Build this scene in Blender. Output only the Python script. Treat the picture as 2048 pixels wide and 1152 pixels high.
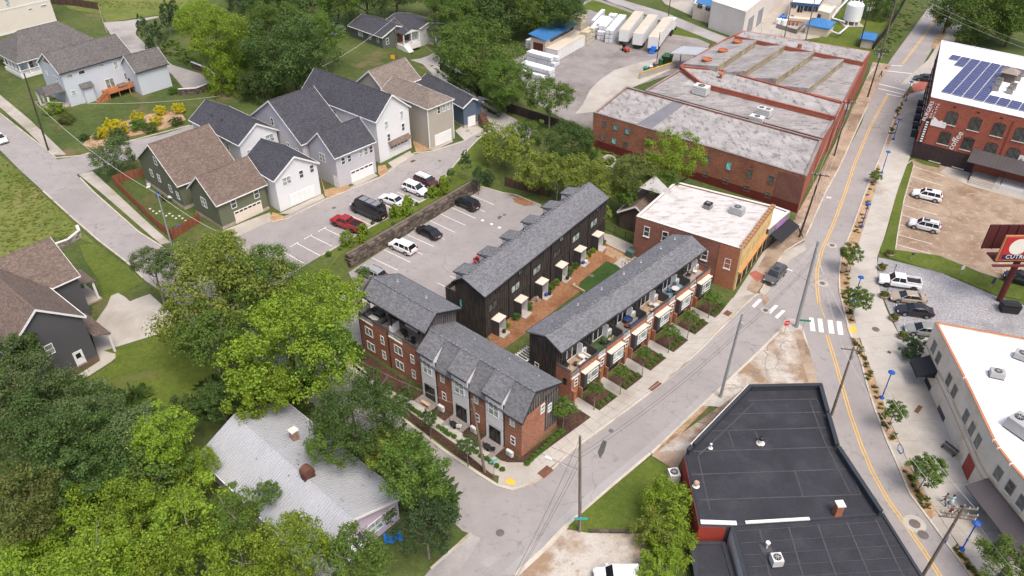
import bpy, bmesh, math, random
from mathutils import Vector, Matrix, noise
for o in list(bpy.data.objects): bpy.data.objects.remove(o)
SC = bpy.context.scene
COL = SC.collection
R = math.radians
rnd = random.Random(7)
CAM_H, PITCH, FPX = 68.0, 36.5, 1560.0
cam = bpy.data.cameras.new('camera'); cam.sensor_width = 36.0; cam.lens = FPX / 2048 * 36
cam.clip_start = 1.0; cam.clip_end = 3000
camo = bpy.data.objects.new('camera', cam); COL.objects.link(camo)
camo.location = (0, 0, CAM_H); camo.rotation_euler = (R(90 - PITCH), 0, 0)
SC.camera = camo
SUN_EL, SUN_AZ = 62.0, 150.0     # azimuth: clockwise from +Y
w = bpy.data.worlds.new('World'); SC.world = w; w.use_nodes = True
nt = w.node_tree; nt.nodes.clear()
sky = nt.nodes.new('ShaderNodeTexSky'); sky.sky_type = 'NISHITA'; sky.sun_disc = False
sky.sun_elevation = R(SUN_EL); sky.sun_rotation = R(SUN_AZ); sky.air_density = 1.0; sky.dust_density = 6.0; sky.ozone_density = 1.0
bg = nt.nodes.new('ShaderNodeBackground'); bg.inputs[1].default_value = 0.148
out = nt.nodes.new('ShaderNodeOutputWorld')
nt.links.new(sky.outputs[0], bg.inputs[0]); nt.links.new(bg.outputs[0], out.inputs[0])
sl = bpy.data.lights.new('sun', 'SUN'); sl.energy = 1.3; sl.angle = R(22); sl.color = (1.0, 0.95, 0.88)
so = bpy.data.objects.new('sun', sl); COL.objects.link(so)
so.rotation_euler = (R(90 - SUN_EL), 0, R(180 - SUN_AZ))
so.location = (0, 0, 120)
SC.view_settings.view_transform = 'Standard'; SC.view_settings.look = 'None'
SC.view_settings.gamma = 1.0; SC.view_settings.use_curve_mapping = False
SC.view_settings.exposure = 0.62
def cam_ray(px, py):
 t = R(PITCH)
 fw = Vector((0, math.cos(t), -math.sin(t))); up = Vector((0, math.sin(t), math.cos(t)))
 return fw * FPX + Vector((1, 0, 0)) * (px - 1024) - up * (py - 576)
def atz(px, py, z=0.0):
 d = cam_ray(px, py); t = (z - CAM_H) / d.z
 return Vector((0, 0, CAM_H)) + d * t
U = 2.0
W0, W1 = Vector((-24.9, 97.5)), Vector((-6.1, 121.3))
WD = (W1 - W0).normalized(); WN = Vector((-WD.y, WD.x)); WL = (W1 - W0).length
def th(x, y):
 """terrain height: an upper terrace behind the stone retaining wall"""
 p = Vector((x, y)) - W0
 t = p.dot(WD); s = p.dot(WN)
 over = max(0.0, -t, t - WL)
 wd = 0.5 + 0.75 * over
 k = min(1.0, max(0.0, (s - 0.1 + (0.35 * over)) / wd))
 k = k * k * (3 - 2 * k)
 f = min(1.0, max(0.0, (-2.0 - (x + 0.5 * (y - 150))) / 12.0))
 return U * k * f * f * (3 - 2 * f)
def at(px, py, off=0.0):
 z = 0.0
 for _ in range(14):
  p = atz(px, py, z + off); z = 0.5 * z + 0.5 * th(p.x, p.y)
 return Vector((p.x, p.y, z + off))
def at2(px, py):
 p = at(px, py); return (p.x, p.y)
def tag(o, label=None, cat=None, group=None, kind=None):
 if label: o['label'] = label
 if cat: o['category'] = cat
 if group: o['group'] = group
 if kind: o['kind'] = kind
 return o
def thing(name, label, cat, loc=(0, 0, 0), rot=0.0, group=None):
 o = bpy.data.objects.new(name, None); COL.objects.link(o)
 o.location = loc; o.rotation_euler = (0, 0, R(rot)); o.empty_display_size = .3
 return tag(o, label, cat, group)
def link(name, mesh, parent=None, loc=(0, 0, 0), rotz=0.0):
 o = bpy.data.objects.new(name, mesh); COL.objects.link(o)
 o.parent = parent; o.location = loc; o.rotation_euler = (0, 0, rotz)
 return o
def kids(o): return list(o.children)
def copy_tree(o, parent=None):
 c = o.copy(); COL.objects.link(c); c.parent = parent
 for ch in kids(o): copy_tree(ch, c)
 return c
class MB:
 def __init__(s): s.v = []; s.f = []
 def add(s, vs, fs):
  o = len(s.v); s.v += [tuple(v) for v in vs]; s.f += [[i + o for i in f] for f in fs]; return s
 def box(s, x0, x1, y0, y1, z0, z1):
  return s.add([(x0, y0, z0), (x1, y0, z0), (x1, y1, z0), (x0, y1, z0), (x0, y0, z1), (x1, y0, z1), (x1, y1, z1), (x0, y1, z1)],
      [(0, 3, 2, 1), (4, 5, 6, 7), (0, 1, 5, 4), (1, 2, 6, 5), (2, 3, 7, 6), (3, 0, 4, 7)])
 def cbox(s, c, d, rz=0.0):
  x, y, z = d[0] / 2, d[1] / 2, d[2] / 2; cs, sn = math.cos(rz), math.sin(rz)
  vs = []
  for sz in (-z, z):
   for a, b in ((-x, -y), (x, -y), (x, y), (-x, y)): vs.append((c[0] + cs * a - sn * b, c[1] + sn * a + cs * b, c[2] + sz))
  return s.add(vs, [(0, 3, 2, 1), (4, 5, 6, 7), (0, 1, 5, 4), (1, 2, 6, 5), (2, 3, 7, 6), (3, 0, 4, 7)])
 def prism(s, poly, z0, z1):
  n = len(poly); ar = sum(poly[i][0] * poly[(i + 1) % n][1] - poly[(i + 1) % n][0] * poly[i][1] for i in range(n))
  if ar < 0: poly = poly[::-1]
  vs = [(p[0], p[1], z0) for p in poly] + [(p[0], p[1], z1) for p in poly]
  return s.add(vs, [list(range(n))[::-1], list(range(n, 2 * n))] + [(i, (i + 1) % n, n + (i + 1) % n, n + i) for i in range(n)])
 def walls(s, poly, z0, z1, t=0.0):
  n = len(poly)
  return s.add([(p[0], p[1], z0) for p in poly] + [(p[0], p[1], z1) for p in poly], [(i, (i + 1) % n, n + (i + 1) % n, n + i) for i in range(n)])
 def poly(s, pts): return s.add(pts, [list(range(len(pts)))])
 def slab(s, pts, t):
  n = len(pts); lo = [(p[0], p[1], p[2] - t) for p in pts]
  return s.add(list(pts) + lo, [list(range(n)), list(range(n, 2 * n))[::-1]] + [(i, n + i, n + (i + 1) % n, (i + 1) % n) for i in range(n)])
 def cyl(s, p0, p1, r0, r1=None, n=8, caps=True):
  r1 = r0 if r1 is None else r1; p0, p1 = Vector(p0), Vector(p1); d = (p1 - p0)
  if d.length < 1e-6: return s
  d.normalize(); a = d.orthogonal().normalized(); b = d.cross(a); vs = []
  for p, r in ((p0, r0), (p1, r1)):
   for i in range(n):
    q = 2 * math.pi * i / n; vs.append(p + a * (r * math.cos(q)) + b * (r * math.sin(q)))
  fs = [(i, (i + 1) % n, n + (i + 1) % n, n + i) for i in range(n)]
  if caps: fs += [list(range(n))[::-1], list(range(n, 2 * n))]
  return s.add(vs, fs)
 def tube(s, pts, r, n=4):
  for a, b in zip(pts[:-1], pts[1:]): s.cyl(a, b, r, r, n, False)
  return s
 def lathe(s, prof, c=(0, 0, 0), n=12):
  vs = []; m = len(prof)
  for i in range(n):
   q = 2 * math.pi * i / n
   for r, z in prof: vs.append((c[0] + r * math.cos(q), c[1] + r * math.sin(q), c[2] + z))
  fs = []
  for i in range(n):
   j = (i + 1) % n
   for k in range(m - 1): fs.append((i * m + k, j * m + k, j * m + k + 1, i * m + k + 1))
  fs.append([i * m + m - 1 for i in range(n)]); fs.append([i * m for i in range(n)][::-1])
  return s.add(vs, fs)
 def mesh(s, name, mat, smooth=False):
  me = bpy.data.meshes.new(name); me.from_pydata(s.v, [], s.f)
  uv = me.uv_layers.new(name='UVMap').data
  for p in me.polygons:
   n = p.normal
   if abs(n.z) > 0.985: tu, tv = Vector((1, 0, 0)), Vector((0, 1, 0))
   else:
    tu = Vector((-n.y, n.x, 0)).normalized(); tv = n.cross(tu)
   for li in p.loop_indices:
    co = me.vertices[me.loops[li].vertex_index].co
    uv[li].uv = (co.dot(tu), co.dot(tv))
  if smooth:
   for p in me.polygons: p.use_smooth = True
  if mat: me.materials.append(mat)
  return me
 def build(s, name, mat, parent=None, loc=(0, 0, 0), rot=0.0, smooth=False):
  return link(name, s.mesh(name, mat, smooth), parent, loc, R(rot))
def node(nt, t, **k):
 n = nt.nodes.new(t)
 for a, b in k.items():
  if a.startswith('i_'): n.inputs[int(a[2:]) if a[2:].isdigit() else a[2:]].default_value = b
  else: setattr(n, a, b)
 return n
def L(nt, a, b): nt.links.new(a, b)
def c4(c, k=1.0): return (max(0, min(1, c[0] * k)), max(0, min(1, c[1] * k)), max(0, min(1, c[2] * k)), 1)
def mixc(nt, f, a, b, mode='MIX'):
 m = node(nt, 'ShaderNodeMix', data_type='RGBA', blend_type=mode, clamp_result=False)
 for s, v in ((0, f), (6, a), (7, b)):
  if hasattr(v, 'is_output') or isinstance(v, bpy.types.NodeSocket): L(nt, v, m.inputs[s])
  else: m.inputs[s].default_value = v
 return m.outputs[2]
def noise_f(nt, vec, scale, detail=4, lo=.35, hi=.65, rough=.55, sx=None):
 if sx:
  mp = node(nt, 'ShaderNodeMapping'); mp.inputs['Scale'].default_value = sx; L(nt, vec, mp.inputs[0]); vec = mp.outputs[0]
 n = node(nt, 'ShaderNodeTexNoise'); n.inputs['Scale'].default_value = scale; n.inputs['Detail'].default_value = detail; n.inputs['Roughness'].default_value = rough
 L(nt, vec, n.inputs['Vector'])
 mr = node(nt, 'ShaderNodeMapRange'); mr.inputs[1].default_value = lo; mr.inputs[2].default_value = hi
 L(nt, n.outputs[0], mr.inputs[0]); return mr.outputs[0]
MATS = {}
def M(name, col, rough=.8, var=.12, scale=1.5, kind='plain', col2=None, coord='Object', metal=0.0, bump=0.0, stain=None, stain_s=.12, stain_lo=.5, stain_hi=.62, streak=None, fine=9.0, spec=.3):
 if name in MATS: return MATS[name]
 m = bpy.data.materials.new(name); m.use_nodes = True; nt = m.node_tree; nt.nodes.clear()
 tc = node(nt, 'ShaderNodeTexCoord'); ob = tc.outputs['Object']; uv = tc.outputs['UV']
 col2 = col2 or col
 f1 = noise_f(nt, ob, fine, 3); f2 = noise_f(nt, ob, scale * .22, 4)
 if kind == 'brick' or kind == 'shingle':
  b = node(nt, 'ShaderNodeTexBrick'); L(nt, uv, b.inputs['Vector'])
  b.inputs['Scale'].default_value = 1.0
  if kind == 'brick':
   b.inputs['Brick Width'].default_value = .24; b.inputs['Row Height'].default_value = .08; b.inputs['Mortar Size'].default_value = .008
   b.inputs['Color1'].default_value = c4(col, .78); b.inputs['Color2'].default_value = c4(col2, 1.2); b.inputs['Mortar'].default_value = c4((.25, .17, .135))
  else:
   b.inputs['Brick Width'].default_value = .34; b.inputs['Row Height'].default_value = .18; b.inputs['Mortar Size'].default_value = .014; b.offset = .37
   b.inputs['Color1'].default_value = c4(col, .74); b.inputs['Color2'].default_value = c4(col2, 1.28); b.inputs['Mortar'].default_value = c4(col, .6)
  base = b.outputs[0]
  f1 = noise_f(nt, uv, 5.0, 3, sx=(1, 2.2, 1)); var = var * .55 if kind == 'shingle' else var
 elif kind == 'lap':
  sp = node(nt, 'ShaderNodeSeparateXYZ'); L(nt, uv, sp.inputs[0])
  mm = node(nt, 'ShaderNodeMath', operation='MULTIPLY'); mm.inputs[1].default_value = 1 / .2; L(nt, sp.outputs[1], mm.inputs[0])
  fr = node(nt, 'ShaderNodeMath', operation='FRACT'); L(nt, mm.outputs[0], fr.inputs[0])
  ls = node(nt, 'ShaderNodeMath', operation='LESS_THAN'); ls.inputs[1].default_value = .16; L(nt, fr.outputs[0], ls.inputs[0])
  base = mixc(nt, ls.outputs[0], c4(col), c4(col, .72))
 elif kind == 'wood':
  base = mixc(nt, noise_f(nt, ob, 1.0, 5, sx=(6, 6, .6)), c4(col, .75), c4(col2, 1.25))
 else:
  base = mixc(nt, f2, c4(col), c4(col2))
 lo, hi = 1 - var, 1 + var
 base = mixc(nt, 1.0, base, mixc(nt, f1, (lo, lo, lo, 1), (hi, hi, hi, 1)), 'MULTIPLY')
 base = mixc(nt, 1.0, base, mixc(nt, f2, (1 - var * .8,) * 3 + (1,), (1 + var * .6,) * 3 + (1,)), 'MULTIPLY')
 if stain:
  sf = noise_f(nt, ob, stain_s, 8, stain_lo, stain_hi, .68, sx=streak)
  base = mixc(nt, sf, base, c4(stain))
 bs = node(nt, 'ShaderNodeBsdfPrincipled'); L(nt, base, bs.inputs['Base Color'])
 bs.inputs['Roughness'].default_value = rough; bs.inputs['Metallic'].default_value = metal
 bs.inputs['Specular IOR Level'].default_value = spec
 if bump:
  bp = node(nt, 'ShaderNodeBump'); bp.inputs['Strength'].default_value = bump; bp.inputs['Distance'].default_value = .1
  L(nt, f1, bp.inputs['Height']); L(nt, bp.outputs[0], bs.inputs['Normal'])
 o = node(nt, 'ShaderNodeOutputMaterial'); L(nt, bs.outputs[0], o.inputs[0])
 MATS[name] = m; return m
def ground_mat(name, col, col2, dirt=None, crack=0.0, grain=.10, s1=.08, s2=.5, dirt_s=.06, dirt_lo=.52, dirt_hi=.66, rough=.92, streak=None, patch=None):
 """worn paving or turf: broad tone drift, fine grain, blotches of dirt, hairline cracks"""
 m = bpy.data.materials.new(name); m.use_nodes = True; nt = m.node_tree; nt.nodes.clear()
 tc = node(nt, 'ShaderNodeTexCoord'); ob = tc.outputs['Object']
 base = mixc(nt, noise_f(nt, ob, s1, 6, .38, .62, .6), c4(col), c4(col2))
 g1 = noise_f(nt, ob, s2, 6, .3, .7, .7)
 base = mixc(nt, 1.0, base, mixc(nt, g1, (1 - grain,) * 3 + (1,), (1 + grain,) * 3 + (1,)), 'MULTIPLY')
 g2 = noise_f(nt, ob, 6.0, 3, .3, .7)
 base = mixc(nt, 1.0, base, mixc(nt, g2, (1 - grain * .8,) * 3 + (1,), (1 + grain * .8,) * 3 + (1,)), 'MULTIPLY')
 if dirt: base = mixc(nt, noise_f(nt, ob, dirt_s, 9, dirt_lo, dirt_hi, .66, sx=streak), base, c4(dirt))
 if patch: base = mixc(nt, noise_f(nt, ob, .9, 8, .56, .66, .7), base, c4(patch))
 if crack:
  v = node(nt, 'ShaderNodeTexVoronoi', feature='DISTANCE_TO_EDGE'); v.inputs['Scale'].default_value = .16
  wn = node(nt, 'ShaderNodeTexNoise'); wn.inputs['Scale'].default_value = .6; wn.inputs['Detail'].default_value = 5; L(nt, ob, wn.inputs['Vector'])
  va = node(nt, 'ShaderNodeVectorMath', operation='MULTIPLY_ADD'); L(nt, wn.outputs[1], va.inputs[0]); va.inputs[1].default_value = (2.5, 2.5, 0); L(nt, ob, va.inputs[2])
  L(nt, va.outputs[0], v.inputs['Vector'])
  ls = node(nt, 'ShaderNodeMath', operation='LESS_THAN'); ls.inputs[1].default_value = .009; L(nt, v.outputs[0], ls.inputs[0])
  mk = node(nt, 'ShaderNodeMath', operation='MULTIPLY'); L(nt, ls.outputs[0], mk.inputs[0]); L(nt, noise_f(nt, ob, .05, 2, .42, .6), mk.inputs[1])
  mu = node(nt, 'ShaderNodeMath', operation='MULTIPLY'); mu.inputs[1].default_value = crack; L(nt, mk.outputs[0], mu.inputs[0])
  base = mixc(nt, mu.outputs[0], base, c4(col, .45))
 bs = node(nt, 'ShaderNodeBsdfPrincipled'); L(nt, base, bs.inputs['Base Color']); bs.inputs['Roughness'].default_value = rough; bs.inputs['Specular IOR Level'].default_value = .2
 bp = node(nt, 'ShaderNodeBump'); bp.inputs['Strength'].default_value = .25; bp.inputs['Distance'].default_value = .06; L(nt, g2, bp.inputs['Height']); L(nt, bp.outputs[0], bs.inputs['Normal'])
 o = node(nt, 'ShaderNodeOutputMaterial'); L(nt, bs.outputs[0], o.inputs[0]); MATS[name] = m; return m
def glass(name, col, rough=.08):
 if name in MATS: return MATS[name]
 m = bpy.data.materials.new(name); m.use_nodes = True; nt = m.node_tree
 bs = nt.nodes['Principled BSDF']; bs.inputs['Roughness'].default_value = rough; bs.inputs['Specular IOR Level'].default_value = .6
 tc = node(nt, 'ShaderNodeTexCoord'); oi = node(nt, 'ShaderNodeObjectInfo')
 f = noise_f(nt, tc.outputs['Object'], 1.2, 2)
 b = mixc(nt, f, c4(col, .6), c4(col, 1.3)); b = mixc(nt, oi.outputs['Random'], mixc(nt, 1.0, b, (.65, .65, .65, 1), 'MULTIPLY'), mixc(nt, 1.0, b, (1.5, 1.5, 1.5, 1), 'MULTIPLY'))
 L(nt, b, bs.inputs['Base Color']); MATS[name] = m; return m
def paint(name, col, rough=.3, coat=.4, metal=0.0):
 if name in MATS: return MATS[name]
 m = bpy.data.materials.new(name); m.use_nodes = True; nt = m.node_tree
 bs = nt.nodes['Principled BSDF']; bs.inputs['Roughness'].default_value = rough; bs.inputs['Metallic'].default_value = metal; bs.inputs['Coat Weight'].default_value = coat; bs.inputs['Coat Roughness'].default_value = .06
 tc = node(nt, 'ShaderNodeTexCoord')
 L(nt, mixc(nt, noise_f(nt, tc.outputs['Object'], 2.0, 3), c4(col, .93), c4(col, 1.05)), bs.inputs['Base Color']); MATS[name] = m; return m
def leaf_mat(name, dark, mid, light, trans=.25):
 if name in MATS: return MATS[name]
 m = bpy.data.materials.new(name); m.use_nodes = True; nt = m.node_tree; nt.nodes.clear()
 ge = node(nt, 'ShaderNodeNewGeometry'); oi = node(nt, 'ShaderNodeObjectInfo'); tc = node(nt, 'ShaderNodeTexCoord')
 b = mixc(nt, ge.outputs['Random Per Island'], c4(dark), c4(light)); cl = noise_f(nt, tc.outputs['Object'], .42, 4, .36, .64)
 b = mixc(nt, .45, b, mixc(nt, cl, c4(dark), c4(mid)))
 hs = node(nt, 'ShaderNodeHueSaturation'); L(nt, b, hs.inputs['Color'])
 for s, a, c in ((0, .494, .508), (2, .85, 1.15)):
  mr = node(nt, 'ShaderNodeMapRange'); mr.inputs[3].default_value = a; mr.inputs[4].default_value = c; L(nt, oi.outputs['Random'], mr.inputs[0]); L(nt, mr.outputs[0], hs.inputs[s])
 d = node(nt, 'ShaderNodeBsdfPrincipled'); L(nt, hs.outputs[0], d.inputs['Base Color']); d.inputs['Roughness'].default_value = .55; d.inputs['Specular IOR Level'].default_value = .25
 t = node(nt, 'ShaderNodeBsdfTranslucent'); L(nt, mixc(nt, 1.0, hs.outputs[0], (1.2, 1.25, .5, 1), 'MULTIPLY'), t.inputs[0])
 mx = node(nt, 'ShaderNodeMixShader'); mx.inputs[0].default_value = trans; L(nt, d.outputs[0], mx.inputs[1]); L(nt, t.outputs[0], mx.inputs[2])
 o = node(nt, 'ShaderNodeOutputMaterial'); L(nt, mx.outputs[0], o.inputs[0]); MATS[name] = m; return m
# ================================================================ the setting: ground, roads, pavements
def grid_cut(bm, step):
 xs = [v.co.x for v in bm.verts]; ys = [v.co.y for v in bm.verts]
 for ax, lo, hi in ((0, min(xs), max(xs)), (1, min(ys), max(ys))):
  k = math.floor(lo / step) + 1
  while k * step < hi:
   co = Vector((0, 0, 0)); no = Vector((0, 0, 0)); co[ax] = k * step + .013; no[ax] = 1
   bmesh.ops.bisect_plane(bm, geom=bm.verts[:] + bm.edges[:] + bm.faces[:], plane_co=co, plane_no=no); k += 1
def sheet(name, px, mat, off=.02, world=False, step=2.5, thick=0.0, kind='structure', parent=None):
 """a paved or planted area that follows the terrain; corners given as points seen on the ground"""
 pts = [Vector((p[0], p[1], 0)) if world else at(*p) for p in px]
 hs = [th(p.x, p.y) for p in pts]; cx = sum(p.x for p in pts) / len(pts); cy = sum(p.y for p in pts) / len(pts)
 hs.append(th(cx, cy))
 bm = bmesh.new(); f = bm.faces.new([bm.verts.new((p.x, p.y, 0)) for p in pts]); f.normal_update()
 if f.normal.z < 0: f.normal_flip()
 bmesh.ops.triangulate(bm, faces=bm.faces[:])
 if max(hs) - min(hs) > .02: grid_cut(bm, step)
 for v in bm.verts: v.co.z = th(v.co.x, v.co.y) + off
 if thick:
  ex = bmesh.ops.extrude_face_region(bm, geom=bm.faces[:])
  lo = [g for g in ex['geom'] if isinstance(g, bmesh.types.BMVert)]
  for v in lo: v.co.z += thick
  bmesh.ops.recalc_face_normals(bm, faces=bm.faces[:])
 me = bpy.data.meshes.new(name); bm.to_mesh(me); bm.free(); me.materials.append(mat)
 o = link(name, me, parent)
 if not parent: tag(o, kind=kind)
 return o
G = {}
G['grass'] = ground_mat('grass', (.052, .078, .020), (.085, .105, .030), dirt=(.17, .12, .07), grain=.28, s1=.06, s2=1.2, dirt_s=.11, dirt_lo=.56, dirt_hi=.72)
G['meadow'] = ground_mat('meadow', (.10, .135, .028), (.15, .165, .045), dirt=(.22, .18, .085), grain=.25, s1=.10, s2=1.0, dirt_s=.12, dirt_lo=.56, dirt_hi=.70)
G['lawn'] = ground_mat('lawn', (.070, .100, .015), (.100, .130, .022), grain=.22, s1=.14, s2=1.6, dirt=(.12, .115, .045), dirt_s=.2, dirt_lo=.55, dirt_hi=.75)
G['turf'] = ground_mat('turf', (.028, .062, .014), (.040, .078, .020), grain=.25, s1=.3, s2=2.0)
G['asphalt'] = ground_mat('asphalt', (.262, .242, .236), (.315, .293, .285), dirt=(.205, .188, .180), crack=.35, patch=(.225, .207, .20), grain=.07, s1=.05, s2=.35, dirt_s=.05, dirt_lo=.54, dirt_hi=.75)
G['old_asphalt'] = ground_mat('old_asphalt', (.29, .27, .26), (.345, .325, .31), dirt=(.22, .20, .19), crack=.5, grain=.10, s1=.07, s2=.5, dirt_s=.09)
G['grey_road'] = ground_mat('grey_road', (.29, .275, .27), (.34, .325, .32), dirt=(.235, .22, .215), crack=.3, grain=.06, s1=.05, s2=.3)
G['concrete'] = ground_mat('concrete', (.35, .32, .28), (.41, .38, .34), dirt=(.28, .245, .205), grain=.07, s1=.12, s2=.6, dirt_s=.1)
G['white_concrete'] = ground_mat('white_concrete', (.37, .342, .305), (.435, .407, .37), dirt=(.295, .265, .225), grain=.06, s1=.1, s2=.5, dirt_s=.08)
G['brown_concrete'] = ground_mat('brown_concrete', (.265, .195, .14), (.35, .275, .205), dirt=(.215, .145, .098), crack=.3, grain=.16, s1=.10, s2=.45, dirt_s=.16, dirt_lo=.46, dirt_hi=.62, patch=(.40, .32, .24))
G['yard'] = ground_mat('yard', (.225, .207, .20), (.275, .253, .243), dirt=(.165, .147, .14), grain=.10, s1=.05, s2=.4, dirt_s=.07, dirt_lo=.48, dirt_hi=.62)
G['gravel'] = ground_mat('gravel', (.245, .242, .252), (.315, .308, .318), dirt=(.20, .195, .20), grain=.30, s1=.12, s2=3.0, dirt_s=.14)
G['mulch'] = ground_mat('mulch', (.055, .030, .022), (.080, .045, .032), grain=.35, s1=.4, s2=3)
G['bark'] = ground_mat('bark', (.215, .105, .055), (.27, .14, .075), grain=.28, s1=.25, s2=2.5, dirt=(.17, .075, .035), dirt_s=.3)
G['straw'] = ground_mat('straw', (.31, .195, .105), (.38, .255, .145), grain=.3, s1=.4, s2=2.5)
G['dirt'] = ground_mat('dirt', (.33, .215, .13), (.42, .29, .185), grain=.25, s1=.25, s2=1.8, patch=(.10, .115, .04), dirt=(.24, .14, .08), dirt_s=.3)
G['brown_walk'] = ground_mat('brown_walk', (.30, .225, .165), (.37, .285, .215), dirt=(.20, .14, .10), crack=.7, grain=.14, s1=.15, s2=.6, dirt_s=.16, dirt_lo=.48, dirt_hi=.64)
G['kerb'] = ground_mat('kerb', (.44, .40, .34), (.50, .455, .39), dirt=(.31, .25, .18), grain=.12, s1=.3, s2=1.0, dirt_s=.25)
G['white_paint'] = ground_mat('white_paint', (.72, .71, .69), (.66, .65, .63), grain=.05, s1=.5, s2=2, dirt=(.30, .28, .27), dirt_s=.9, dirt_lo=.60, dirt_hi=.72)
G['yellow_paint'] = ground_mat('yellow_paint', (.74, .44, .06), (.66, .38, .05), grain=.06, s1=.4, s2=2, dirt=(.32, .26, .16), dirt_s=.9, dirt_lo=.62, dirt_hi=.75)
G['paver'] = ground_mat('paver', (.30, .10, .075), (.36, .13, .095), grain=.15, s1=.4, s2=2)
G['tar'] = ground_mat('tar', (.07, .066, .066), (.10, .095, .095), grain=.15, s1=.4, s2=2)
G['broken'] = ground_mat('broken', (.40, .365, .32), (.47, .435, .39), dirt=(.27, .185, .12), crack=.9, grain=.14, s1=.15, s2=.7, dirt_s=.17, dirt_lo=.47, dirt_hi=.60, patch=(.30, .24, .19))
def ground_sheet():
 xs = [-1500, -900, -500, -320, -220]; x = -170
 while x <= 170: xs.append(x); x += 0.6 if -30 <= x <= 0 else 2.0
 xs += [220, 320, 500, 900, 1500]
 ys = [-600, -200, -60]; y = 10
 while y <= 260: ys.append(y); y += 0.6 if 94 <= y <= 126 else 2.0
 ys += [300, 380, 520, 800, 1300, 2200]
 vs = [(a, b, th(a, b) - .02) for b in ys for a in xs]; n = len(xs)
 fs = [(j * n + i, j * n + i + 1, (j + 1) * n + i + 1, (j + 1) * n + i) for j in range(len(ys) - 1) for i in range(n - 1)]
 mb = MB(); mb.v = vs; mb.f = fs
 tag(mb.build('ground', G['grass'], smooth=True), kind='structure')
ground_sheet()
rl = [(1868, 0), (1783, 117), (1763, 150), (1737, 205), (1723, 247), (1679, 333), (1651, 384), (1622, 450), (1608, 484), (1571, 502), (1552, 529), (1520, 585), (1480, 622), (1394, 709), (1304, 785), (1224, 845), (1147, 901), (1102, 941), (1067, 968), (1024, 980), (992, 971), (959, 950), (892, 905), (795, 831), (720, 775), (655, 722), (560, 655), (450, 580), (317, 487), (277, 464), (187, 384), (160, 358), (153, 349), (110, 316), (93, 300), (0, 227), (-60, 185)]
rr = [(-60, 250), (0, 300), (43, 343), (87, 383), (143, 434), (197, 481), (253, 524), (290, 561), (380, 625), (480, 695), (590, 780), (700, 868), (800, 950), (880, 1020), (925, 1062), (942, 1068), (860, 1140), (830, 1175), (1010, 1175), (1034, 1148), (1091, 1095), (1134, 1051), (1157, 1025), (1224, 968), (1301, 905), (1357, 851), (1434, 778), (1491, 726), (1525, 693), (1558, 662), (1571, 637), (1590, 640), (1604, 657), (1616, 697), (1633, 768), (1661, 831), (1679, 891), (1722, 965), (1766, 1035), (1843, 1148), (1860, 1175), (1955, 1175), (1939, 1152), (1903, 1101), (1859, 1041), (1819, 988), (1796, 933), (1774, 883), (1749, 818), (1733, 768), (1723, 727), (1703, 677), (1693, 641), (1679, 584), (1678, 544), (1683, 511), (1703, 461), (1731, 384), (1766, 300), (1803, 197), (1825, 165), (1880, 160), (1900, 110), (1845, 130), (1875, 80), (1910, 15), (1918, -10)]
sheet('road', rl + rr, G['asphalt'], .02)
sheet('side_road', [(110, 320), (160, 312), (250, 285), (330, 268), (400, 245), (420, 258), (330, 288), (267, 317), (200, 335), (167, 347), (153, 349), (112, 330)], G['asphalt'], .03)
sheet('back_road', [(880, 100), (905, 118), (925, 150), (955, 196), (1012, 228), (1075, 262), (1060, 290), (985, 268), (925, 225), (885, 170), (845, 128), (820, 120)], G['old_asphalt'], .03)
sheet('far_road', [(1180, -30), (1245, 0), (1330, 25), (1420, 62), (1480, 85), (1560, 115), (1545, 125), (1440, 88), (1340, 48), (1250, 14), (1130, -22)], G['grey_road'], .03)
sheet('top_lane', [(205, 45), (250, 42), (310, 33), (330, 32), (275, 45), (272, 70), (300, 98), (345, 130), (425, 155), (430, 165), (372, 183), (345, 150), (320, 128), (250, 100), (222, 70), (212, 55)], G['old_asphalt'], .03)
sheet('upper_parking_lot', [(512, 600), (565, 562), (642, 512), (682, 489), (742, 454), (855, 397), (892, 353), (915, 323), (979, 263), (995, 250), (974, 243), (929, 280), (865, 300), (825, 310), (779, 337), (759, 353), (709, 370), (660, 392), (580, 428), (545, 442), (470, 476), (440, 500)], G['asphalt'], .03)
sheet('lower_parking_lot', [(697, 545), (955, 378), (964, 374), (1005, 386), (1050, 400), (1082, 412), (1110, 425), (1010, 520), (930, 600), (850, 640), (770, 610), (720, 590)], G['asphalt'], .03)
sheet('driveway', [(720, 590), (745, 580), (770, 610), (740, 640), (735, 690), (725, 712), (700, 700), (690, 712), (735, 745), (715, 770), (655, 722), (620, 700), (640, 640), (690, 585)], G['concrete'], .045)
sheet('house_driveway', [(300, 588), (345, 630), (338, 662), (208, 702), (231, 708), (231, 716), (222, 724), (150, 770), (128, 790), (118, 775), (200, 722), (180, 660), (214, 612), (222, 592), (236, 586), (250, 594), (260, 603), (274, 597)], G['white_concrete'], .035)
sheet('olive_house_driveway', [(445, 462), (470, 476), (545, 442), (540, 425), (500, 440)], G['concrete'], .045)
sheet('garage_apron', [(558, 428), (580, 428), (650, 396), (645, 388)], G['concrete'], .045)
sheet('garage_apron', [(700, 366), (712, 372), (756, 352), (748, 346)], G['concrete'], .045)
sheet('garage_apron', [(776, 326), (786, 336), (828, 312), (820, 302)], G['concrete'], .045)
sheet('garage_apron', [(860, 298), (866, 302), (906, 284), (904, 278)], G['concrete'], .045)
sheet('blue_house_driveway', [(910, 262), (930, 282), (975, 262), (990, 240), (960, 238), (925, 252)], G['white_concrete'], .045)
sheet('straw_bed', [(545, 425), (556, 428), (575, 436), (570, 440), (548, 446), (540, 436)], G['straw'], .06)
sheet('straw_bed', [(650, 392), (660, 396), (680, 388), (700, 378), (695, 368), (680, 372), (650, 380), (640, 350)], G['straw'], .06)
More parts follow.
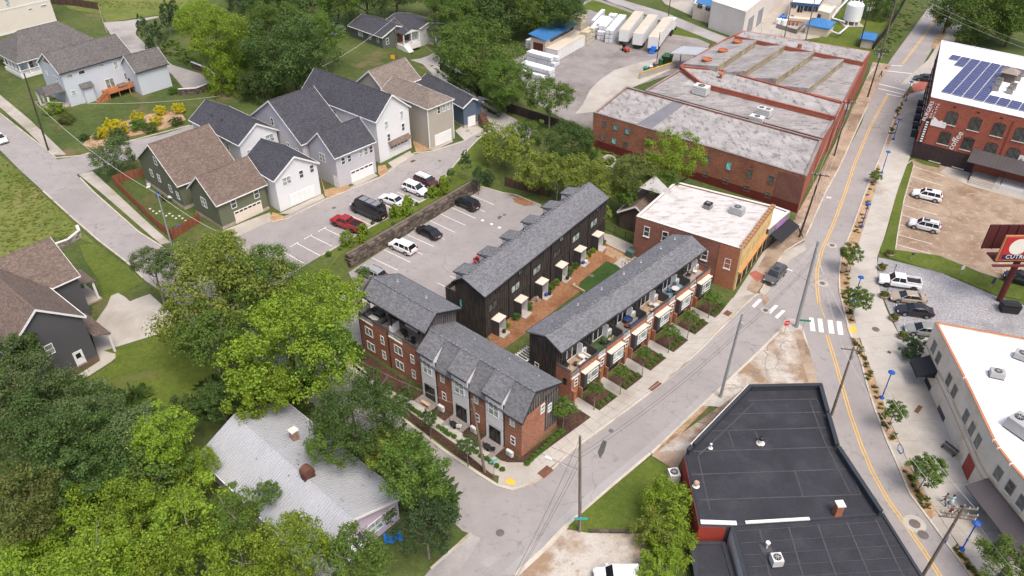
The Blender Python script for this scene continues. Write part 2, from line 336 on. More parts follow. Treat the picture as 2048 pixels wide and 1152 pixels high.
sheet('straw_bed', [(756, 346), (762, 356), (778, 342), (770, 330), (756, 332)], G['straw'], .06)
sheet('straw_bed', [(825, 280), (832, 305), (862, 300), (860, 294), (830, 278)], G['straw'], .06)
sheet('terrace_lawn', [(642, 514), (682, 491), (742, 456), (855, 399), (892, 355), (915, 325), (985, 262), (1000, 300), (960, 362), (935, 370), (690, 516), (650, 545), (600, 560)], G['lawn'], .045)
sheet('industrial_yard', [(1020, 120), (1075, 100), (1130, 60), (1180, -12), (1230, 8), (1320, 45), (1420, 88), (1400, 130), (1260, 176), (1186, 225), (1186, 262), (1120, 235), (1070, 205)], G['yard'], .03)
sheet('yard_concrete', [(1165, 210), (1180, 180), (1200, 160), (1230, 140), (1290, 122), (1345, 112), (1340, 140), (1260, 178), (1188, 224), (1150, 228)], G['white_concrete'], .045)
sheet('yard_grass', [(1150, 20), (1185, 0), (1200, 4), (1330, 50), (1395, 70), (1400, 78), (1340, 68), (1300, 60), (1180, 20)], G['lawn'], .05)
sheet('plant_yard', [(1300, -30), (1330, 8), (1420, 48), (1560, 100), (1640, 90), (1700, 40), (1720, -30)], G['concrete'], .04)
sheet('plant_lawn', [(1590, 82), (1640, 92), (1720, 125), (1760, 132), (1800, 60), (1850, 0), (1865, -30), (1690, -30), (1680, 20), (1650, 55), (1640, 75)], G['lawn'], .05)
sheet('far_field', [(110, -2), (140, 18), (205, 30), (212, 45), (250, 40), (330, 28), (420, 0), (430, -30), (90, -30)], G['meadow'], .03)
sheet('left_meadow', [(-60, 300), (0, 310), (87, 390), (140, 440), (190, 487), (165, 480), (150, 470), (95, 478), (0, 516), (-80, 540)], G['meadow'], .03)
sheet('verge_lawn', [(190, 487), (250, 530), (288, 564), (240, 590), (210, 600), (200, 565), (170, 520), (160, 490)], G['lawn'], .03)
sheet('back_lawn', [(330, 667), (420, 700), (520, 780), (430, 830), (250, 800), (140, 780), (232, 722), (208, 702)], G['lawn'], .03)
sheet('triangle_lawn', [(1133, 1056), (1160, 1030), (1226, 972), (1302, 914), (1350, 945), (1366, 975), (1390, 1010), (1390, 1060), (1175, 1066)], G['lawn'], .03)
sheet('dirt_lot', [(1034, 1148), (1091, 1100), (1130, 1058), (1175, 1066), (1290, 1068), (1300, 1110), (1300, 1180), (1000, 1180)], G['broken'], .03)
sheet('court_walk', [(1005, 700), (1050, 668), (1130, 605), (1210, 545), (1255, 510), (1215, 480), (1205, 478), (975, 672), (985, 690)], G['bark'], .035)
sheet('court_bed', [(1215, 492), (1262, 515), (1290, 527), (1270, 545), (1235, 520), (1210, 510)], G['dirt'], .045)
sheet('court_path', [(1205, 466), (1222, 470), (1300, 505), (1330, 520), (1300, 530), (1212, 488)], G['concrete'], .055)
sheet('court_pad', [(1228, 527), (1243, 515), (1275, 530), (1255, 548)], G['white_concrete'], .06)
sheet('court_lawn', [(1156, 578), (1160, 565), (1212, 523), (1222, 526), (1256, 548), (1195, 590), (1165, 592)], G['turf'], .06)
sheet('yard_lawn', [(1080, 330), (1130, 300), (1190, 290), (1270, 330), (1290, 380), (1240, 400), (1150, 370)], G['lawn'], .03)
sheet('brown_parking_lot', [(1822, 320), (1836, 316), (1880, 330), (2120, 405), (2120, 590), (2010, 560), (1960, 545), (1880, 512), (1790, 500), (1795, 470), (1806, 400)], G['brown_concrete'], .03)
sheet('gravel_lot', [(1757, 515), (1800, 525), (1880, 545), (1990, 592), (2060, 615), (2120, 640), (2120, 720), (1995, 690), (1868, 650), (1835, 725), (1812, 700), (1790, 650), (1760, 580), (1752, 545)], G['gravel'], .035)
sheet('parking_verge', [(1806, 335), (1822, 320), (1826, 330), (1808, 400), (1795, 470), (1791, 500), (1880, 512), (1960, 548), (2120, 602), (2120, 615), (1990, 590), (1900, 552), (1800, 522), (1765, 512), (1760, 500), (1775, 460)], G['lawn'], .06)
sheet('coffee_house_path', [(1880, 345), (1900, 328), (1960, 345), (2120, 392), (2120, 425), (2048, 402), (1940, 372)], G['concrete'], .05)
sheet('coffee_verge', [(1828, 316), (1850, 322), (1880, 330), (1878, 336), (1850, 330), (1830, 322)], G['lawn'], .07)
sheet('corner_pavement', [(1800, 170), (1812, 158), (1856, 120), (1880, 82), (1896, 50), (1925, 50), (1905, 90), (1870, 165)], G['concrete'], .06)
sheet('brick_crossing', [(1830, 190), (1822, 172), (1850, 158), (1880, 160), (1870, 190)], G['paver'], .065)
sheet('far_verge', [(1862, 96), (1868, 80), (1890, 48), (1898, 50), (1885, 80), (1868, 99)], G['dirt'], .09)
sheet('roadside_bank', [(1745, 118), (1782, 112), (1866, 0), (1890, -30), (1830, -30), (1790, 40), (1750, 90)], G['grass'], .075)
sheet('warehouse_pavement', [(1590, 436), (1640, 345), (1690, 250), (1736, 150), (1745, 125), (1783, 130), (1762, 160), (1737, 208), (1679, 335), (1650, 386), (1620, 450), (1608, 478), (1600, 470)], G['brown_walk'], .11)
sheet('shop_forecourt', [(1608, 478), (1590, 440), (1545, 470), (1530, 510), (1492, 580), (1512, 590), (1552, 529), (1571, 502), (1600, 488)], G['brown_walk'], .11)
sheet('shop_kerb_bay', [(1520, 585), (1552, 529), (1571, 502), (1610, 488), (1612, 500), (1580, 520), (1556, 560), (1530, 590)], G['concrete'], .035)
sheet('red_doormat_paving', [(1497, 548), (1510, 542), (1530, 552), (1514, 566)], G['paver'], .125)
sheet('corner_island', [(1571, 640), (1560, 662), (1527, 695), (1493, 728), (1400, 812), (1440, 815), (1478, 785), (1497, 770), (1636, 768), (1616, 697), (1602, 655), (1588, 640)], G['broken'], .11)
sheet('island_walk', [(1600, 660), (1618, 700), (1636, 770), (1618, 770), (1600, 715), (1588, 665)], G['brown_walk'], .135)
sheet('worn_verge', [(1434, 778), (1357, 851), (1301, 905), (1310, 912), (1362, 868), (1440, 790)], G['dirt'], .05)
sheet('side_pavement', [(1480, 784), (1362, 868), (1303, 912), (1352, 942), (1372, 905), (1470, 800)], G['brown_walk'], .07)
sheet('side_pavement_patch', [(1395, 845), (1440, 866), (1365, 925), (1372, 900), (1318, 905), (1345, 880)], G['broken'], .085)
sheet('old_kerb_walk', [(942, 1068), (860, 1140), (830, 1175), (900, 1175), (962, 1078)], G['old_asphalt'], .07)
sheet('corner_paving', [(1462, 604), (1472, 588), (1534, 492), (1548, 468), (1560, 480), (1528, 515), (1494, 578), (1514, 588), (1480, 618)], G['concrete'], .10)
sheet('gap_bed', [(1115, 860), (1110, 800), (1150, 780), (1160, 808), (1178, 838), (1150, 862), (1120, 862)], G['mulch'], .06)
sheet('corner_fan', [(1000, 935), (1012, 926), (1058, 926), (1100, 930), (1100, 938), (1067, 965), (1024, 977), (996, 970)], G['white_concrete'], .105)
sheet('building_apron', [(1822, 717), (1832, 722), (1890, 830), (1945, 965), (2000, 1040), (2060, 1110), (2130, 1180), (2080, 1180), (1985, 1040), (1915, 915), (1855, 778)], G['white_concrete'], .085)
def resample(pts, n):
 d = [0.0]
 for a, b in zip(pts[:-1], pts[1:]): d.append(d[-1] + (b - a).length)
 outp = []; k = 0
 for i in range(n + 1):
  t = d[-1] * i / n
  while k < len(d) - 2 and d[k + 1] < t: k += 1
  f = (t - d[k]) / max(1e-6, d[k + 1] - d[k]); outp.append(pts[k].lerp(pts[k + 1], f))
 return outp
def slab_strip(name, A, B, mat, step, nv, z, gap=.025, thick=.10):
 """a pavement whose cast slabs are pieces with open joints"""
 a = [Vector(at2(*p)) for p in A]; b = [Vector(at2(*p)) for p in B]
 ln = sum((q - p).length for p, q in zip(a[:-1], a[1:])); n = max(1, round(ln / step))
 a = resample(a, n); b = resample(b, n)
 base = sheet(name, [(p.x, p.y) for p in a] + [(p.x, p.y) for p in b[::-1]], G['brown_walk'], z - .03, world=True)
 for i in range(n):
  for j in range(nv):
   f0, f1 = j / nv, (j + 1) / nv
   q = [a[i].lerp(b[i], f0), a[i + 1].lerp(b[i + 1], f0), a[i + 1].lerp(b[i + 1], f1), a[i].lerp(b[i], f1)]
   c = (q[0] + q[1] + q[2] + q[3]) / 4
   q = [p + (c - p).normalized() * gap for p in q]
   dz = rnd.uniform(-.006, .006)
   n2 = (q[1] - q[0]).cross(q[2] - q[0])
   if n2 < 0: q = q[::-1]
   mb = MB(); v = [(p.x, p.y, th(p.x, p.y) + z + dz) for p in q]; mb.slab(v, thick)
   mb.build('slab', mat, base)
def kerb(px, wdt=.22, h=.13, base=.0, mat=None, name='kerb', world=False):
 pts = [Vector((p[0], p[1])) if world else Vector(at2(*p)) for p in px]; mb = MB()
 nrm = []
 for i in range(len(pts)):
  d = (pts[min(i + 1, len(pts) - 1)] - pts[max(i - 1, 0)]).normalized(); nrm.append(Vector((-d.y, d.x)))
 P = []; N = []
 for i in range(len(pts) - 1):
  k = max(1, int((pts[i + 1] - pts[i]).length / 3))
  for j in range(k): P.append(pts[i].lerp(pts[i + 1], j / k)); N.append(nrm[i].lerp(nrm[i + 1], j / k))
 P.append(pts[-1]); N.append(nrm[-1])
 vs = []
 for p, q in zip(P, N):
  l, r = p + q * wdt / 2, p - q * wdt / 2; z = th(p.x, p.y) + base
  vs += [(l.x, l.y, z - .1), (l.x, l.y, z + h), (r.x, r.y, z + h), (r.x, r.y, z - .1)]
 fs = []
 for i in range(len(P) - 1):
  o = i * 4
  for a, b in ((0, 1), (1, 2), (2, 3)): fs.append((o + a, o + b, o + 4 + b, o + 4 + a))
 fs += [(0, 3, 2, 1), tuple(len(vs) - 4 + k for k in range(4))]
 mb.add(vs, fs); bm = bmesh.new(); me = mb.mesh(name, mat or G['kerb']); bm.from_mesh(me); bmesh.ops.recalc_face_normals(bm, faces=bm.faces[:]); bm.to_mesh(me); bm.free()
 return tag(link(name, me), kind='structure')
def stripe(a, b, wd=.11, mat='white_paint', z=.036, name='parking_line', world=False):
 p, q = (Vector(a), Vector(b)) if world else (Vector(at2(*a)), Vector(at2(*b))); d = (q - p).normalized(); n = Vector((-d.y, d.x)) * wd / 2
 return sheet(name, [tuple(p + n), tuple(p - n), tuple(q - n), tuple(q + n)], G[mat], z, world=True)
def band(px, offs, wd, mat, z, name):
 pts = [Vector(at2(*p)) for p in px]; l, r = [], []
 for i in range(len(pts)):
  d = (pts[min(i + 1, len(pts) - 1)] - pts[max(i - 1, 0)]).normalized(); n = Vector((-d.y, d.x))
  l.append(tuple(pts[i] + n * (offs + wd / 2))); r.append(tuple(pts[i] + n * (offs - wd / 2)))
 return sheet(name, l + r[::-1], G[mat], z, world=True)
slab_strip('pavement', [(1057, 928), (1100, 895), (1169, 845), (1274, 764), (1360, 695), (1437, 631), (1464, 597)], [(1070, 960), (1100, 937), (1150, 895), (1302, 782), (1392, 706), (1478, 619), (1512, 588)], G['white_concrete'], 1.5, 2, .12)
slab_strip('pavement', [(745, 772), (752, 768), (832, 805), (929, 871), (1010, 928), (1055, 930)], [(690, 715), (722, 760), (806, 815), (905, 885), (990, 955), (1055, 966)], G['white_concrete'], 1.6, 1, .12)
slab_strip('promenade', [(1812, 190), (1790, 250), (1775, 300), (1758, 340), (1749, 384), (1718, 484), (1698, 544), (1698, 597), (1709, 637), (1726, 701), (1753, 768), (1776, 835), (1798, 885), (1819, 935), (1874, 1028), (1913, 1088), (1975, 1170)], [(1858, 180), (1842, 230), (1826, 300), (1812, 335), (1794, 384), (1769, 474), (1754, 514), (1754, 557), (1766, 604), (1789, 657), (1828, 717), (1864, 778), (1895, 848), (1925, 915), (1990, 1028), (2050, 1101), (2110, 1170)], G['white_concrete'], 3.1, 1, .12, gap=.03)
slab_strip('pavement', [(-40, 188), (0, 215), (50, 258), (103, 310)], [(-40, 160), (0, 190), (60, 240), (133, 310)], G['concrete'], 1.5, 1, .10)
slab_strip('pavement', [(158, 350), (200, 384), (260, 436), (322, 490)], [(185, 343), (230, 384), (290, 440), (342, 486)], G['concrete'], 1.5, 1, .10)
RK = [(1803, 197), (1766, 300), (1731, 384), (1703, 461), (1683, 511), (1678, 544), (1679, 584), (1693, 641), (1703, 677), (1723, 727), (1733, 768), (1749, 818), (1774, 883), (1796, 933), (1819, 988), (1859, 1041), (1903, 1101), (1955, 1172)]
PL = [(1812, 190), (1775, 300), (1749, 384), (1718, 484), (1698, 544), (1698, 597), (1709, 637), (1726, 701), (1753, 768), (1776, 835), (1798, 885), (1819, 935), (1874, 1028), (1913, 1088), (1975, 1170)]
kerb(RK)
sheet('planting_strip', [(1803, 197), (1780, 262), (1770, 290), (1784, 290), (1790, 262), (1811, 197)], G['dirt'], .10)
sheet('planting_strip_paving', [(1770, 290), (1755, 330), (1762, 336), (1775, 300), (1784, 290)], G['concrete'], .11)
sheet('planting_strip', [(1755, 330), (1731, 384), (1703, 461), (1683, 511), (1678, 544), (1679, 584), (1693, 641), (1695, 648), (1713, 648), (1709, 637), (1698, 597), (1698, 544), (1718, 484), (1749, 384), (1762, 336)], G['dirt'], .10)
sheet('tactile_paving', [(1693, 652), (1698, 668), (1714, 668), (1708, 652)], G['yellow_paint'], .115)
sheet('ramp_paving', [(1694, 648), (1703, 677), (1720, 677), (1713, 648)], G['white_concrete'], .10)
sheet('planting_strip', [(1703, 677), (1723, 727), (1733, 768), (1749, 818), (1774, 883), (1797, 885), (1776, 835), (1753, 768), (1726, 701), (1718, 677)], G['dirt'], .10)
sheet('planting_strip_paving', [(1774, 883), (1796, 933), (1819, 935), (1797, 885)], G['white_concrete'], .10)
sheet('planting_strip', [(1796, 933), (1819, 988), (1859, 1041), (1874, 1028), (1819, 935)], G['dirt'], .10)
sheet('planting_strip_paving', [(1859, 1041), (1903, 1101), (1913, 1088), (1874, 1028)], G['white_concrete'], .10)
sheet('planting_strip', [(1903, 1101), (1955, 1172), (1975, 1170), (1916, 1092)], G['dirt'], .10)
kerb([(1104, 939), (1147, 899), (1224, 843), (1304, 783), (1394, 707), (1480, 620), (1516, 588)], .25)
kerb([(1104, 939), (1067, 967), (1024, 979), (992, 970), (959, 949), (892, 904), (795, 830), (725, 778), (700, 755)], .35)
kerb([(160, 356), (187, 384), (277, 464), (330, 498)]); kerb([(-40, 195), (0, 227), (93, 300), (112, 316), (160, 312), (250, 285), (380, 251)])
kerb([(87, 383), (143, 434), (197, 481), (253, 524), (286, 556)], .25)
kerb([(642, 512), (682, 489), (742, 454), (855, 397), (892, 353), (915, 323), (979, 263)], .2)
kerb([(955, 378), (964, 374), (1005, 386), (1030, 390), (1050, 398), (1082, 411)], .2)
kerb([(1571, 640), (1560, 662), (1527, 695), (1493, 728), (1436, 781), (1359, 853), (1303, 907)], .3, .12)
kerb([(1134, 1051), (1160, 1027), (1226, 970), (1301, 907)], .3, .10); kerb([(1134, 1051), (1091, 1097), (1030, 1152)], .5, .10)
kerb([(1571, 638), (1588, 640), (1604, 657), (1616, 697), (1633, 768)], .25, .12)
kerb([(1737, 207), (1679, 334), (1651, 385), (1622, 450), (1608, 480), (1571, 502), (1552, 529), (1520, 585)], .22, .13)
kerb([(1806, 335), (1822, 322), (1828, 330), (1808, 400), (1795, 470), (1791, 500)], .18, .12)
kerb([(545, 444), (575, 438), (650, 400), (700, 380), (760, 356), (780, 342), (830, 306), (866, 303), (930, 283)], .18, .12)
kerb([(942, 1066), (905, 1100), (862, 1138)], .3, .1)
sheet('mulch_strip', [(985, 962), (903, 902), (803, 829), (808, 818), (906, 888), (988, 955)], G['mulch'], .10)
sheet('terrace_bed', [(706, 700), (722, 700), (850, 790), (1040, 917), (1118, 857), (1150, 860), (1057, 925), (1012, 926), (930, 869), (833, 803), (752, 766)], G['mulch'], .05)
for a, b in (((902, 414.7), (951, 437)), ((881.3, 428.3), (931, 451)), ((859.7, 441.3), (910, 465)), ((815.3, 470), (867, 493)), ((768.7, 500), (821, 525)), ((743.7, 515.7), (796, 541)), ((939.7, 388.8), (988, 410)), ((792, 485), (845, 509)), ((922, 401.5), (970, 424)), ((838, 455.5), (889, 479))):
 stripe(a, b)
for a, b in (((1010, 470), (1030, 480)), ((972, 503), (992, 513)), ((900, 552), (922, 562)), ((875, 566), (897, 577))): stripe(a, b)
for a, b in (((566, 503), (608, 527)), ((594, 487), (641, 512)), ((622, 472), (665, 493)), ((649, 457), (683, 473)), ((701, 431), (745, 452)), ((755, 402), (800, 425)), ((794, 384), (838, 404))): stripe(a, b)
for k in range(4):
 x, y = 580 + k * 28, 493 - k * 15.2
 for j in range(4): sheet('bay_lettering', [(x + j * 4.2, y - j * 2.3), (x + j * 4.2 + 2.6, y - j * 2.3 - 1.4), (x + j * 4.2 + 4.2, y - j * 2.3 - .4), (x + j * 4.2 + 1.6, y - j * 2.3 + 1)], G['white_paint'], .037)
for x, y in ((965, 441), (983, 448.5), (999, 455.5)): sheet('painted_square', [(x - 4, y), (x, y - 2.4), (x + 4, y), (x, y + 2.4)], G['white_paint'], .037)
sheet('bark_patch', [(1025, 397), (1040, 394), (1060, 402), (1068, 410), (1050, 412), (1030, 405)], G['bark'], .05)
for k in range(9):
 y = 333 + k * 19.5; x = 1826 - k * 4.3
 stripe((x, y), (x + 62 + k, y + 19), .10, z=.036)
CL = [(1886, 15), (1848, 72), (1805, 128)]
for o in (-.16, .16):
 band(CL, o, .11, 'yellow_paint', .030, 'centre_line')
 band([(1775, 190), (1740, 255), (1708, 330), (1691, 384), (1664, 455), (1644, 500), (1634, 540), (1634, 575), (1638, 608)], o, .11, 'yellow_paint', .030, 'centre_line')
 band([(1654, 670), (1670, 722), (1683, 768), (1701, 830), (1722, 890), (1745, 945), (1776, 1000), (1810, 1048), (1845, 1098), (1885, 1160)], o, .11, 'yellow_paint', .030, 'centre_line')
band([(1637, 604), (1648, 636)], .1, .11, 'yellow_paint', .030, 'centre_line')
for x0, x1 in ((1618, 1628), (1635, 1645), (1655, 1666), (1673, 1684)):
 k = (x0 - 1618) * .13
 sheet('crossing_bar', [(x0, 635 + k), (x1 - 1, 636 + k), (x1 + 3, 663 + k), (x0 + 3, 662 + k)], G['white_paint'], .031)
for x, y in ((1503, 612), (1535, 624), (1549, 634)):
 sheet('crossing_bar', [(x, y), (x + 15, y - 14), (x + 22, y - 12), (x + 6, y + 4)], G['white_paint'], .031)
for a, b in (((1782, 131), (1805, 132)), ((1774, 142), (1830, 148)), ((1758, 168), (1812, 181)), ((1757, 177), (1808, 189)), ((1773, 188), (1802, 194)), ((1833, 149), (1822, 172))): stripe(a, b, .3, z=.031, name='stop_line')
for a, b in (((1733, 158), (1750, 134)),): stripe(a, b, .12, z=.15, name='pavement_line')
cover = M('cast_iron', (.13, .11, .10), .7, .2); pale = G['white_concrete']
def disc(px, py, r, z, mat, name, parent=None, label=None):
 p = at(px, py); mb = MB(); mb.cyl((0, 0, 0), (0, 0, .02), r, r, 16)
 o = mb.build(name, mat, None, (p.x, p.y, p.z + z)); tag(o, kind='structure'); return o
for px, py, r in ((1544, 550, .75), (1664, 512 - 21, .8), (1645, 567, .85), (1829, 1048, 1.15), (1531, 621, .7), (1824, 163, .6), (1795, 162, .55)):
 disc(px, py, r, .022, pale, 'manhole_collar'); disc(px, py, r * .5, .044, cover, 'manhole_cover')
for px, py, r in ((1846, 1070, .55), (668, 416, .35), (1000, 434, .35), (1009, 430, .3), (1000, 1066, .45), (1480, 1000 - 230, .3), (998, 437, .3), (879, 322, .3), (1222, 862, .3)): disc(px, py, r, .034, cover, 'manhole_cover')
for px, py, r in ((1751, 660, .5), (1183, 553, .4)): disc(px, py, r, .13, cover, 'manhole_cover')
for px, py, d in ((1836, 820, (1.5, .5)), (1778, 706, (.45, .45)), (1455, 628, (1.1, .9)), (1091, 945, (1.6, 1.0)), (1310, 774, (2.0, .7)), (826, 323, (.9, .5)), (1772, 137, (.8, .5))):
 p = at(px, py); mb = MB(); mb.cbox((0, 0, 0), (d[0], d[1], .03))
 for k in range(5): mb.cbox((-d[0] / 2 + d[0] * (k + .5) / 5, 0, .02), (.05, d[1] * .9, .02))
 tag(mb.build('drain_grate', M('rusty_iron', (.16, .07, .045), .8, .3), None, (p.x, p.y, p.z + .145), 46), kind='structure')
sheet('tactile_paving', [(1010, 962), (1018, 957), (1030, 963), (1030, 971), (1014, 970)], G['yellow_paint'], .14)
sheet('tar_patch', [(1195, 905), (1206, 880), (1214, 884), (1208, 905), (1200, 918)], G['tar'], .026)
sheet('tar_patch', [(1520, 590), (1532, 585), (1540, 600), (1528, 612)], G['brown_walk'], .026)
sheet('old_road_patch', [(960, 1125), (985, 1112), (1000, 1118), (975, 1135)], G['grey_road'], .026)
sheet('old_road_strip', [(1034, 1148), (1091, 1095), (1157, 1025), (1301, 905), (1434, 778), (1420, 775), (1290, 895), (1140, 1018), (1070, 1085), (1000, 1150)], G['grey_road'], .028)
# ================================================================ building kit
TRIM = M('white_trim', (.72, .71, .70), .6, .05); DARK = M('black_metal', (.022, .022, .024), .45, .15); GUT = M('dark_gutter', (.035, .034, .036), .5, .1)
PANE = glass('pane', (.055, .065, .065)); BLIND = glass('pane_with_blind', (.25, .30, .28), .2); TEAL = glass('teal_pane', (.16, .42, .40), .25); SMOKE = glass('dark_pane', (.02, .022, .024))
SILL = M('stone_sill', (.60, .57, .53), .8, .08)
_wc = {}
def win_mesh(w, h, kind, fm, gm, sill):
 key = (round(w, 2), round(h, 2), kind, fm.name, gm.name, sill)
 if key in _wc: return _wc[key]
 f = MB(); t = .085; x0, x1 = -.04, .07
 if kind == 'arch':
  r = h * .16; n = 8
  def top(y): return h / 2 - r + r * math.sqrt(max(0, 1 - (2 * y / w) ** 2))
  ys = [-w / 2 + w * i / n for i in range(n + 1)]
  for a, b in zip(ys[:-1], ys[1:]):
   f.add([(x0, a, top(a) - t), (x0, b, top(b) - t), (x0, b, top(b)), (x0, a, top(a)), (x1, a, top(a) - t), (x1, b, top(b) - t), (x1, b, top(b)), (x1, a, top(a))],
     [(0, 3, 2, 1), (4, 5, 6, 7), (0, 1, 5, 4), (2, 3, 7, 6), (1, 2, 6, 5), (3, 0, 4, 7)])
  f.box(x0, x1, -w / 2, -w / 2 + t, -h / 2, h / 2 - r); f.box(x0, x1, w / 2 - t, w / 2, -h / 2, h / 2 - r)
  f.box(x0, x1, -w / 2 + t, w / 2 - t, -h / 2, -h / 2 + t); f.box(x0, x1 - .01, -.06, .06, -h / 2 + t, h / 2 - t)
  f.box(x0, x1 - .02, -w / 2 + t, w / 2 - t, h * .02, h * .02 + .07)
  for y in (-w / 4, w / 4): f.box(x0, x1 - .03, y - .025, y + .025, -h / 2 + t, h / 2 - r)
 else:
  f.box(x0, x1, -w / 2, -w / 2 + t, -h / 2, h / 2); f.box(x0, x1, w / 2 - t, w / 2, -h / 2, h / 2)
  f.box(x0, x1, -w / 2 + t, w / 2 - t, -h / 2, -h / 2 + t); f.box(x0, x1, -w / 2 + t, w / 2 - t, h / 2 - t, h / 2)
  if kind in ('dh', 'pair', 'grid'): f.box(x0, x1 - .01, -w / 2 + t, w / 2 - t, -.035, .035)
  if kind in ('slider', 'pair', 'grid'): f.box(x0, x1 - .005, -.05, .05, -h / 2 + t, h / 2 - t)
  if kind == 'bay':
   f.box(x0, x1 - .01, -w / 2 + t, w / 2 - t, -h * .22, -h * .22 + .08); f.box(x0, x1 - .005, -w * .24, -w * .24 + .09, -h / 2 + t, h / 2 - t)
 fr = f.mesh('window', fm)
 g = MB(); 
 if kind == 'arch': g.box(-.03, .025, -w / 2 + .02, w / 2 - .02, -h / 2 + .02, h / 2 - h * .14)
 else: g.box(-.03, .025, -w / 2 + .02, w / 2 - .02, -h / 2 + .02, h / 2 - .02)
 pn = g.mesh('pane', gm); s = None
 if sill:
  q = MB(); q.box(-.05, .14, -w / 2 - .08, w / 2 + .08, -h / 2 - .14, -h / 2 - .004); s = q.mesh('sill', SILL)
 _wc[key] = (fr, pn, s); return _wc[key]
def window(root, pos, ang, w, h, kind='dh', fm=None, gm=None, sill=False, name='window'):
 fr, pn, s = win_mesh(w, h, kind, fm or TRIM, gm or (PANE if rnd.random() < .55 else BLIND), sill)
 o = link(name, fr, root, pos, ang); link('pane', pn, o)
 if s: link('sill', s, o)
 return o
def garage_door(root, pos, ang, w, h, mat, lites=True):
 f = MB(); f.box(-.05, .05, -w / 2, w / 2, 0, h); o = f.build('garage_door', TRIM, root, pos, math.degrees(ang))
 nr, nc = 4, max(3, round(w / .9))
 for r in range(nr):
  q = MB()
  for c in range(nc):
   a = -w / 2 + .08 + (w - .16) * c / nc; b = a + (w - .16) / nc - .05; z = .06 + (h - .14) * r / nr
   q.box(.052, .075, a, b, z, z + (h - .14) / nr - .04)
  q.build('door_panel', mat, o)
 if lites:
  for c in range(nc):
   a = -w / 2 + .14 + (w - .16) * c / nc; q = MB(); q.box(.076, .085, a, a + (w - .16) / nc - .17, h * .80, h * .93); q.build('door_window', SMOKE, o)
 return o
def door(root, pos, ang, w, h, mat, glazed=True):
 f = MB(); f.box(-.05, .06, -w / 2 - .08, -w / 2, 0, h); f.box(-.05, .06, w / 2, w / 2 + .08, 0, h); f.box(-.05, .06, -w / 2 - .08, w / 2 + .08, h, h + .1)
 f.box(-.05, .03, -w / 2, w / 2, 0, h); o = f.build('door', mat, root, pos, math.degrees(ang))
 if glazed: q = MB(); q.box(.03, .045, -w * .3, w * .3, h * .55, h * .88); q.build('pane', SMOKE, o)
 k = MB(); k.box(.03, .09, w * .34, w * .40, h * .44, h * .48); k.build('door_handle', DARK, o)
 return o
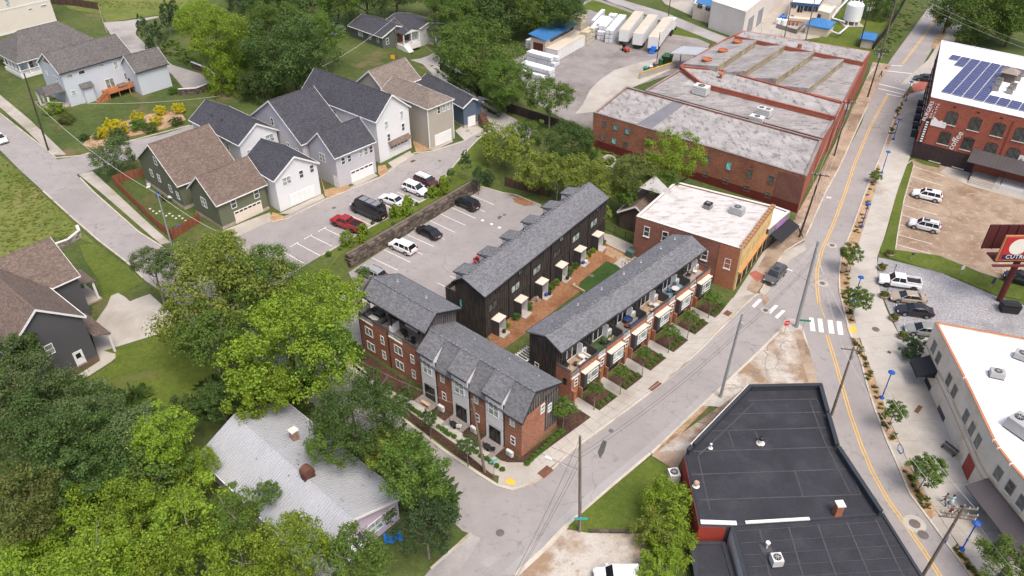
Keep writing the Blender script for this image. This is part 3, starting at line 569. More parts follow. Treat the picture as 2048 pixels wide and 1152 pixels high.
class Vol:
 """a gabled block of a house, in its root's coordinates"""
 def __init__(s, root, L_, W_, he, hr, wm, rm, tm=None, ro=0.0, tr=(0, 0, 0), oh=.35, sink=.6, hip=(0, 0), cap=True, fnd=None, gut=None, name='roof'):
  s.root = root; s.dx, s.dy, s.rz = tr[0], tr[1], R(tr[2]); s.Lw, s.Ww = L_ - 2 * oh, W_ - 2 * oh; s.tr = tr
  s.he, s.hr = he, hr; tm = tm or TRIM
  ry = ro * W_ / 2; T = .2
  def rz(y): return he + (hr - he) * ((y + W_ / 2) / (ry + W_ / 2) if y < ry else (W_ / 2 - y) / (W_ / 2 - ry))
  a, b = s.Lw / 2, s.Ww / 2
  w_ = MB(); zl, zr_, zt = rz(-b) - T - .01, rz(b) - T - .01, hr - T - .01
  sec = [(-b, -sink), (b, -sink), (b, zr_), (ry, zt), (-b, zl)]
  if hip[0] or hip[1]: sec = [(-b, -sink), (b, -sink), (b, he - .02), (-b, he - .02)]
  n = len(sec); vs = [(-a, y, z) for y, z in sec] + [(a, y, z) for y, z in sec]
  w_.add(vs, [list(range(n)), list(range(n, 2 * n))[::-1]] + [(i, n + i, n + (i + 1) % n, (i + 1) % n) for i in range(n)])
  s.wall = w_.build('wall', wm, root, (s.dx, s.dy, 0), tr[2])
  fixn(s.wall.data)
  lx = L_ / 2; hx0, hx1 = -lx + hip[0], lx - hip[1]
  r_ = MB()
  if hip[0] or hip[1]:
   e = [(-lx, -W_ / 2, he), (lx, -W_ / 2, he), (lx, W_ / 2, he), (-lx, W_ / 2, he)]; p, q = (hx0, ry, hr), (hx1, ry, hr)
   r_.slab([e[0], e[1], q, p], T); r_.slab([e[2], e[3], p, q], T)
   if hip[0]: r_.slab([e[3], e[0], p], T)
   if hip[1]: r_.slab([e[1], e[2], q], T)
  else:
   r_.slab([(-lx, -W_ / 2, he), (lx, -W_ / 2, he), (lx, ry, hr), (-lx, ry, hr)], T); r_.slab([(lx, W_ / 2, he), (-lx, W_ / 2, he), (-lx, ry, hr), (lx, ry, hr)], T)
  s.roof = r_.build(name, rm, root, (s.dx, s.dy, 0), tr[2])
  if cap:
   c = MB(); c.add([(hx0, ry - .16, hr - .035), (hx1, ry - .16, hr - .035), (hx1, ry, hr + .05), (hx0, ry, hr + .05), (hx0, ry + .16, hr - .035), (hx1, ry + .16, hr - .035)], [(0, 1, 2, 3), (3, 2, 5, 4), (0, 3, 4), (1, 5, 2)])
   c.build('ridge_cap', rm, s.roof)
  for sx in (-1, 1):
   t_ = MB()
   if hip[0 if sx < 0 else 1]:
    t_.box(min(sx * lx, sx * (lx + .03)), max(sx * lx, sx * (lx + .03)), -W_ / 2, W_ / 2, he - T - .04, he - .03); t_.build('fascia', tm, root, (s.dx, s.dy, 0), tr[2]); continue
   x0, x1 = sx * lx, sx * (lx + .045)
   for y0, y1, z0, z1 in ((-W_ / 2, ry, he, hr), (ry, W_ / 2, hr, he)):
    t_.add([(x0, y0, z0 - .30), (x0, y1, z1 - .30), (x0, y1, z1 + .02), (x0, y0, z0 + .02), (x1, y0, z0 - .30), (x1, y1, z1 - .30), (x1, y1, z1 + .02), (x1, y0, z0 + .02)],
      [(0, 1, 2, 3), (7, 6, 5, 4), (0, 4, 5, 1), (3, 2, 6, 7), (0, 3, 7, 4), (1, 5, 6, 2)])
   t_.build('bargeboard', tm, root, (s.dx, s.dy, 0), tr[2])
  for sy in (-1, 1):
   g = MB(); y0, y1 = sorted((sy * (W_ / 2 + .005), sy * (W_ / 2 + .11))); g.box(-lx, lx, y0, y1, he - .18, he - .04); g.build('gutter', gut or tm, root, (s.dx, s.dy, 0), tr[2])
  if fnd:
   k = MB(); k.box(-a - .03, a + .03, -b - .03, b + .03, -sink, .55); k.build('foundation', fnd, root, (s.dx, s.dy, 0), tr[2])
 def pos(s, face, u, z, out=0.0):
  a, b = s.Lw / 2 + out, s.Ww / 2 + out
  x, y, an = {'x+': (a, u, 0), 'x-': (-a, u, math.pi), 'y-': (u, -b, -math.pi / 2), 'y+': (u, b, math.pi / 2)}[face]
  c, n = math.cos(s.rz), math.sin(s.rz)
  return (s.dx + c * x - n * y, s.dy + n * x + c * y, z), an + s.rz
 def win(s, face, u, z, w, h, kind='dh', fm=None, gm=None, sill=False):
  p, a = s.pos(face, u, z); return window(s.root, p, a, w, h, kind, fm, gm, sill)
 def part(s, mb, name, mat, parent=None): return mb.build(name, mat, parent or s.root, (s.dx, s.dy, 0), s.tr[2])
def fixn(me):
 bm = bmesh.new(); bm.from_mesh(me); bmesh.ops.recalc_face_normals(bm, faces=bm.faces[:]); bm.to_mesh(me); bm.free()
def rel(main, other):
 """frame of another block (x, y, rot in the world) seen from the main block's frame"""
 c, s = math.cos(R(main[2])), math.sin(R(main[2])); dx, dy = other[0] - main[0], other[1] - main[1]
 return (c * dx + s * dy, -s * dx + c * dy, other[2] - main[2])
def roof_vents(root, pts, mat=None):
 for x, y, z in pts:
  m = MB(); m.cyl((0, 0, -.2), (0, 0, .32), .06, .06, 8); m.cyl((0, 0, -.02), (0, 0, .06), .16, .08, 8); m.build('roof_vent', mat or M('vent_grey', (.45, .45, .45), .5), root, (x, y, z))
# ================================================================ the three terraces
SH = M('slate_shingle', (.150, .152, .165), .9, .16, kind='shingle'); SHD = M('charcoal_shingle', (.058, .058, .070), .9, .12, kind='shingle'); SHB = M('brown_shingle', (.150, .112, .093), .9, .16, kind='shingle'); SHG = M('grey_shingle', (.118, .110, .107), .9, .2, kind='shingle')
SHT = M('tan_shingle', (.185, .153, .131), .9, .14, kind='shingle')
BRK = M('terrace_brick', (.28, .105, .060), .9, .16, kind='brick', col2=(.36, .145, .085)); BB = M('black_board', (.040, .034, .032), .85, .25, kind='wood', col2=(.060, .050, .046)); BBT = M('black_batten', (.030, .026, .025), .8, .2)
BGREY = M('grey_board', (.115, .105, .10), .85, .2, kind='wood'); CREAM = M('cap_stone', (.62, .55, .47), .8, .08); WHITEP = M('white_panel', (.66, .67, .69), .55, .04); DECKW = M('deck_wood', (.38, .28, .20), .8, .2, kind='wood'); DECKG = M('grey_deck', (.22, .20, .19), .85, .15, kind='wood')
DKP = M('dark_panel', (.060, .058, .060), .6, .1); ORANGE = M('wood_door', (.36, .15, .05), .6, .2, kind='wood'); COP = M('parapet_coping', (.055, .054, .058), .5, .1)
def battens(root, name, pts, step=.42, mat=None, p=.035):
 """thin vertical strips over a board wall: list of (x0,y0,x1,y1,z0,z1) along wall faces"""
 m = MB()
 for x0, y0, x1, y1, z0, z1 in pts:
  d = Vector((x1 - x0, y1 - y0)); n = max(1, int(d.length / step)); an = math.atan2(d.y, d.x)
  for i in range(n + 1):
   q = Vector((x0, y0)) + d * (i / n); m.cbox((q.x, q.y, (z0 + z1) / 2), (.05, p * 2, z1 - z0), an)
 o = m.build(name, mat or BBT, root); o['kind'] = 'stuff'; return o
def pipe(root, x, y, z0, z1, mat=None, s=.09):
 m = MB(); m.box(x - s / 2, x + s / 2, y - s / 2, y + s / 2, z0, z1); return m.build('downspout', mat or DARK, root)
def box_part(root, name, mat, *b):
 m = MB(); m.box(*b); return m.build(name, mat, root)
def row_c():
 rt_ = thing('townhouse_terrace', 'long brick townhouse terrace with roof decks and dark window bays along the street pavement', 'townhouses', (14.5, 82.03, 0), 46.1)
 X0, X1 = -15.1, 15.1; yb, yw, yf = 2.55, -1.75, -4.25
 m = MB(); m.prism([(X0, yw), (X1, yw), (X1, yb), (X0, yb)], -.5, 7.05)
 for sx in (X0, X1):
  pass
 m.build('wall', BB, rt_)
 for x, d in ((X0, 1), (X1, -1)):
  g = MB(); g.add([(x, yw, 7.05), (x, yb, 7.05), (x, yb, 7.18), (x, -.28, 8.1), (x, yw, 7.45), (x + d * .2, yw, 7.05), (x + d * .2, yb, 7.05), (x + d * .2, yb, 7.18), (x + d * .2, -.28, 8.1), (x + d * .2, yw, 7.45)],
    [(0, 1, 2, 3, 4), (9, 8, 7, 6, 5), (0, 5, 6, 1), (1, 6, 7, 2), (2, 7, 8, 3), (3, 8, 9, 4), (4, 9, 5, 0)])
  gg = g.build('gable', BB, rt_); fixn(gg.data)
 battens(rt_, 'battens', [(X0, yb, X0, yw, 0, 7.05), (X1, yb, X1, yw, 0, 7.05), (X0, yb, X1, yb, 0, 7.05), (X0, yw, X1, yw, 4.2, 7.05)])
 he, hr, W_ = 7.28, 8.40, 5.73; ry = -.28
 for x0, x1, dz in ((-15.5, -9.9, .32), (-9.9, -4.6, .16), (-4.6, 15.45, 0.0)):
  r = MB(); a = x1
  r.slab([(x0, -W_ / 2, he + dz), (a, -W_ / 2, he + dz), (a, ry, hr + dz), (x0, ry, hr + dz)], .2); r.slab([(a, W_ / 2, he + dz), (x0, W_ / 2, he + dz), (x0, ry, hr + dz), (a, ry, hr + dz)], .2)
  ro = r.build('roof', SH, rt_)
  n = max(3, int((x1 - x0) / .62))
  for i in range(1, n):
   q = MB(); xx = x0 + .3 + (x1 - x0 - .6) * i / n; q.box(xx - .24, xx + .2, ry - .16, ry + .16, hr + dz + .0, hr + dz + .06); q.build('ridge_cap', SH, ro)
  box_part(rt_, 'gutter', GUT, x0, x1, -W_ / 2 - .1, -W_ / 2 - .005, he + dz - .2, he + dz - .03); box_part(rt_, 'gutter', GUT, x0, x1, W_ / 2 + .005, W_ / 2 + .1, he + dz - .2, he + dz - .03)
 roof_vents(rt_, [(x, 1.3, 8.0) for x in (-12.5, -7.6, -2.9, 1.8, 5.6, 10.2, 13.6)])
 uw = (X1 - X0) / 6; DZ = 3.95; PT = 4.95
 b = MB(); b.box(X0, X1, yf, yw - .004, -.5, DZ - .12); b.build('brick_wall', BRK, rt_)
 for k in range(6):
  u = X0 + k * uw
  fl = box_part(rt_, 'deck_floor', (DECKW, M('green_turf_deck', (.05, .085, .03), .95, .3), DECKG, DECKW, M('blue_deck_rug', (.20, .27, .34), .9, .3), M('tile_deck', (.36, .29, .26), .9, .25))[k], u + .12, u + uw - .02, yf + .2, yw - .004, DZ - .118, DZ)
  for q in range(1, 9): box_part(fl, 'deck_board', (DECKW, MATS['green_turf_deck'], DECKG, DECKW, MATS['blue_deck_rug'], MATS['tile_deck'])[k], u + .14 + q * .52 - .25, u + .14 + q * .52 + .24, yf + .25, yw - .05, DZ + .002, DZ + .016)
  box_part(rt_, 'parapet', BRK, u + 1.55, u + uw - (.0 if k < 5 else 0), yf, yf + .2, DZ - .118, PT)
  cp = box_part(rt_, 'coping', COP, u + 1.5, u + uw, yf - .05, yf + .25, PT + .003, PT + .07)
  box_part(rt_, 'deck_edge', CREAM, u + .1, u + 1.5, yf - .05, yf + .22, DZ - .116, DZ + .03)
  gl = box_part(rt_, 'glass_rail', glass('rail_glass', (.30, .32, .33), .1), u + .14, u + 1.52, yf + .08, yf + .1, DZ + .035, PT - .1)
  box_part(gl, 'rail_top', DARK, u + .12, u + 1.53, yf + .05, yf + .13, PT - .098, PT - .05)
  if k: 
   box_part(rt_, 'deck_divider', DKP, u - .0, u + .11, yf + .24, yw - .005, DZ + .004, PT + .35); box_part(rt_, 'coping', COP, u - .04, u + .16, yf + .27, yw - .01, PT + .353, PT + .42)
  ba, bb_ = u + 1.75, u + 4.55
  by = box_part(rt_, 'bay', DKP, ba, bb_, yf - .66, yf - .003, 1.75, 4.02)
  box_part(by, 'bay_cap', CREAM, ba - .05, bb_ + .05, yf - .72, yf - .006, 4.023, 4.12)
  window(by, ((ba + bb_) / 2 + .12, yf - .663, 2.95), -math.pi / 2, 2.0, 1.6, 'bay', TRIM, BLIND)
  window(rt_, (u + .85, yf - .003, 2.95), -math.pi / 2, .62, 1.15, 'dh', TRIM, PANE)
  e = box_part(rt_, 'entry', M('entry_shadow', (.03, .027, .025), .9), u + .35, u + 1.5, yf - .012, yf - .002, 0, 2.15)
  box_part(e, 'door', ORANGE, u + .5, u + 1.35, yf - .03, yf - .014, .03, 2.1)
  box_part(rt_, 'entry_pier', BRK, u + 1.52, u + 1.74, yf - .5, yf - .003, -.3, 1.74); box_part(rt_, 'entry_pier', BRK, u + .02, u + .3, yf - .5, yf - .003, -.3, 2.2)
  window(rt_, ((ba + bb_) / 2, yf - .004, .95), -math.pi / 2, 2.2, 1.3, 'slider', DARK, SMOKE)
  dd = window(rt_, (u + 2.9, yw - .004, DZ + 1.1), -math.pi / 2, 2.0, 2.05, 'slider', TRIM, SMOKE, name='deck_door')
  window(rt_, (u + 1.1, yw - .004, DZ + 1.35), -math.pi / 2, .6, 1.3, 'dh', DARK, PANE)
  box_part(dd, 'curtain_panel', WHITEP, 1.12 - 2.12, 1.5 - 2.12, .0, .5, -1, 1.0) if False else None
  box_part(rt_, 'door_screen', WHITEP, u + 3.95, u + 4.05, yw - .75, yw - .006, DZ + .02, DZ + 2.05)
  if k: pipe(rt_, u + .05, -W_ / 2 + .05, PT + .45, he - .2)
 for x, s_ in ((X0, 1), (X1, -1)):
  box_part(rt_, 'parapet', BRK, min(x, x + s_ * .2), max(x, x + s_ * .2), yf + .204, yw - .006, DZ - .116, PT); box_part(rt_, 'coping', COP, min(x - s_ * .04, x + s_ * .24), max(x - s_ * .04, x + s_ * .24), yf + .26, yw - .006, PT + .004, PT + .07)
 window(rt_, (X0 - .004, 1.3, 2.6), math.pi, .7, 1.2, 'dh', TRIM, PANE)
 window(rt_, (X0 - .004, -3.3, 3.1), math.pi, .5, .9, 'fixed', DARK, PANE)
 for k in range(6):
  window(rt_, (X0 + (k + .3) * uw, yb + .004, 4.3), math.pi / 2, 1.4, 1.2, 'slider', DARK, PANE)
 return rt_
ROWC = row_c()
def row_b():
 rt_ = thing('townhouse_terrace', 'black board townhouse terrace with white entrance porches facing the bark courtyard', 'townhouses', (3.56, 94.48, 0), 54.0)
 X0, X1 = -15.45, 15.5; yb, yf = 2.45, -2.5; he, hr = 7.31, 8.84; ry = .88; W2 = 2.78
 m = MB(); m.box(X0, X1, yf, yb, -.5, 7.1); m.build('wall', BB, rt_)
 for x, d in ((X0, 1), (X1, -1)):
  g = MB(); sec = [(yf, 7.1), (yb, 7.1), (yb, 7.35), (ry, 8.6), (yf, 7.18)]; n = 5
  g.add([(x, y, z) for y, z in sec] + [(x + d * .2, y, z) for y, z in sec], [list(range(5)), list(range(5, 10))[::-1]] + [(i, 5 + i, 5 + (i + 1) % 5, (i + 1) % 5) for i in range(5)])
  gg = g.build('gable', BB, rt_); fixn(gg.data)
 battens(rt_, 'battens', [(X0, yb, X0, yf, 0, 7.1), (X1, yf, X1, yb, 0, 7.1), (X0, yf, X1, yf, 0, 7.1)])
 box_part(rt_, 'belt_board', BBT, X0 - .03, X1 + .03, yf - .05, yf - .004, 2.95, 3.1)
 r = MB(); a, b = -15.85, 15.85
 r.slab([(a, -W2, he), (b, -W2, he), (b, ry, hr), (a, ry, hr)], .2); r.slab([(b, W2, he + .1), (a, W2, he + .1), (a, ry, hr), (b, ry, hr)], .2); ro = r.build('roof', SH, rt_)
 for i in range(48):
  q = MB(); xx = a + .5 + i * .65; q.box(xx - .24, xx + .2, ry - .16, ry + .16, hr, hr + .06); q.build('ridge_cap', SH, ro)
 f = MB(); f.box(a, b, -W2 - .1, -W2 - .005, he - .18, he - .03); f.build('gutter', GUT, rt_)
 for x, d in ((a, -1), (b, 1)):
  f = MB()
  for y0, z0, y1, z1 in ((-W2, he, ry, hr), (ry, hr, W2, he + .1)):
   f.add([(x, y0, z0 - .25), (x, y1, z1 - .25), (x, y1, z1 + .02), (x, y0, z0 + .02), (x + d * .05, y0, z0 - .25), (x + d * .05, y1, z1 - .25), (x + d * .05, y1, z1 + .02), (x + d * .05, y0, z0 + .02)], [(0, 1, 2, 3), (7, 6, 5, 4), (0, 4, 5, 1), (3, 2, 6, 7), (0, 3, 7, 4), (1, 5, 6, 2)])
  bb_ = f.build('bargeboard', DARK, rt_); fixn(bb_.data)
 uw = (X1 - X0) / 6
 for k in range(6):
  u = X0 + k * uw
  if k: pipe(rt_, u, yf - .07, 0, he - .2)
  window(rt_, (u + 1.55, yf - .01, 4.55), -math.pi / 2, 2.0, 1.25, 'slider', DARK, (PANE, BLIND)[k % 3 > 0])
  window(rt_, (u + 2.7, yf - .01, 6.45), -math.pi / 2, .95, .75, 'slider', DARK, (PANE, BLIND)[k % 2])
  window(rt_, (u + 3.5, yf - .01, 2.5), -math.pi / 2, .4, 1.0, 'fixed', DARK, PANE)
  p = box_part(rt_, 'porch', DKP, u + 1.25, u + 1.37, yf - 1.25, yf - .003, -.1, 2.45); 
  box_part(p, 'porch_wall', DKP, u + 2.75, u + 2.87, yf - 1.25, yf - .003, -.1, 2.45)
  box_part(p, 'porch_roof', CREAM, u + 1.2, u + 2.92, yf - 1.3, yf - .003, 2.453, 2.56)
  box_part(p, 'porch_lining', WHITEP, u + 1.372, u + 2.748, yf - .05, yf - .006, .0, 2.45)
  box_part(p, 'porch_lining', WHITEP, u + 2.70, u + 2.748, yf - 1.25, yf - .052, .0, 2.45)
  dr = box_part(p, 'door', (DKP, DKP, ORANGE, DKP, DKP, DKP)[k], u + 1.6, u + 2.45, yf - .07, yf - .052, .05, 2.1)
  st = box_part(rt_, 'porch_step', G['white_concrete'], u + 1.25, u + 2.87, yf - 2.0, yf - 1.26, -.1, .16); box_part(rt_, 'porch_floor', G['white_concrete'], u + 1.38, u + 2.74, yf - 1.25, yf - .054, -.1, .22)
  x = u + 2.0; d = MB()
  d.slab([(x - 1.25, 3.35, 8.2), (x - 1.25, ry + .35, 8.66), (x + 1.25, ry + .35, 8.66), (x + 1.25, 3.35, 8.2)][::-1], .14); do = d.build('dormer', SH, rt_)
  e = MB(); e.add([(x - 1.1, 3.1, 7.0), (x + 1.1, 3.1, 7.0), (x + 1.1, 3.1, 8.08), (x - 1.1, 3.1, 8.08), (x - 1.1, 1.2, 8.35), (x + 1.1, 1.2, 8.35), (x - 1.1, 1.2, 7.0), (x + 1.1, 1.2, 7.0)], [(0, 1, 2, 3), (0, 3, 4, 6), (1, 7, 5, 2), (3, 2, 5, 4), (6, 7, 1, 0), (6, 4, 5, 7)])
  eo = e.build('dormer_wall', WHITEP, do); fixn(eo.data)
  m2 = MB(); m2.box(x - 1.3, x + 1.3, 3.36, 3.42, 8.02, 8.2); m2.build('fascia', DARK, do); box_part(do, 'fascia', DARK, x - 1.3, x - 1.251, 1.5, 3.35, 8.07, 8.19)
 roof_vents(rt_, [(X0 + (k + .95) * uw - .6, 1.75, 8.2) for k in range(6)], DARK)
 window(rt_, (X0 - .01, 1.6, 4.2), math.pi, .6, 1.5, 'fixed', DARK, TEAL)
 st = box_part(rt_, 'balcony', BB, X0 - .1, X0 + 3.2, yb + .004, yb + 1.75, -.5, 4.9)
 box_part(st, 'balcony_parapet', BB, X0 - .1, X0 - .02, yb + .006, yb + 1.75, 4.903, 5.7); box_part(st, 'balcony_parapet', BB, X0 - .018, X0 + 3.2, yb + 1.67, yb + 1.75, 4.903, 5.7)
 box_part(st, 'balcony_floor', DECKW, X0 - .015, X0 + 3.18, yb + .01, yb + 1.66, 4.905, 4.96); box_part(st, 'coping', COP, X0 - .14, X0 + 3.2, yb + 1.64, yb + 1.79, 5.703, 5.76); box_part(st, 'coping', COP, X0 - .14, X0 + .02, yb + .006, yb + 1.635, 5.703, 5.76)
 return rt_
ROWB = row_b()
def row_a():
 rt_ = thing('townhouse_terrace', 'brick and white townhouse terrace on the corner, its taller end with two covered decks', 'townhouses', (-1.71, 66.24, 0), -40.6)
 X0, X1 = -9.6, 6.42; yf, yb = -3.2, 3.2; ry = -1.28; hr = 9.05
 def rz(y): return 9.05 - (ry - y) * 1.42 if y < ry else 9.05 - (y - ry) * .42
 m = MB(); m.box(X0, X1, yf, yb, -.5, 5.95); m.build('brick_wall', BRK, rt_)
 g = MB(); sec = [(yf, 5.953), (yb, 5.953), (yb, rz(yb) - .22), (ry, hr - .22), (yf, rz(yf) - .24)]
 g.add([(X0, y, z) for y, z in sec] + [(X1, y, z) for y, z in sec], [list(range(5)), list(range(5, 10))[::-1]] + [(i, 5 + i, 5 + (i + 1) % 5, (i + 1) % 5) for i in range(5)])
 go = g.build('gable', BGREY, rt_); fixn(go.data)
 pn = MB(); pn.box(X1 + .003, X1 + .07, .9, yb + .02, 1.0, 5.95); pn.build('board_panel', BGREY, rt_)
 battens(rt_, 'battens', [(X1 + .07, .95, X1 + .07, yb, 1.0, 6.6), (X1 + .01, yf + .3, X1 + .01, .9, 6.0, 6.4), (X1 + .01, -2.2, X1 + .01, .9, 6.0, 7.6)], .4, BBT)
 yo, yo2 = -3.5, 3.55
 piers = [(-9.2, -6.87), (-4.06, -1.47), (1.27, 3.79)]
 xs = [-9.2] + [x for p in piers for x in p][1:] + [6.75]
 r = MB(); r.slab([(6.75, yo2, rz(yo2)), (X0 - .6, yo2, rz(yo2)), (X0 - .6, ry, hr), (6.75, ry, hr)], .2); rb = r.build('roof', SH, rt_)
 r = MB(); r.slab([(X0, yo, rz(yo)), (6.75, yo, rz(yo)), (6.75, ry, hr), (X0, ry, hr)], .2); rf = r.build('roof', SH, rt_)
 for i in range(25):
  q = MB(); xx = -8.8 + i * .64; q.box(xx - .24, xx + .2, ry - .16, ry + .16, hr, hr + .06); q.build('ridge_cap', SH, rf)
 for a, b in piers:
  d = MB(); d.slab([(a - .25, -3.75, 7.3), (b + .12, -3.75, 7.3), (b + .12, ry - .02, hr + .05), (a - .25, ry - .02, hr + .05)], .16); do = d.build('dormer', SH, rt_)
  e = MB(); e.box(a, b, -3.42, yf - .004, -.3, 7.13); e.build('white_pier', WHITEP, rt_)
  for x0, x1 in ((a + .002, a + .1), (b - .1, b - .002)):
   e = MB(); e.add([(x0, -3.42, 7.133), (x1, -3.42, 7.133), (x1, ry - .4, 8.6), (x0, ry - .4, 8.6), (x0, -3.3, 5.5), (x1, -3.3, 5.5), (x0, ry - .4, 7.5), (x1, ry - .4, 7.5)], [(0, 1, 2, 3), (4, 6, 7, 5), (0, 4, 5, 1), (3, 2, 7, 6), (0, 3, 6, 4), (1, 5, 7, 2)]); eo = e.build('dormer_cheek', WHITEP, do); fixn(eo.data)
  box_part(do, 'gutter', GUT, a - .25, b + .12, -3.86, -3.755, 7.13, 7.27)
  mx = (a + b) / 2
  window(rt_, (mx - .05, -3.425, 5.2), -math.pi / 2, 1.5, 2.0, 'grid', TRIM, BLIND)
  window(rt_, (mx + .1, -3.425, 1.25), -math.pi / 2, 1.7, 2.2, 'slider', DARK, SMOKE, name='patio_door')
  pipe(rt_, b + .1, yf - .1, .1, 6.7)
  pt = box_part(rt_, 'patio', DECKG, mx - 1.3, mx + 1.5, -5.6, -3.43, -.3, .12)
 for a, b in ((-6.7, -4.3), (-1.3, 1.1), (3.95, 6.75)):
  box_part(rt_, 'gutter', GUT, a + .1, b - .05, yo - .1, yo - .005, rz(yo) - .2, rz(yo) - .04); mx = (a + b) / 2 - .3
  window(rt_, (mx, yf - .004, 4.75), -math.pi / 2, .68, 1.25, 'dh', TRIM, BLIND); window(rt_, (mx + .1, yf - .004, 1.9), -math.pi / 2, .68, 1.25, 'dh', TRIM, PANE)
 window(rt_, (X1 + .004, -.6 + 1.0, 5.0), 0, .75, 1.3, 'dh', TRIM, BLIND); window(rt_, (X1 + .075, 1.6, 4.3), 0, .7, 1.2, 'dh', TRIM, BLIND)
 f = MB(); x = 6.75
 for y0, y1 in ((yo, ry), (ry, yo2)):
  f.add([(x, y0, rz(y0) - .26), (x, y1, rz(y1) - .26), (x, y1, rz(y1) + .02), (x, y0, rz(y0) + .02), (x + .05, y0, rz(y0) - .26), (x + .05, y1, rz(y1) - .26), (x + .05, y1, rz(y1) + .02), (x + .05, y0, rz(y0) + .02)], [(0, 1, 2, 3), (7, 6, 5, 4), (0, 4, 5, 1), (3, 2, 6, 7), (0, 3, 7, 4), (1, 5, 6, 2)])
 fo = f.build('bargeboard', DARK, rt_); fixn(fo.data)
 roof_vents(rt_, [(-5.2, 1.9, 7.6), (.2, 1.9, 7.6), (4.6, 1.9, 7.6)])
 tr = rel((-1.71, 66.24, -40.6), (-12.42, 76.63, -40.0)); ox, oy = tr[0], tr[1]
 def T(x, y): return x + ox, y + oy
 def bx(name, mat, x0, x1, y0, y1, z0, z1, par=None): return box_part(par or rt_, name, mat, x0 + ox, x1 + ox, y0 + oy, y1 + oy, z0, z1)
 he, hr2, ry2 = 9.10, 10.86, -1.07; x0, x1 = -6.5, 4.75; f_ = -3.45; DZ = 5.35; PT = 6.15
 bx('brick_wall', BRK, x0, x1, f_, -.7, -.5, DZ - .1); bx('wall', BGREY, x0 + .1, x1, -.696, 2.85, -.5, 8.95)
 sec = [(f_ + .5, 8.953), (2.85, 8.953), (2.85, 8.98), (ry2, 10.62), (f_ + .5, 9.2)]
 for xa, xb in ((x0 + .1, x0 + .3), (x1 - .2, x1)):
  g = MB(); g.add([(xa + ox, y + oy, z) for y, z in sec] + [(xb + ox, y + oy, z) for y, z in sec], [list(range(5)), list(range(5, 10))[::-1]] + [(i, 5 + i, 5 + (i + 1) % 5, (i + 1) % 5) for i in range(5)])
  go = g.build('gable', BGREY, rt_); fixn(go.data)
 bx('end_wall', BGREY, x1 - .2, x1, f_ + .5, -.7, DZ, 8.95)
 a, b = T(x1, 0)[0], 0
 battens(rt_, 'battens', [(x1 + ox, -2.9 + oy, x1 + ox, 2.85 + oy, 6.2, 9.1)], .35, BBT)
 r = MB(); A, B_ = -5.75, 5.55
 r.slab([(A + ox, -3.15 + oy, he), (B_ + ox, -3.15 + oy, he), (B_ + ox, ry2 + oy, hr2), (A + ox, ry2 + oy, hr2)], .2); r.slab([(B_ + ox, 3.15 + oy, he), (A + ox, 3.15 + oy, he), (A + ox, ry2 + oy, hr2), (B_ + ox, ry2 + oy, hr2)], .2); ro = r.build('roof', SH, rt_)
 for i in range(17): q = MB(); xx = A + .5 + i * .64 + ox; q.box(xx - .24, xx + .2, ry2 - .16 + oy, ry2 + .16 + oy, hr2, hr2 + .06); q.build('ridge_cap', SH, ro)
 bx('gutter', GUT, A, B_, -3.25, -3.155, he - .2, he - .03); bx('gutter', GUT, A, B_, 3.155, 3.25, he - .2, he - .03)
 for xe, d in ((A, -1), (B_, 1)):
  f = MB()
  for y0, z0, y1, z1 in ((-3.15, he, ry2, hr2), (ry2, hr2, 3.15, he)):
   f.add([(xe + ox, y0 + oy, z0 - .26), (xe + ox, y1 + oy, z1 - .26), (xe + ox, y1 + oy, z1 + .02), (xe + ox, y0 + oy, z0 + .02), (xe + d * .05 + ox, y0 + oy, z0 - .26), (xe + d * .05 + ox, y1 + oy, z1 - .26), (xe + d * .05 + ox, y1 + oy, z1 + .02), (xe + d * .05 + ox, y0 + oy, z0 + .02)], [(0, 1, 2, 3), (7, 6, 5, 4), (0, 4, 5, 1), (3, 2, 6, 7), (0, 3, 7, 4), (1, 5, 6, 2)])
  fo = f.build('bargeboard', DARK, rt_); fixn(fo.data)
 roof_vents(rt_, [(-3.6 + ox, 1.0 + oy, 10.0), (1.6 + ox, 1.0 + oy, 10.0)])
 for k, (ua, ub) in enumerate(((x0, -1.05), (-1.0, x1))):
  bx('deck_floor', DECKG, ua + .1, ub - .02, f_ + .2, -.71, DZ - .098, DZ)
  bx('parapet', BRK, ua + 2.6, ub, f_, f_ + .2, DZ - .098, PT); bx('coping', COP, ua + 2.55, ub, f_ - .05, f_ + .25, PT + .003, PT + .07); bx('deck_edge', CREAM, ua, ua + 2.55, f_ - .06, f_ + .22, DZ - .096, DZ + .04)
  gl = bx('glass_rail', MATS['rail_glass'], ua + .05, ua + 2.55, f_ + .06, f_ + .08, DZ + .045, PT - .05); bx('rail_top', DARK, ua + .03, ua + 2.56, f_ + .04, f_ + .11, PT - .048, PT, gl)
  bx('deck_divider', WHITEP, ua, ua + .09, f_ + .26, -1.6, DZ + .003, PT + .5)
  bx('deck_post', DARK, ua + 1.4 - 1.3, ua + 1.54 - 1.3, -2.95, -2.81, PT + .505, he - .1)
  window(rt_, (ua + 3.6 + ox, -.71 + oy, DZ + 1.1), -math.pi / 2, 2.2, 2.1, 'slider', DARK, SMOKE, name='deck_door'); bx('deck_wall', WHITEP, ua + .2, ua + 2.4, -.76, -.70, DZ + .003, 8.6)
  for z in (3.9, 1.4):
   window(rt_, (ua + 1.65 + ox, f_ - .004 + oy, z), -math.pi / 2, 1.45, 1.35, 'slider', TRIM, BLIND); window(rt_, (ua + 4.2 + ox, f_ - .004 + oy, z), -math.pi / 2, .68, 1.35, 'dh', TRIM, BLIND)
  pipe(rt_, ua - .02 + ox, f_ - .07 + oy, 0, PT + .02)
 bx('side_panel', DARK, x0 - .06, x0 - .003, f_ + .0, -1.5, PT - .9, PT + .1)
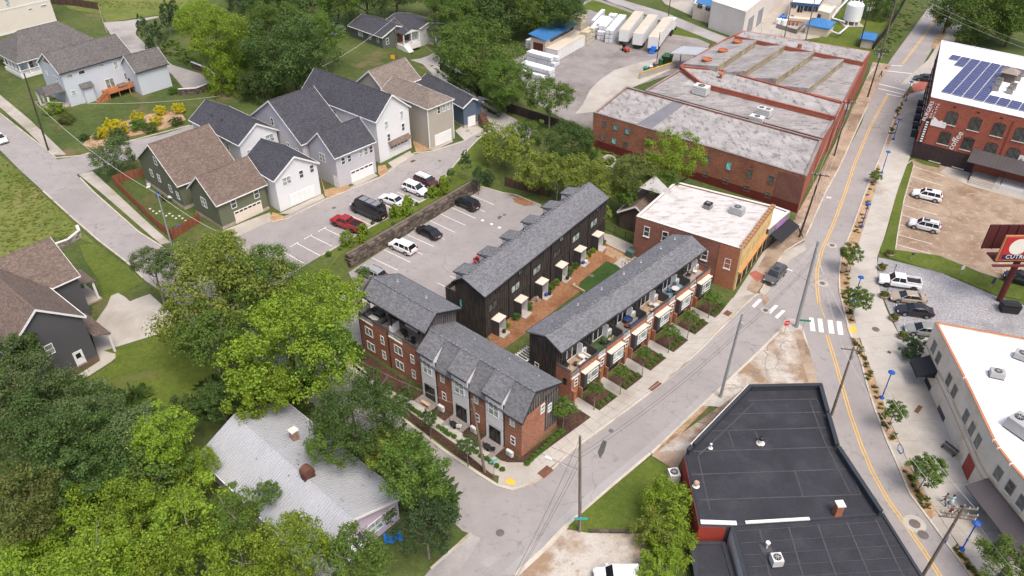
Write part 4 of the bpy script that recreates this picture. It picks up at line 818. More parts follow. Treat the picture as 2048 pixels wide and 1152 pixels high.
 window(rt_, (x0 + ox - .004, -2.2 + oy, 3.9), math.pi, .7, 1.3, 'dh', TRIM, PANE)
 return rt_
ROWA = row_a()
# ================================================================ houses on the terrace
WSID = M('white_siding', (.70, .705, .72), .7, .03, kind='lap'); LAV = M('lavender_siding', (.50, .485, .515), .7, .03, kind='lap'); OLV = M('olive_siding', (.135, .145, .095), .75, .06, kind='lap'); TANS = M('tan_siding', (.40, .365, .31), .75, .04, kind='lap')
NAVY = M('blue_siding', (.095, .130, .185), .75, .05, kind='lap'); LTB = M('pale_blue_siding', (.52, .56, .62), .7, .03, kind='lap'); CRM = M('cream_siding', (.66, .61, .54), .75, .03, kind='lap'); GRS = M('charcoal_siding', (.085, .085, .092), .75, .06, kind='lap'); GRN = M('green_grey_siding', (.105, .12, .105), .75, .06, kind='lap')
STONE = M('stone_base', (.36, .31, .26), .9, .25, kind='brick', col2=(.45, .39, .33)); CONCW = M('house_footing', (.42, .36, .31), .9, .12); GDW = M('garage_white', (.74, .74, .73), .6, .03); GDC = M('garage_cream', (.66, .58, .49), .6, .03)
REDDECK = M('cedar_deck', (.40, .155, .065), .75, .18, kind='wood'); PORCHW = M('porch_white', (.68, .67, .66), .6, .04)
def house(name, label, fr, z=U): return thing(name, label, 'house', (fr[0], fr[1], z), fr[2])
f0 = (-55.3, 119.2, 46.8); h = house('house', 'olive green house with brown shingle roof and a cream garage door', f0)
v = Vol(h, 10.8, 14.33, 4.59, 9.62, OLV, SHB, fnd=CONCW)
for u, z, w_, hh in ((-.3, 6.6, .9, 1.5), (2.9, 3.2, .9, 1.4), (.3, 3.2, .9, 1.4), (-3.3, 2.6, .9, 1.4), (-5.6, 2.2, .9, 1.4)): v.win('x-', u, z, w_, hh)
g2 = Vol(h, 9.29, 8.63, 4.63, 8.23, OLV, SHB, tr=rel(f0, (-45.8, 110.48, 48.7)), fnd=STONE)
for u in (-1.6, 2.6): g2.win('y-', u, 3.6, .95, 1.6)
g2.win('x-', .2, 3.4, 1.5, 1.7, 'grid')
p, a = g2.pos('y-', .6, .02); garage_door(h, p, a, 5.0, 2.2, GDC)
f0 = (-49.75, 129.22, -41.0); h = house('house', 'white two-gabled house with charcoal roof between the olive and lavender houses', f0)
v = Vol(h, 15.8, 8.24, 6.64, 9.28, WSID, SHD); v.win('x+', -2.2, 4.2, .9, 1.6); v.win('x+', 2.2, 5.6, 1.7, 1.5, 'pair'); v.win('y-', .8, 4.9, .8, 1.5); v.win('y-', 3.5, 4.9, .8, 1.5)
roof_vents(h, [(-3, -2, 8.2), (0, -2, 8.2)], DARK)
g2 = Vol(h, 9.6, 8.76, 5.88, 8.70, WSID, SHD, tr=rel(f0, (-38.4, 116.2, -43.3)))
g2.win('x+', -1.9, 4.9, 1.6, 1.4, 'pair'); g2.win('x+', .9, 5.0, .85, 1.4); g2.win('x+', 3.0, 5.2, .85, 1.4)
p, a = g2.pos('x+', .4, .02); garage_door(h, p, a, 4.9, 2.2, GDW, False)
f0 = (-39.03, 131.23, 46.5); h = house('house', 'lavender grey house with charcoal roof and white garage door beside a palm pot', f0)
v = Vol(h, 9.4, 16.9, 6.21, 11.77, LAV, SHD); v.win('x-', 0.5, 7.6, .8, 1.5); v.win('x-', -3.6, 4.4, .8, 1.0, 'fixed'); v.win('x-', -6.3, 4.2, .8, 1.0, 'fixed')
g2 = Vol(h, 8.85, 8.14, 5.95, 9.35, LAV, SHD, tr=rel(f0, (-29.59, 123.44, 47.2)))
for u in (-2.6, -1.3, 1.2, 2.3, 3.4): g2.win('y-', u, 4.7, .85, 1.35)
g2.win('x-', .1, 4.6, 1.6, 1.5, 'grid'); p, a = g2.pos('y-', 1.0, .02); garage_door(h, p, a, 4.9, 2.2, GDW)
p, a = g2.pos('x-', -3.0, .0); door(h, p, a, .9, 2.0, GDW, False)
f0 = (-29.21, 136.72, -38.7); h = house('house', 'tall white gable house with charcoal roof and a small brown canopy over its garage', f0)
v = Vol(h, 20.78, 8.72, 8.18, 11.88, WSID, SHD)
for u, z in ((-1.7, 6.6), (2.2, 7.2), (-1.4, 4.1), (2.3, 4.8)): v.win('x+', u, z, .8, 1.5)
v.win('y-', -1.0, 6.4, .8, 1.5); v.win('y-', 4.2, 6.4, .8, 1.5)
p, a = v.pos('x+', .9, .02); garage_door(h, p, a, 4.6, 2.2, GDW)
m = MB(); m.slab([(v.Lw / 2, -1.7, 3.25), (v.Lw / 2 + .9, -1.7, 2.65), (v.Lw / 2 + .9, 3.5, 2.65), (v.Lw / 2, 3.5, 3.25)], .12); m.build('canopy', SHB, h)
f0 = (-17.85, 139.57, -43.4); h = house('house', 'tan three-storey house with hipped taupe roof and white garage door', f0)
v = Vol(h, 13.4, 6.62, 8.09, 9.9, TANS, SHT, hip=(0, 3.2), gut=TRIM)
for u in (.2, 1.5, 2.6): v.win('x+', u - .6, 6.9, .8, 1.4)
p, a = v.pos('x+', .35, .02); garage_door(h, p, a, 4.2, 2.3, GDW, False)
for u in (-3.1, 3.1): 
 p, a = v.pos('x+', u, 0); m = MB(); m.box(-.02, .05, -.09, .09, 0, 7.9); m.build('corner_board', TRIM, h, p, math.degrees(a))
Vol(h, 9.5, 8.6, 7.62, 10.9, TANS, SHT, tr=rel(f0, (-24.3, 147.6, 49.6)))
f0 = (-12.6, 149.6, -51.8); h = house('house', 'small navy blue house with dark roof and brown porch stairs near the back road', f0, th(-12.6, 149.6))
v = Vol(h, 16.4, 5.0, 4.48, 5.9, NAVY, SHD, fnd=STONE)
box_part(h, 'garage_door', GDW, v.Lw / 2 + .004, v.Lw / 2 + .08, -1.2, .6, 0, 2.1)
m = MB()
for k in range(8): m.box(v.Lw / 2 + .1 + k * .32, v.Lw / 2 + .42 + k * .32, 1.3, 2.6, 0, 2.2 - k * .28)
m.build('stairs', M('brown_stair', (.11, .06, .04), .8), h); box_part(h, 'porch_post', MATS['brown_stair'], v.Lw / 2 + .9, v.Lw / 2 + 1.02, 2.5, 2.62, 0, 4.3); box_part(h, 'porch_rail', MATS['brown_stair'], v.Lw / 2 + .1, v.Lw / 2 + 1.0, 2.52, 2.6, 3.0, 3.1)
m = MB(); m.slab([(v.Lw / 2 - .6, .8, 5.0), (v.Lw / 2 + 1.3, .8, 5.0), (v.Lw / 2 + 1.3, 2.0, 5.4), (v.Lw / 2 - .6, 2.0, 5.4)], .12); m.slab([(v.Lw / 2 - .6, 2.0, 5.4), (v.Lw / 2 + 1.3, 2.0, 5.4), (v.Lw / 2 + 1.3, 3.2, 4.9), (v.Lw / 2 - .6, 3.2, 4.9)], .12); m.build('porch_roof', SHD, h)
f0 = (-90.15, 161.12, 50.1); h = house('house', 'pale blue two-storey house with grey shingle roof and a raised cedar deck', f0)
v = Vol(h, 15.6, 10.14, 7.19, 10.32, LTB, SHG, gut=GUT)
for u, z, w_, hh, k in ((-5.9, 6.1, 1.4, .8, 'fixed'), (-3.3, 6.15, 1.4, .8, 'fixed'), (.9, 6.4, 1.3, .55, 'fixed'), (3.9, 5.6, .95, 1.7, 'dh'), (5.4, 2.8, .95, 1.4, 'dh'), (-6.2, 2.6, .95, 1.1, 'dh'), (-2.6, 2.9, .9, 1.0, 'dh')): v.win('y-', u, z, w_, hh, k)
v.win('y-', 1.6, 2.3, 1.9, 2.1, 'slider')
v.win('x-', 2.2, 5.5, .6, .9); v.win('x-', -1.4, 5.2, .7, 1.3); v.win('x-', -2.6, 5.1, .7, 1.3)
m = MB(); b_ = v.Ww / 2; m.add([(-v.Lw / 2 - .02, -1.6, 8.2), (-v.Lw / 2 - .02, 1.6, 8.2), (-v.Lw / 2 - .02, 0, 9.5)], [(0, 2, 1)]); m.build('gable_board', M('brown_gable', (.22, .10, .045), .8, .2), h)
m = MB(); m.box(-4.4, -2.4, -b_ - .75, -b_ - .003, -.4, 3.2); m.build('closet_bay', LTB, h); m = MB(); m.slab([(-4.7, -b_ - 1.1, 3.25), (-2.1, -b_ - 1.1, 3.25), (-2.1, -b_ - .003, 4.0), (-4.7, -b_ - .003, 4.0)], .12); m.build('bay_roof', SHG, h)
g2 = Vol(h, 7.6, 6.92, 5.05, 7.91, LTB, SHG, tr=rel(f0, (-78.89, 163.02, 48.3)), gut=GUT); box_part(h, 'foundation', M('brick_footing', (.28, .16, .12), .9, .2), 7.9, 15.4, -7.2 + 2.6, -7.15 + 2.66, -.6, .5) if False else None
m = MB(); m.slab([(-11.4, -4.3, 3.4), (-7.5, -4.3, 3.4), (-7.5, -2.0, 4.5), (-10.6, -2.0, 4.5)], .14); m.slab([(-10.6, -2.0, 4.5), (-7.5, -2.0, 4.5), (-7.5, 1.2, 3.4), (-11.4, 1.2, 3.4)], .14); m.slab([(-11.4, 1.2, 3.4), (-11.4, -4.3, 3.4), (-10.6, -2.0, 4.5)], .14); m.build('porch_roof', SHG, h)
for y in (-4.1, -1.6, 1.0): box_part(h, 'porch_post', PORCHW, -11.25, -10.95, y - .14, y + .14, -.3, 3.25)
box_part(h, 'porch_floor', CONCW, -11.3, -7.5, -4.2, 1.1, -.5, .25)
dk = MB(); dk.box(-.6, 6.4, -b_ - 3.0, -b_ - .01, 1.28, 1.42); d0 = dk.build('deck', REDDECK, h)
for k in range(14): box_part(d0, 'deck_board', REDDECK, -.58 + k * .5, -.58 + k * .5 + .46, -b_ - 2.98, -b_ - .02, 1.424, 1.45)
for x in (-.5, 1.7, 4.0, 6.2): box_part(d0, 'deck_post', REDDECK, x - .08, x + .08, -b_ - 2.95, -b_ - 2.8, -.5, 2.35)
for k in range(36): box_part(d0, 'baluster', REDDECK, -.55 + k * .192, -.50 + k * .192, -b_ - 2.96, -b_ - 2.92, 1.5, 2.3)
box_part(d0, 'deck_rail', REDDECK, -.6, 6.4, -b_ - 3.0, -b_ - 2.86, 2.33, 2.42); box_part(d0, 'deck_rail', REDDECK, 6.3, 6.4, -b_ - 2.85, -b_ - .4, 2.33, 2.42)
for k in range(7): box_part(d0, 'stair_step', REDDECK, -.62 - (k + 1) * .33, -.62 - k * .33, -b_ - 2.6, -b_ - 1.3, -.3, 1.25 - k * .19)
for k in range(7): box_part(d0, 'stair_step', REDDECK, 6.42 + k * .33, 6.42 + (k + 1) * .33, -b_ - 2.9, -b_ - 1.7, -.3, 1.25 - k * .19)
for sx, x0 in ((-1, -.62), (1, 6.42)):
 m = MB(); m.add([(x0, -b_ - 2.75, 2.3), (x0 + sx * 2.4, -b_ - 2.75, .9), (x0 + sx * 2.4, -b_ - 2.75, .5), (x0, -b_ - 2.75, 1.5), (x0, -b_ - 2.67, 2.3), (x0 + sx * 2.4, -b_ - 2.67, .9), (x0 + sx * 2.4, -b_ - 2.67, .5), (x0, -b_ - 2.67, 1.5)], [(0, 1, 2, 3), (7, 6, 5, 4), (0, 4, 5, 1), (2, 6, 7, 3), (1, 5, 6, 2), (0, 3, 7, 4)]); o = m.build('stair_rail', REDDECK, d0); fixn(o.data)
c = atz(33, 127, 5.6); f0 = (c.x + 9.5 * math.cos(R(50)) - 7.5 * math.sin(R(50)) * 1, c.y + 9.5 * math.sin(R(50)) + 7.5 * math.cos(R(50)), 50.0)
h = house('house', 'grey hipped-roof bungalow with a white railed corner porch', f0)
v = Vol(h, 19, 15, 3.6, 8.0, LTB, SHG, hip=(5.0, 5.0), oh=2.2)
for q in range(5): box_part(h, 'porch_post', PORCHW, -9.3, -9.06, -7.2 + q * 1.9, -6.96 + q * 1.9, -.4, 3.42)
for q in range(1, 4): box_part(h, 'porch_post', PORCHW, -9.3 + q * 2.0, -9.06 + q * 2.0, -7.2, -6.96, -.4, 3.42)
box_part(h, 'porch_floor', PORCHW, -9.4, -3.0, -7.3, -5.31, -.6, .75); box_part(h, 'porch_floor', PORCHW, -9.4, -7.31, -5.3, 1.5, -.6, .75)
for k in range(24): box_part(h, 'baluster', PORCHW, -9.2 + k * .26, -9.12 + k * .26, -7.22, -7.16, .8, 1.6)
for k in range(28): box_part(h, 'baluster', PORCHW, -9.33, -9.27, -7.0 + k * .26, -6.92 + k * .26, .8, 1.6)
box_part(h, 'porch_rail', PORCHW, -9.4, -3.0, -7.28, -7.12, 1.62, 1.72); box_part(h, 'porch_rail', PORCHW, -9.4, -9.24, -7.1, 1.4, 1.62, 1.72)
v.win('y-', -4.5, 2.0, 1.2, 1.7, 'dh'); v.win('y-', -6.0, 1.9, .9, 2.0, 'dh')
c = at(115, 44); f0 = (c.x - 11 * math.cos(R(50)) - 5.5 * math.sin(R(50)), c.y - 11 * math.sin(R(50)) + 5.5 * math.cos(R(50)), 50.0)
h = house('house', 'large cream house with white trim at the top left corner behind the hipped bungalow', f0)
v = Vol(h, 22.6, 11.7, 9.5, 12.5, CRM, SHG, fnd=PORCHW); v.win('y-', 1.0, 7.3, 1.1, 1.9); v.win('y-', 7.3, 8.2, 2.0, 1.7, 'pair'); v.win('y-', 5.6, 4.6, 1.0, .4, 'fixed'); v.win('y-', 9.0, 4.7, 1.6, .4, 'fixed')
m = MB(); m.box(-11, 11, -5.56, -5.51, 5.6, 5.95); m.build('belt_board', PORCHW, h)
f0 = (-33.02, 195.06, -42.7); zz = th(*f0[:2]); h = house('house', 'dark green bungalow with white trimmed porch and steps by the back road', f0, zz)
v = Vol(h, 13.4, 9.6, 3.1, 4.9, GRN, SHD); 
for u in (-2.6, -1.6, 1.6, 4.6): v.win('y-', u, 1.9, .75, 1.1)
v.win('x+', -3.0, 1.7, .9, 1.5)
m = MB(); m.slab([(6.0, -.6, 3.4), (9.6, -.6, 3.4), (9.6, 2.2, 4.3), (6.0, 2.2, 4.3)], .15); m.slab([(6.0, 2.2, 4.3), (9.6, 2.2, 4.3), (9.6, 5.0, 3.4), (6.0, 5.0, 3.4)], .15); m.build('porch_roof', SHD, h)
m = MB(); m.add([(9.5, -.4, 3.2), (9.5, 4.8, 3.2), (9.5, 2.2, 4.1)], [(0, 1, 2)]); m.build('porch_gable', PORCHW, h)
for y in (-.3, 2.2, 4.7): box_part(h, 'porch_post', PORCHW, 9.2, 9.45, y - .12, y + .12, -.5, 3.2)
box_part(h, 'porch_floor', PORCHW, 6.4, 9.5, -.5, 4.9, -.8, .5); box_part(h, 'porch_rail', PORCHW, 9.38, 9.48, 1.0, 4.7, 1.0, 1.2); box_part(h, 'door', M('red_door', (.25, .06, .03), .6), 6.4, 6.5, .6, 1.5, .5, 2.6)
for k in range(5): box_part(h, 'step', PORCHW, 9.5 + k * .35, 9.85 + k * .35, -.5, 1.0, -.8, .4 - k * .22)
f0 = (-25.48, 200.09, -40.7); h = house('house', 'pale grey bungalow with slate roof behind the dark green bungalow', f0, th(*f0[:2]))
v = Vol(h, 12.0, 11.0, 4.0, 5.4, M('pale_grey_siding', (.5, .5, .5), .75, .05, kind='lap'), SHD); v.win('y-', 3.3, 2.4, .9, 1.6, 'fixed', None, glass('red_glass', (.2, .05, .03)))
m = MB(); m.slab([(5.0, -.5, 3.7), (9.0, -.5, 3.7), (9.0, 2.3, 4.7), (5.0, 2.3, 4.7)], .15); m.slab([(5.0, 2.3, 4.7), (9.0, 2.3, 4.7), (9.0, 5.1, 3.7), (5.0, 5.1, 3.7)], .15); m.build('porch_roof', SHD, h)
for y in (-.3, 4.9): box_part(h, 'porch_post', PORCHW, 8.6, 8.85, y - .12, y + .12, -.5, 3.5)
box_part(h, 'porch_floor', CONCW, 5.6, 8.9, -.4, 5.0, -.8, .4); m = MB(); m.add([(8.9, -.3, 3.5), (8.9, 4.9, 3.5), (8.9, 2.3, 4.5)], [(0, 1, 2)]); m.build('porch_gable', PORCHW, h)
f0 = (-60.36, 75.18, -39.3); h = house('house', 'charcoal grey house with brown shingle roof and white side door by a concrete drive', f0, 1.9)
v = Vol(h, 14, 9.4, 6.74, 10.7, GRS, SHB, fnd=M('brown_brick_base', (.16, .10, .08), .9, .2)); v.win('x+', -.3, 4.6, 1.0, 1.5); p, a = v.pos('x+', 2.3, .35); door(h, p, a, 1.0, 2.1, GDW)
tr = rel(f0, (-63.5, 84.3, 49.5)); g2 = Vol(h, 7.2, 12.0, 6.61, 10.06, GRS, SHB, tr=tr)
p, a = g2.pos('x+', -1.2, 0)
m = MB(); m.slab([(-.3, -2.2, 4.2), (2.6, -2.2, 3.3), (2.6, 2.2, 3.3), (-.3, 2.2, 4.2)], .15); m.build('porch_roof', SHB, h, p, math.degrees(a))
for yy in (-2.0, 1.7): m = MB(); m.box(2.1, 2.4, yy, yy + .3, -.3, 3.3); m.build('porch_post', PORCHW, h, p, math.degrees(a))
m = MB(); m.box(0, 2.6, -2.1, 2.1, -.4, .35); m.build('porch_floor', CONCW, h, p, math.degrees(a))
m = MB(); m.slab([(0.5, 4.7 - .05, 3.6), (6.9, 4.7 - .05, 3.6), (6.9, 6.7, 2.8), (.5, 6.7, 2.8)][::-1], .15); m.build('side_canopy', SHB, h); box_part(h, 'canopy_post', PORCHW, 6.5, 6.75, 6.3, 6.55, -.3, 2.7)
f0 = (-22.43, 53.98, -41.9); h = thing('house', 'single-storey lilac house under a weathered ribbed white metal roof', 'house', (f0[0], f0[1], 0), f0[2])
LIL = M('lilac_siding', (.56, .46, .58), .75, .04, kind='lap'); MET = M('white_metal_roof', (.47, .482, .51), .38, .06, metal=.3, stain=(.34, .33, .33), stain_s=.25, stain_lo=.60, stain_hi=.8)
v = Vol(h, 20.6, 11.2, 3.6, 6.0, LIL, MET, ro=-.1, oh=.5, cap=True)
ryy = -.1 * 5.6
for i in range(62):
 x = -10.25 + i * .336; m = MB()
 for y0, z0, y1, z1 in ((-5.6, 3.6, ryy, 6.0), (5.6, 3.6, ryy, 6.0)):
  m.add([(x - .06, y0, z0 + .002), (x + .06, y0, z0 + .002), (x + .04, y0, z0 + .12), (x - .04, y0, z0 + .12), (x - .06, y1, z1 + .002), (x + .06, y1, z1 + .002), (x + .04, y1, z1 + .12), (x - .04, y1, z1 + .12)], [(2, 6, 7, 3), (1, 5, 6, 2), (3, 7, 4, 0), (0, 1, 2, 3), (4, 7, 6, 5)])
 o = m.build('roof_rib', MET, v.roof); fixn(o.data)
v.win('x+', 2.0, 1.9, 1.9, 1.7, 'grid'); v.win('x+', 4.0, 1.9, 1.2, 1.7, 'dh')
AW1, AW2 = M('awning_white', (.7, .7, .7), .7), M('awning_navy', (.03, .03, .06), .7)
aw = None
for k in range(9):
 m = MB(); y = -3.6 + k * .42; m.slab([(v.Lw / 2 + .01, y, 2.9), (v.Lw / 2 + 1.3, y, 2.0), (v.Lw / 2 + 1.3, y + .42, 2.0), (v.Lw / 2 + .01, y + .42, 2.9)], .05); o = m.build('awning_stripe', (AW2, AW1)[k % 2], h)
CHB = M('old_chimney_brick', (.34, .20, .15), .9, .3, kind='brick'); RUST = M('rust', (.11, .05, .035), .85, .4)
ch = box_part(h, 'chimney', CHB, -3.6, -2.9, 1.9, 2.6, 4.2, 6.3); box_part(ch, 'chimney_cap', SILL, -3.7, -2.8, 1.8, 2.7, 6.303, 6.42)
ch = box_part(h, 'chimney', RUST, 2.4, 3.2, -.9, .3, 5.2, 7.0); m = MB(); m.cyl((2.3, -.3, 6.75), (3.3, -.3, 6.75), .62, .62, 12); m.build('chimney_cowl', RUST, ch)
for k in range(16):
 x, y = rnd.uniform(-9, 9), rnd.uniform(-4.5, 5); zz = 6.0 - (abs(y - ryy)) * (2.4 / (5.6 - abs(ryy) if y < ryy else 5.6 + abs(ryy))); m = MB(); m.cbox((0, 0, 0), (rnd.uniform(.15, .6), rnd.uniform(.08, .16), .012)); o = m.build('rust_patch', RUST, v.roof, (x, y, zz + .03)); o.rotation_euler = (math.atan2(2.4, 5.04 if y < ryy else 6.16) * (1 if y < ryy else -1), 0, 0)
c = at(1290, 440); f0 = (c.x, c.y, 57.0); h = thing('house', 'low brown-roofed timber outbuilding behind the white-roofed brick block', 'house', (c.x, c.y, 0), 57.0)
Vol(h, 9.5, 6.0, 3.0, 5.0, M('dark_timber', (.07, .05, .04), .85, .2, kind='wood'), SHB)
# ================================================================ brick blocks, works and shops
class Blk:
 """a flat-roofed block given by its roof corners seen at roof height"""
 def __init__(s, root, px, z, wm, rm, cm=None, par=.45, z0=-.5, pw=.3, name='wall', open_sides=(), recess=.06, pz=None):
  s.root = root; ox, oy = root.location.x, root.location.y
  s.w = [Vector(atz(p[0], p[1], z)[:2]) for p in px]
  n = len(s.w); ar = sum(s.w[i].x * s.w[(i + 1) % n].y - s.w[(i + 1) % n].x * s.w[i].y for i in range(n)); s.sg = 1 if ar > 0 else -1
  s.z = z; pts = [(p.x - ox, p.y - oy) for p in s.w]; s.pts = pts
  m = MB(); m.prism(pts, z0, z - par); m.build(name, wm, root)
  m = MB(); m.prism(inset(pts, pw * .5), z - par + .004, z - par + recess); s.roof = m.build('roof', rm, root)
  for i in range(n):
   if i in open_sides: continue
   a, b = Vector(pts[i]), Vector(pts[(i + 1) % n]); d = (b - a).normalized(); nn = Vector((-d.y, d.x)) * s.sg
   a2, b2 = a + d * (pw if False else 0), b - d * (pw + .004)
   q = [a2, b2, b2 + nn * pw, a2 + nn * pw] if True else None
   mm = MB(); mm.prism([tuple(v) for v in q], z - par + .003, z); mm.build('parapet', wm, root)
   e = [a2 - nn * .05, b2 - nn * .05, b2 + nn * (pw + .05), a2 + nn * (pw + .05)]
   mm = MB(); mm.prism([tuple(v) for v in e], z + .003, z + .075); mm.build('coping', cm or wm, root)
 def onwall(s, i, px, py, out=.0):
  """the point of wall i that is seen at a picture point, in root coordinates, with the wall's outward angle"""
  a, b = s.w[i], s.w[(i + 1) % len(s.w)]; d = (b - a).normalized(); nn = Vector((d.y, -d.x)) * s.sg
  r = cam_ray(px, py); t = (a.dot(nn)) / (r.x * nn.x + r.y * nn.y); p = Vector((0, 0, CAM_H)) + r * t
  return (p.x - s.root.location.x + nn.x * out, p.y - s.root.location.y + nn.y * out, p.z), math.atan2(nn.y, nn.x)
 def along(s, i, u, z, out=0.0):
  a, b = s.w[i], s.w[(i + 1) % len(s.w)]; d = (b - a).normalized(); nn = Vector((d.y, -d.x)) * s.sg; p = a + d * u + nn * out
  return (p.x - s.root.location.x, p.y - s.root.location.y, z), math.atan2(nn.y, nn.x)
 def strip(s, i, name, mat, z0, z1, t=.05, u0=0.0, u1=None, out=.004):
  a, b = s.w[i], s.w[(i + 1) % len(s.w)]; ln = (b - a).length; u1 = ln if u1 is None else u1
  p, an = s.along(i, (u0 + u1) / 2, (z0 + z1) / 2, out + t / 2); m = MB(); m.cbox((0, 0, 0), (t, u1 - u0, z1 - z0)); return m.build(name, mat, s.root, p, math.degrees(an))
def inset(pts, k):
 n = len(pts); ar = sum(pts[i][0] * pts[(i + 1) % n][1] - pts[(i + 1) % n][0] * pts[i][1] for i in range(n)); sg = 1 if ar > 0 else -1; o = []
 for i in range(n):
  p, a, b = Vector(pts[i]), Vector(pts[i - 1]), Vector(pts[(i + 1) % n]); d1, d2 = (p - a).normalized(), (b - p).normalized()
  n1, n2 = Vector((-d1.y, d1.x)) * sg, Vector((-d2.y, d2.x)) * sg; q = n1 + n2
  o.append(tuple(p + q * (k / max(.3, q.dot(n1)))))
 return o
def bthing(name, label, cat, px, z): p = atz(px[0], px[1], z); return thing(name, label, cat, (p.x, p.y, 0), 0)
OLDROOF = M('weathered_roof', (.325, .307, .302), .9, .22, stain=(.12, .108, .105), stain_s=.75, stain_lo=.50, stain_hi=.66, streak=(1.5, .6, 1))
OLDROOF2 = M('weathered_roof_grey', (.30, .28, .275), .9, .22, stain=(.12, .108, .105), stain_s=.7, stain_lo=.52, stain_hi=.68, streak=(.7, 2.0, 1))
SEALED = M('sealed_roof', (.17, .17, .19), .8, .12); WROOF = M('white_membrane', (.52, .505, .49), .7, .04, stain=(.26, .21, .185), stain_s=.6, stain_lo=.50, stain_hi=.72, streak=(.8, 2.2, 1)); PUREW = M('clean_white_membrane', (.80, .80, .80), .6, .03, stain=(.62, .60, .57), stain_s=.1, stain_lo=.55, stain_hi=.8)
WBR = M('warehouse_brick', (.26, .085, .048), .9, .2, kind='brick', col2=(.31, .115, .06), stain=(.17, .045, .03), stain_s=.12, stain_lo=.55, stain_hi=.68); RBR = M('red_brick', (.285, .060, .034), .9, .12, kind='brick', col2=(.32, .075, .042)); DRED = M('dark_red_paint', (.13, .026, .020), .85, .15)
BLKR = M('black_membrane', (.030, .031, .038), .75, .22, stain=(.055, .054, .06), stain_s=.4, stain_lo=.5, stain_hi=.8); SEAM = M('membrane_seam', (.066, .064, .068), .85, .3)
GREYPANE = glass('boarded_pane', (.13, .13, .12), .5); METALW = M('hvac_white', (.60, .59, .57), .5, .06); METALG = M('hvac_grey', (.36, .36, .36), .5, .08)
WCOP = M('worn_coping', (.24, .21, .20), .9, .25)
wk = bthing('warehouse', 'long old brick factory with stained flat roofs and sawtooth skylights beside the street', 'factory', (1480, 220), 0)
b1 = Blk(wk, [(1188, 225), (1612, 352), (1643, 280), (1253, 173)], 7.0, WBR, OLDROOF, WCOP, .35)
for px, py, t, k in ((1209, 247.5, 0, 1), (1231.5, 254.8, 1, 1), (1254.8, 262.5, 1, 1), (1206, 274, 0, 1), (1228, 282, 1, 1), (1251, 289, 0, 1), (1300, 280, 0, 1.3), (1330, 290, 0, 1.3), (1372, 305, 0, 1.3), (1416, 320, 0, 1.4), (1457.7, 331.7, 1, 1.4), (1500, 347, 0, 1.4), (1542.5, 360, 0, 1.4), (1411, 348, 0, 1), (1451, 362, 0, 1), (1493.5, 376.7, 0, 1), (1535.4, 390, 0, 1), (1372, 335, 0, 1), (1330, 322, 0, 1)):
 p, a = b1.onwall(0, px, py, .005); window(wk, p, a, 1.0, 1.15 * k, 'dh' if not t else 'fixed', M('old_frame', (.16, .12, .10), .8), TEAL if t else GREYPANE, False)
b1.strip(0, 'painted_band', DRED, -.3, 1.6, .03); b1.strip(0, 'corner_repair', M('patched_brick', (.17, .06, .045), .9, .15, kind='brick'), 1.62, 6.5, .04, 36.5, None); b1.strip(1, 'side_band', RBR, -.3, 6.6, .03)
b1.strip(0, 'downpipe', M('rust_pipe', (.25, .10, .06), .8), .0, 5.0, .14, 11.2, 11.36)
m = MB(); q = [atz(1270, 250, 6.74), atz(1302, 258, 6.74), atz(1370, 208, 6.74), atz(1345, 203, 6.74)]; m.prism([(v.x - wk.location.x, v.y - wk.location.y) for v in q], 6.715, 6.735); m.build('roof_patch', SEALED, wk)
b2 = Blk(wk, [(1290, 181), (1645, 277), (1671, 236), (1440, 178), (1359, 140)], 6.6, RBR, OLDROOF2, WCOP, .3)
b3 = Blk(wk, [(1403, 167), (1674, 235), (1688, 206), (1619, 187), (1440, 139), (1359, 132)], 7.3, RBR, OLDROOF, RBR, .3)
b3.strip(0, 'step_wall', RBR, 6.4, 7.0, .03)
b4 = Blk(wk, [(1359, 132), (1440, 139), (1619, 187), (1690, 205), (1742, 103), (1488, 62), (1452, 77)], 6.9, RBR, OLDROOF2, RBR, .25)
tops = [((1435, 132), (1513, 80)), ((1489, 142), (1570, 90)), ((1553, 157), (1628.5, 104)), ((1617, 176), (1688, 118))]
CLER = M('clerestory_frame', (.36, .30, .20), .8, .15); CLP = glass('clerestory_pane', (.22, .19, .12), .3)
prev = [atz(1364, 127, 7.0), atz(1455, 78, 7.0)]
W3 = lambda v: (v.x - wk.location.x, v.y - wk.location.y, v.z)
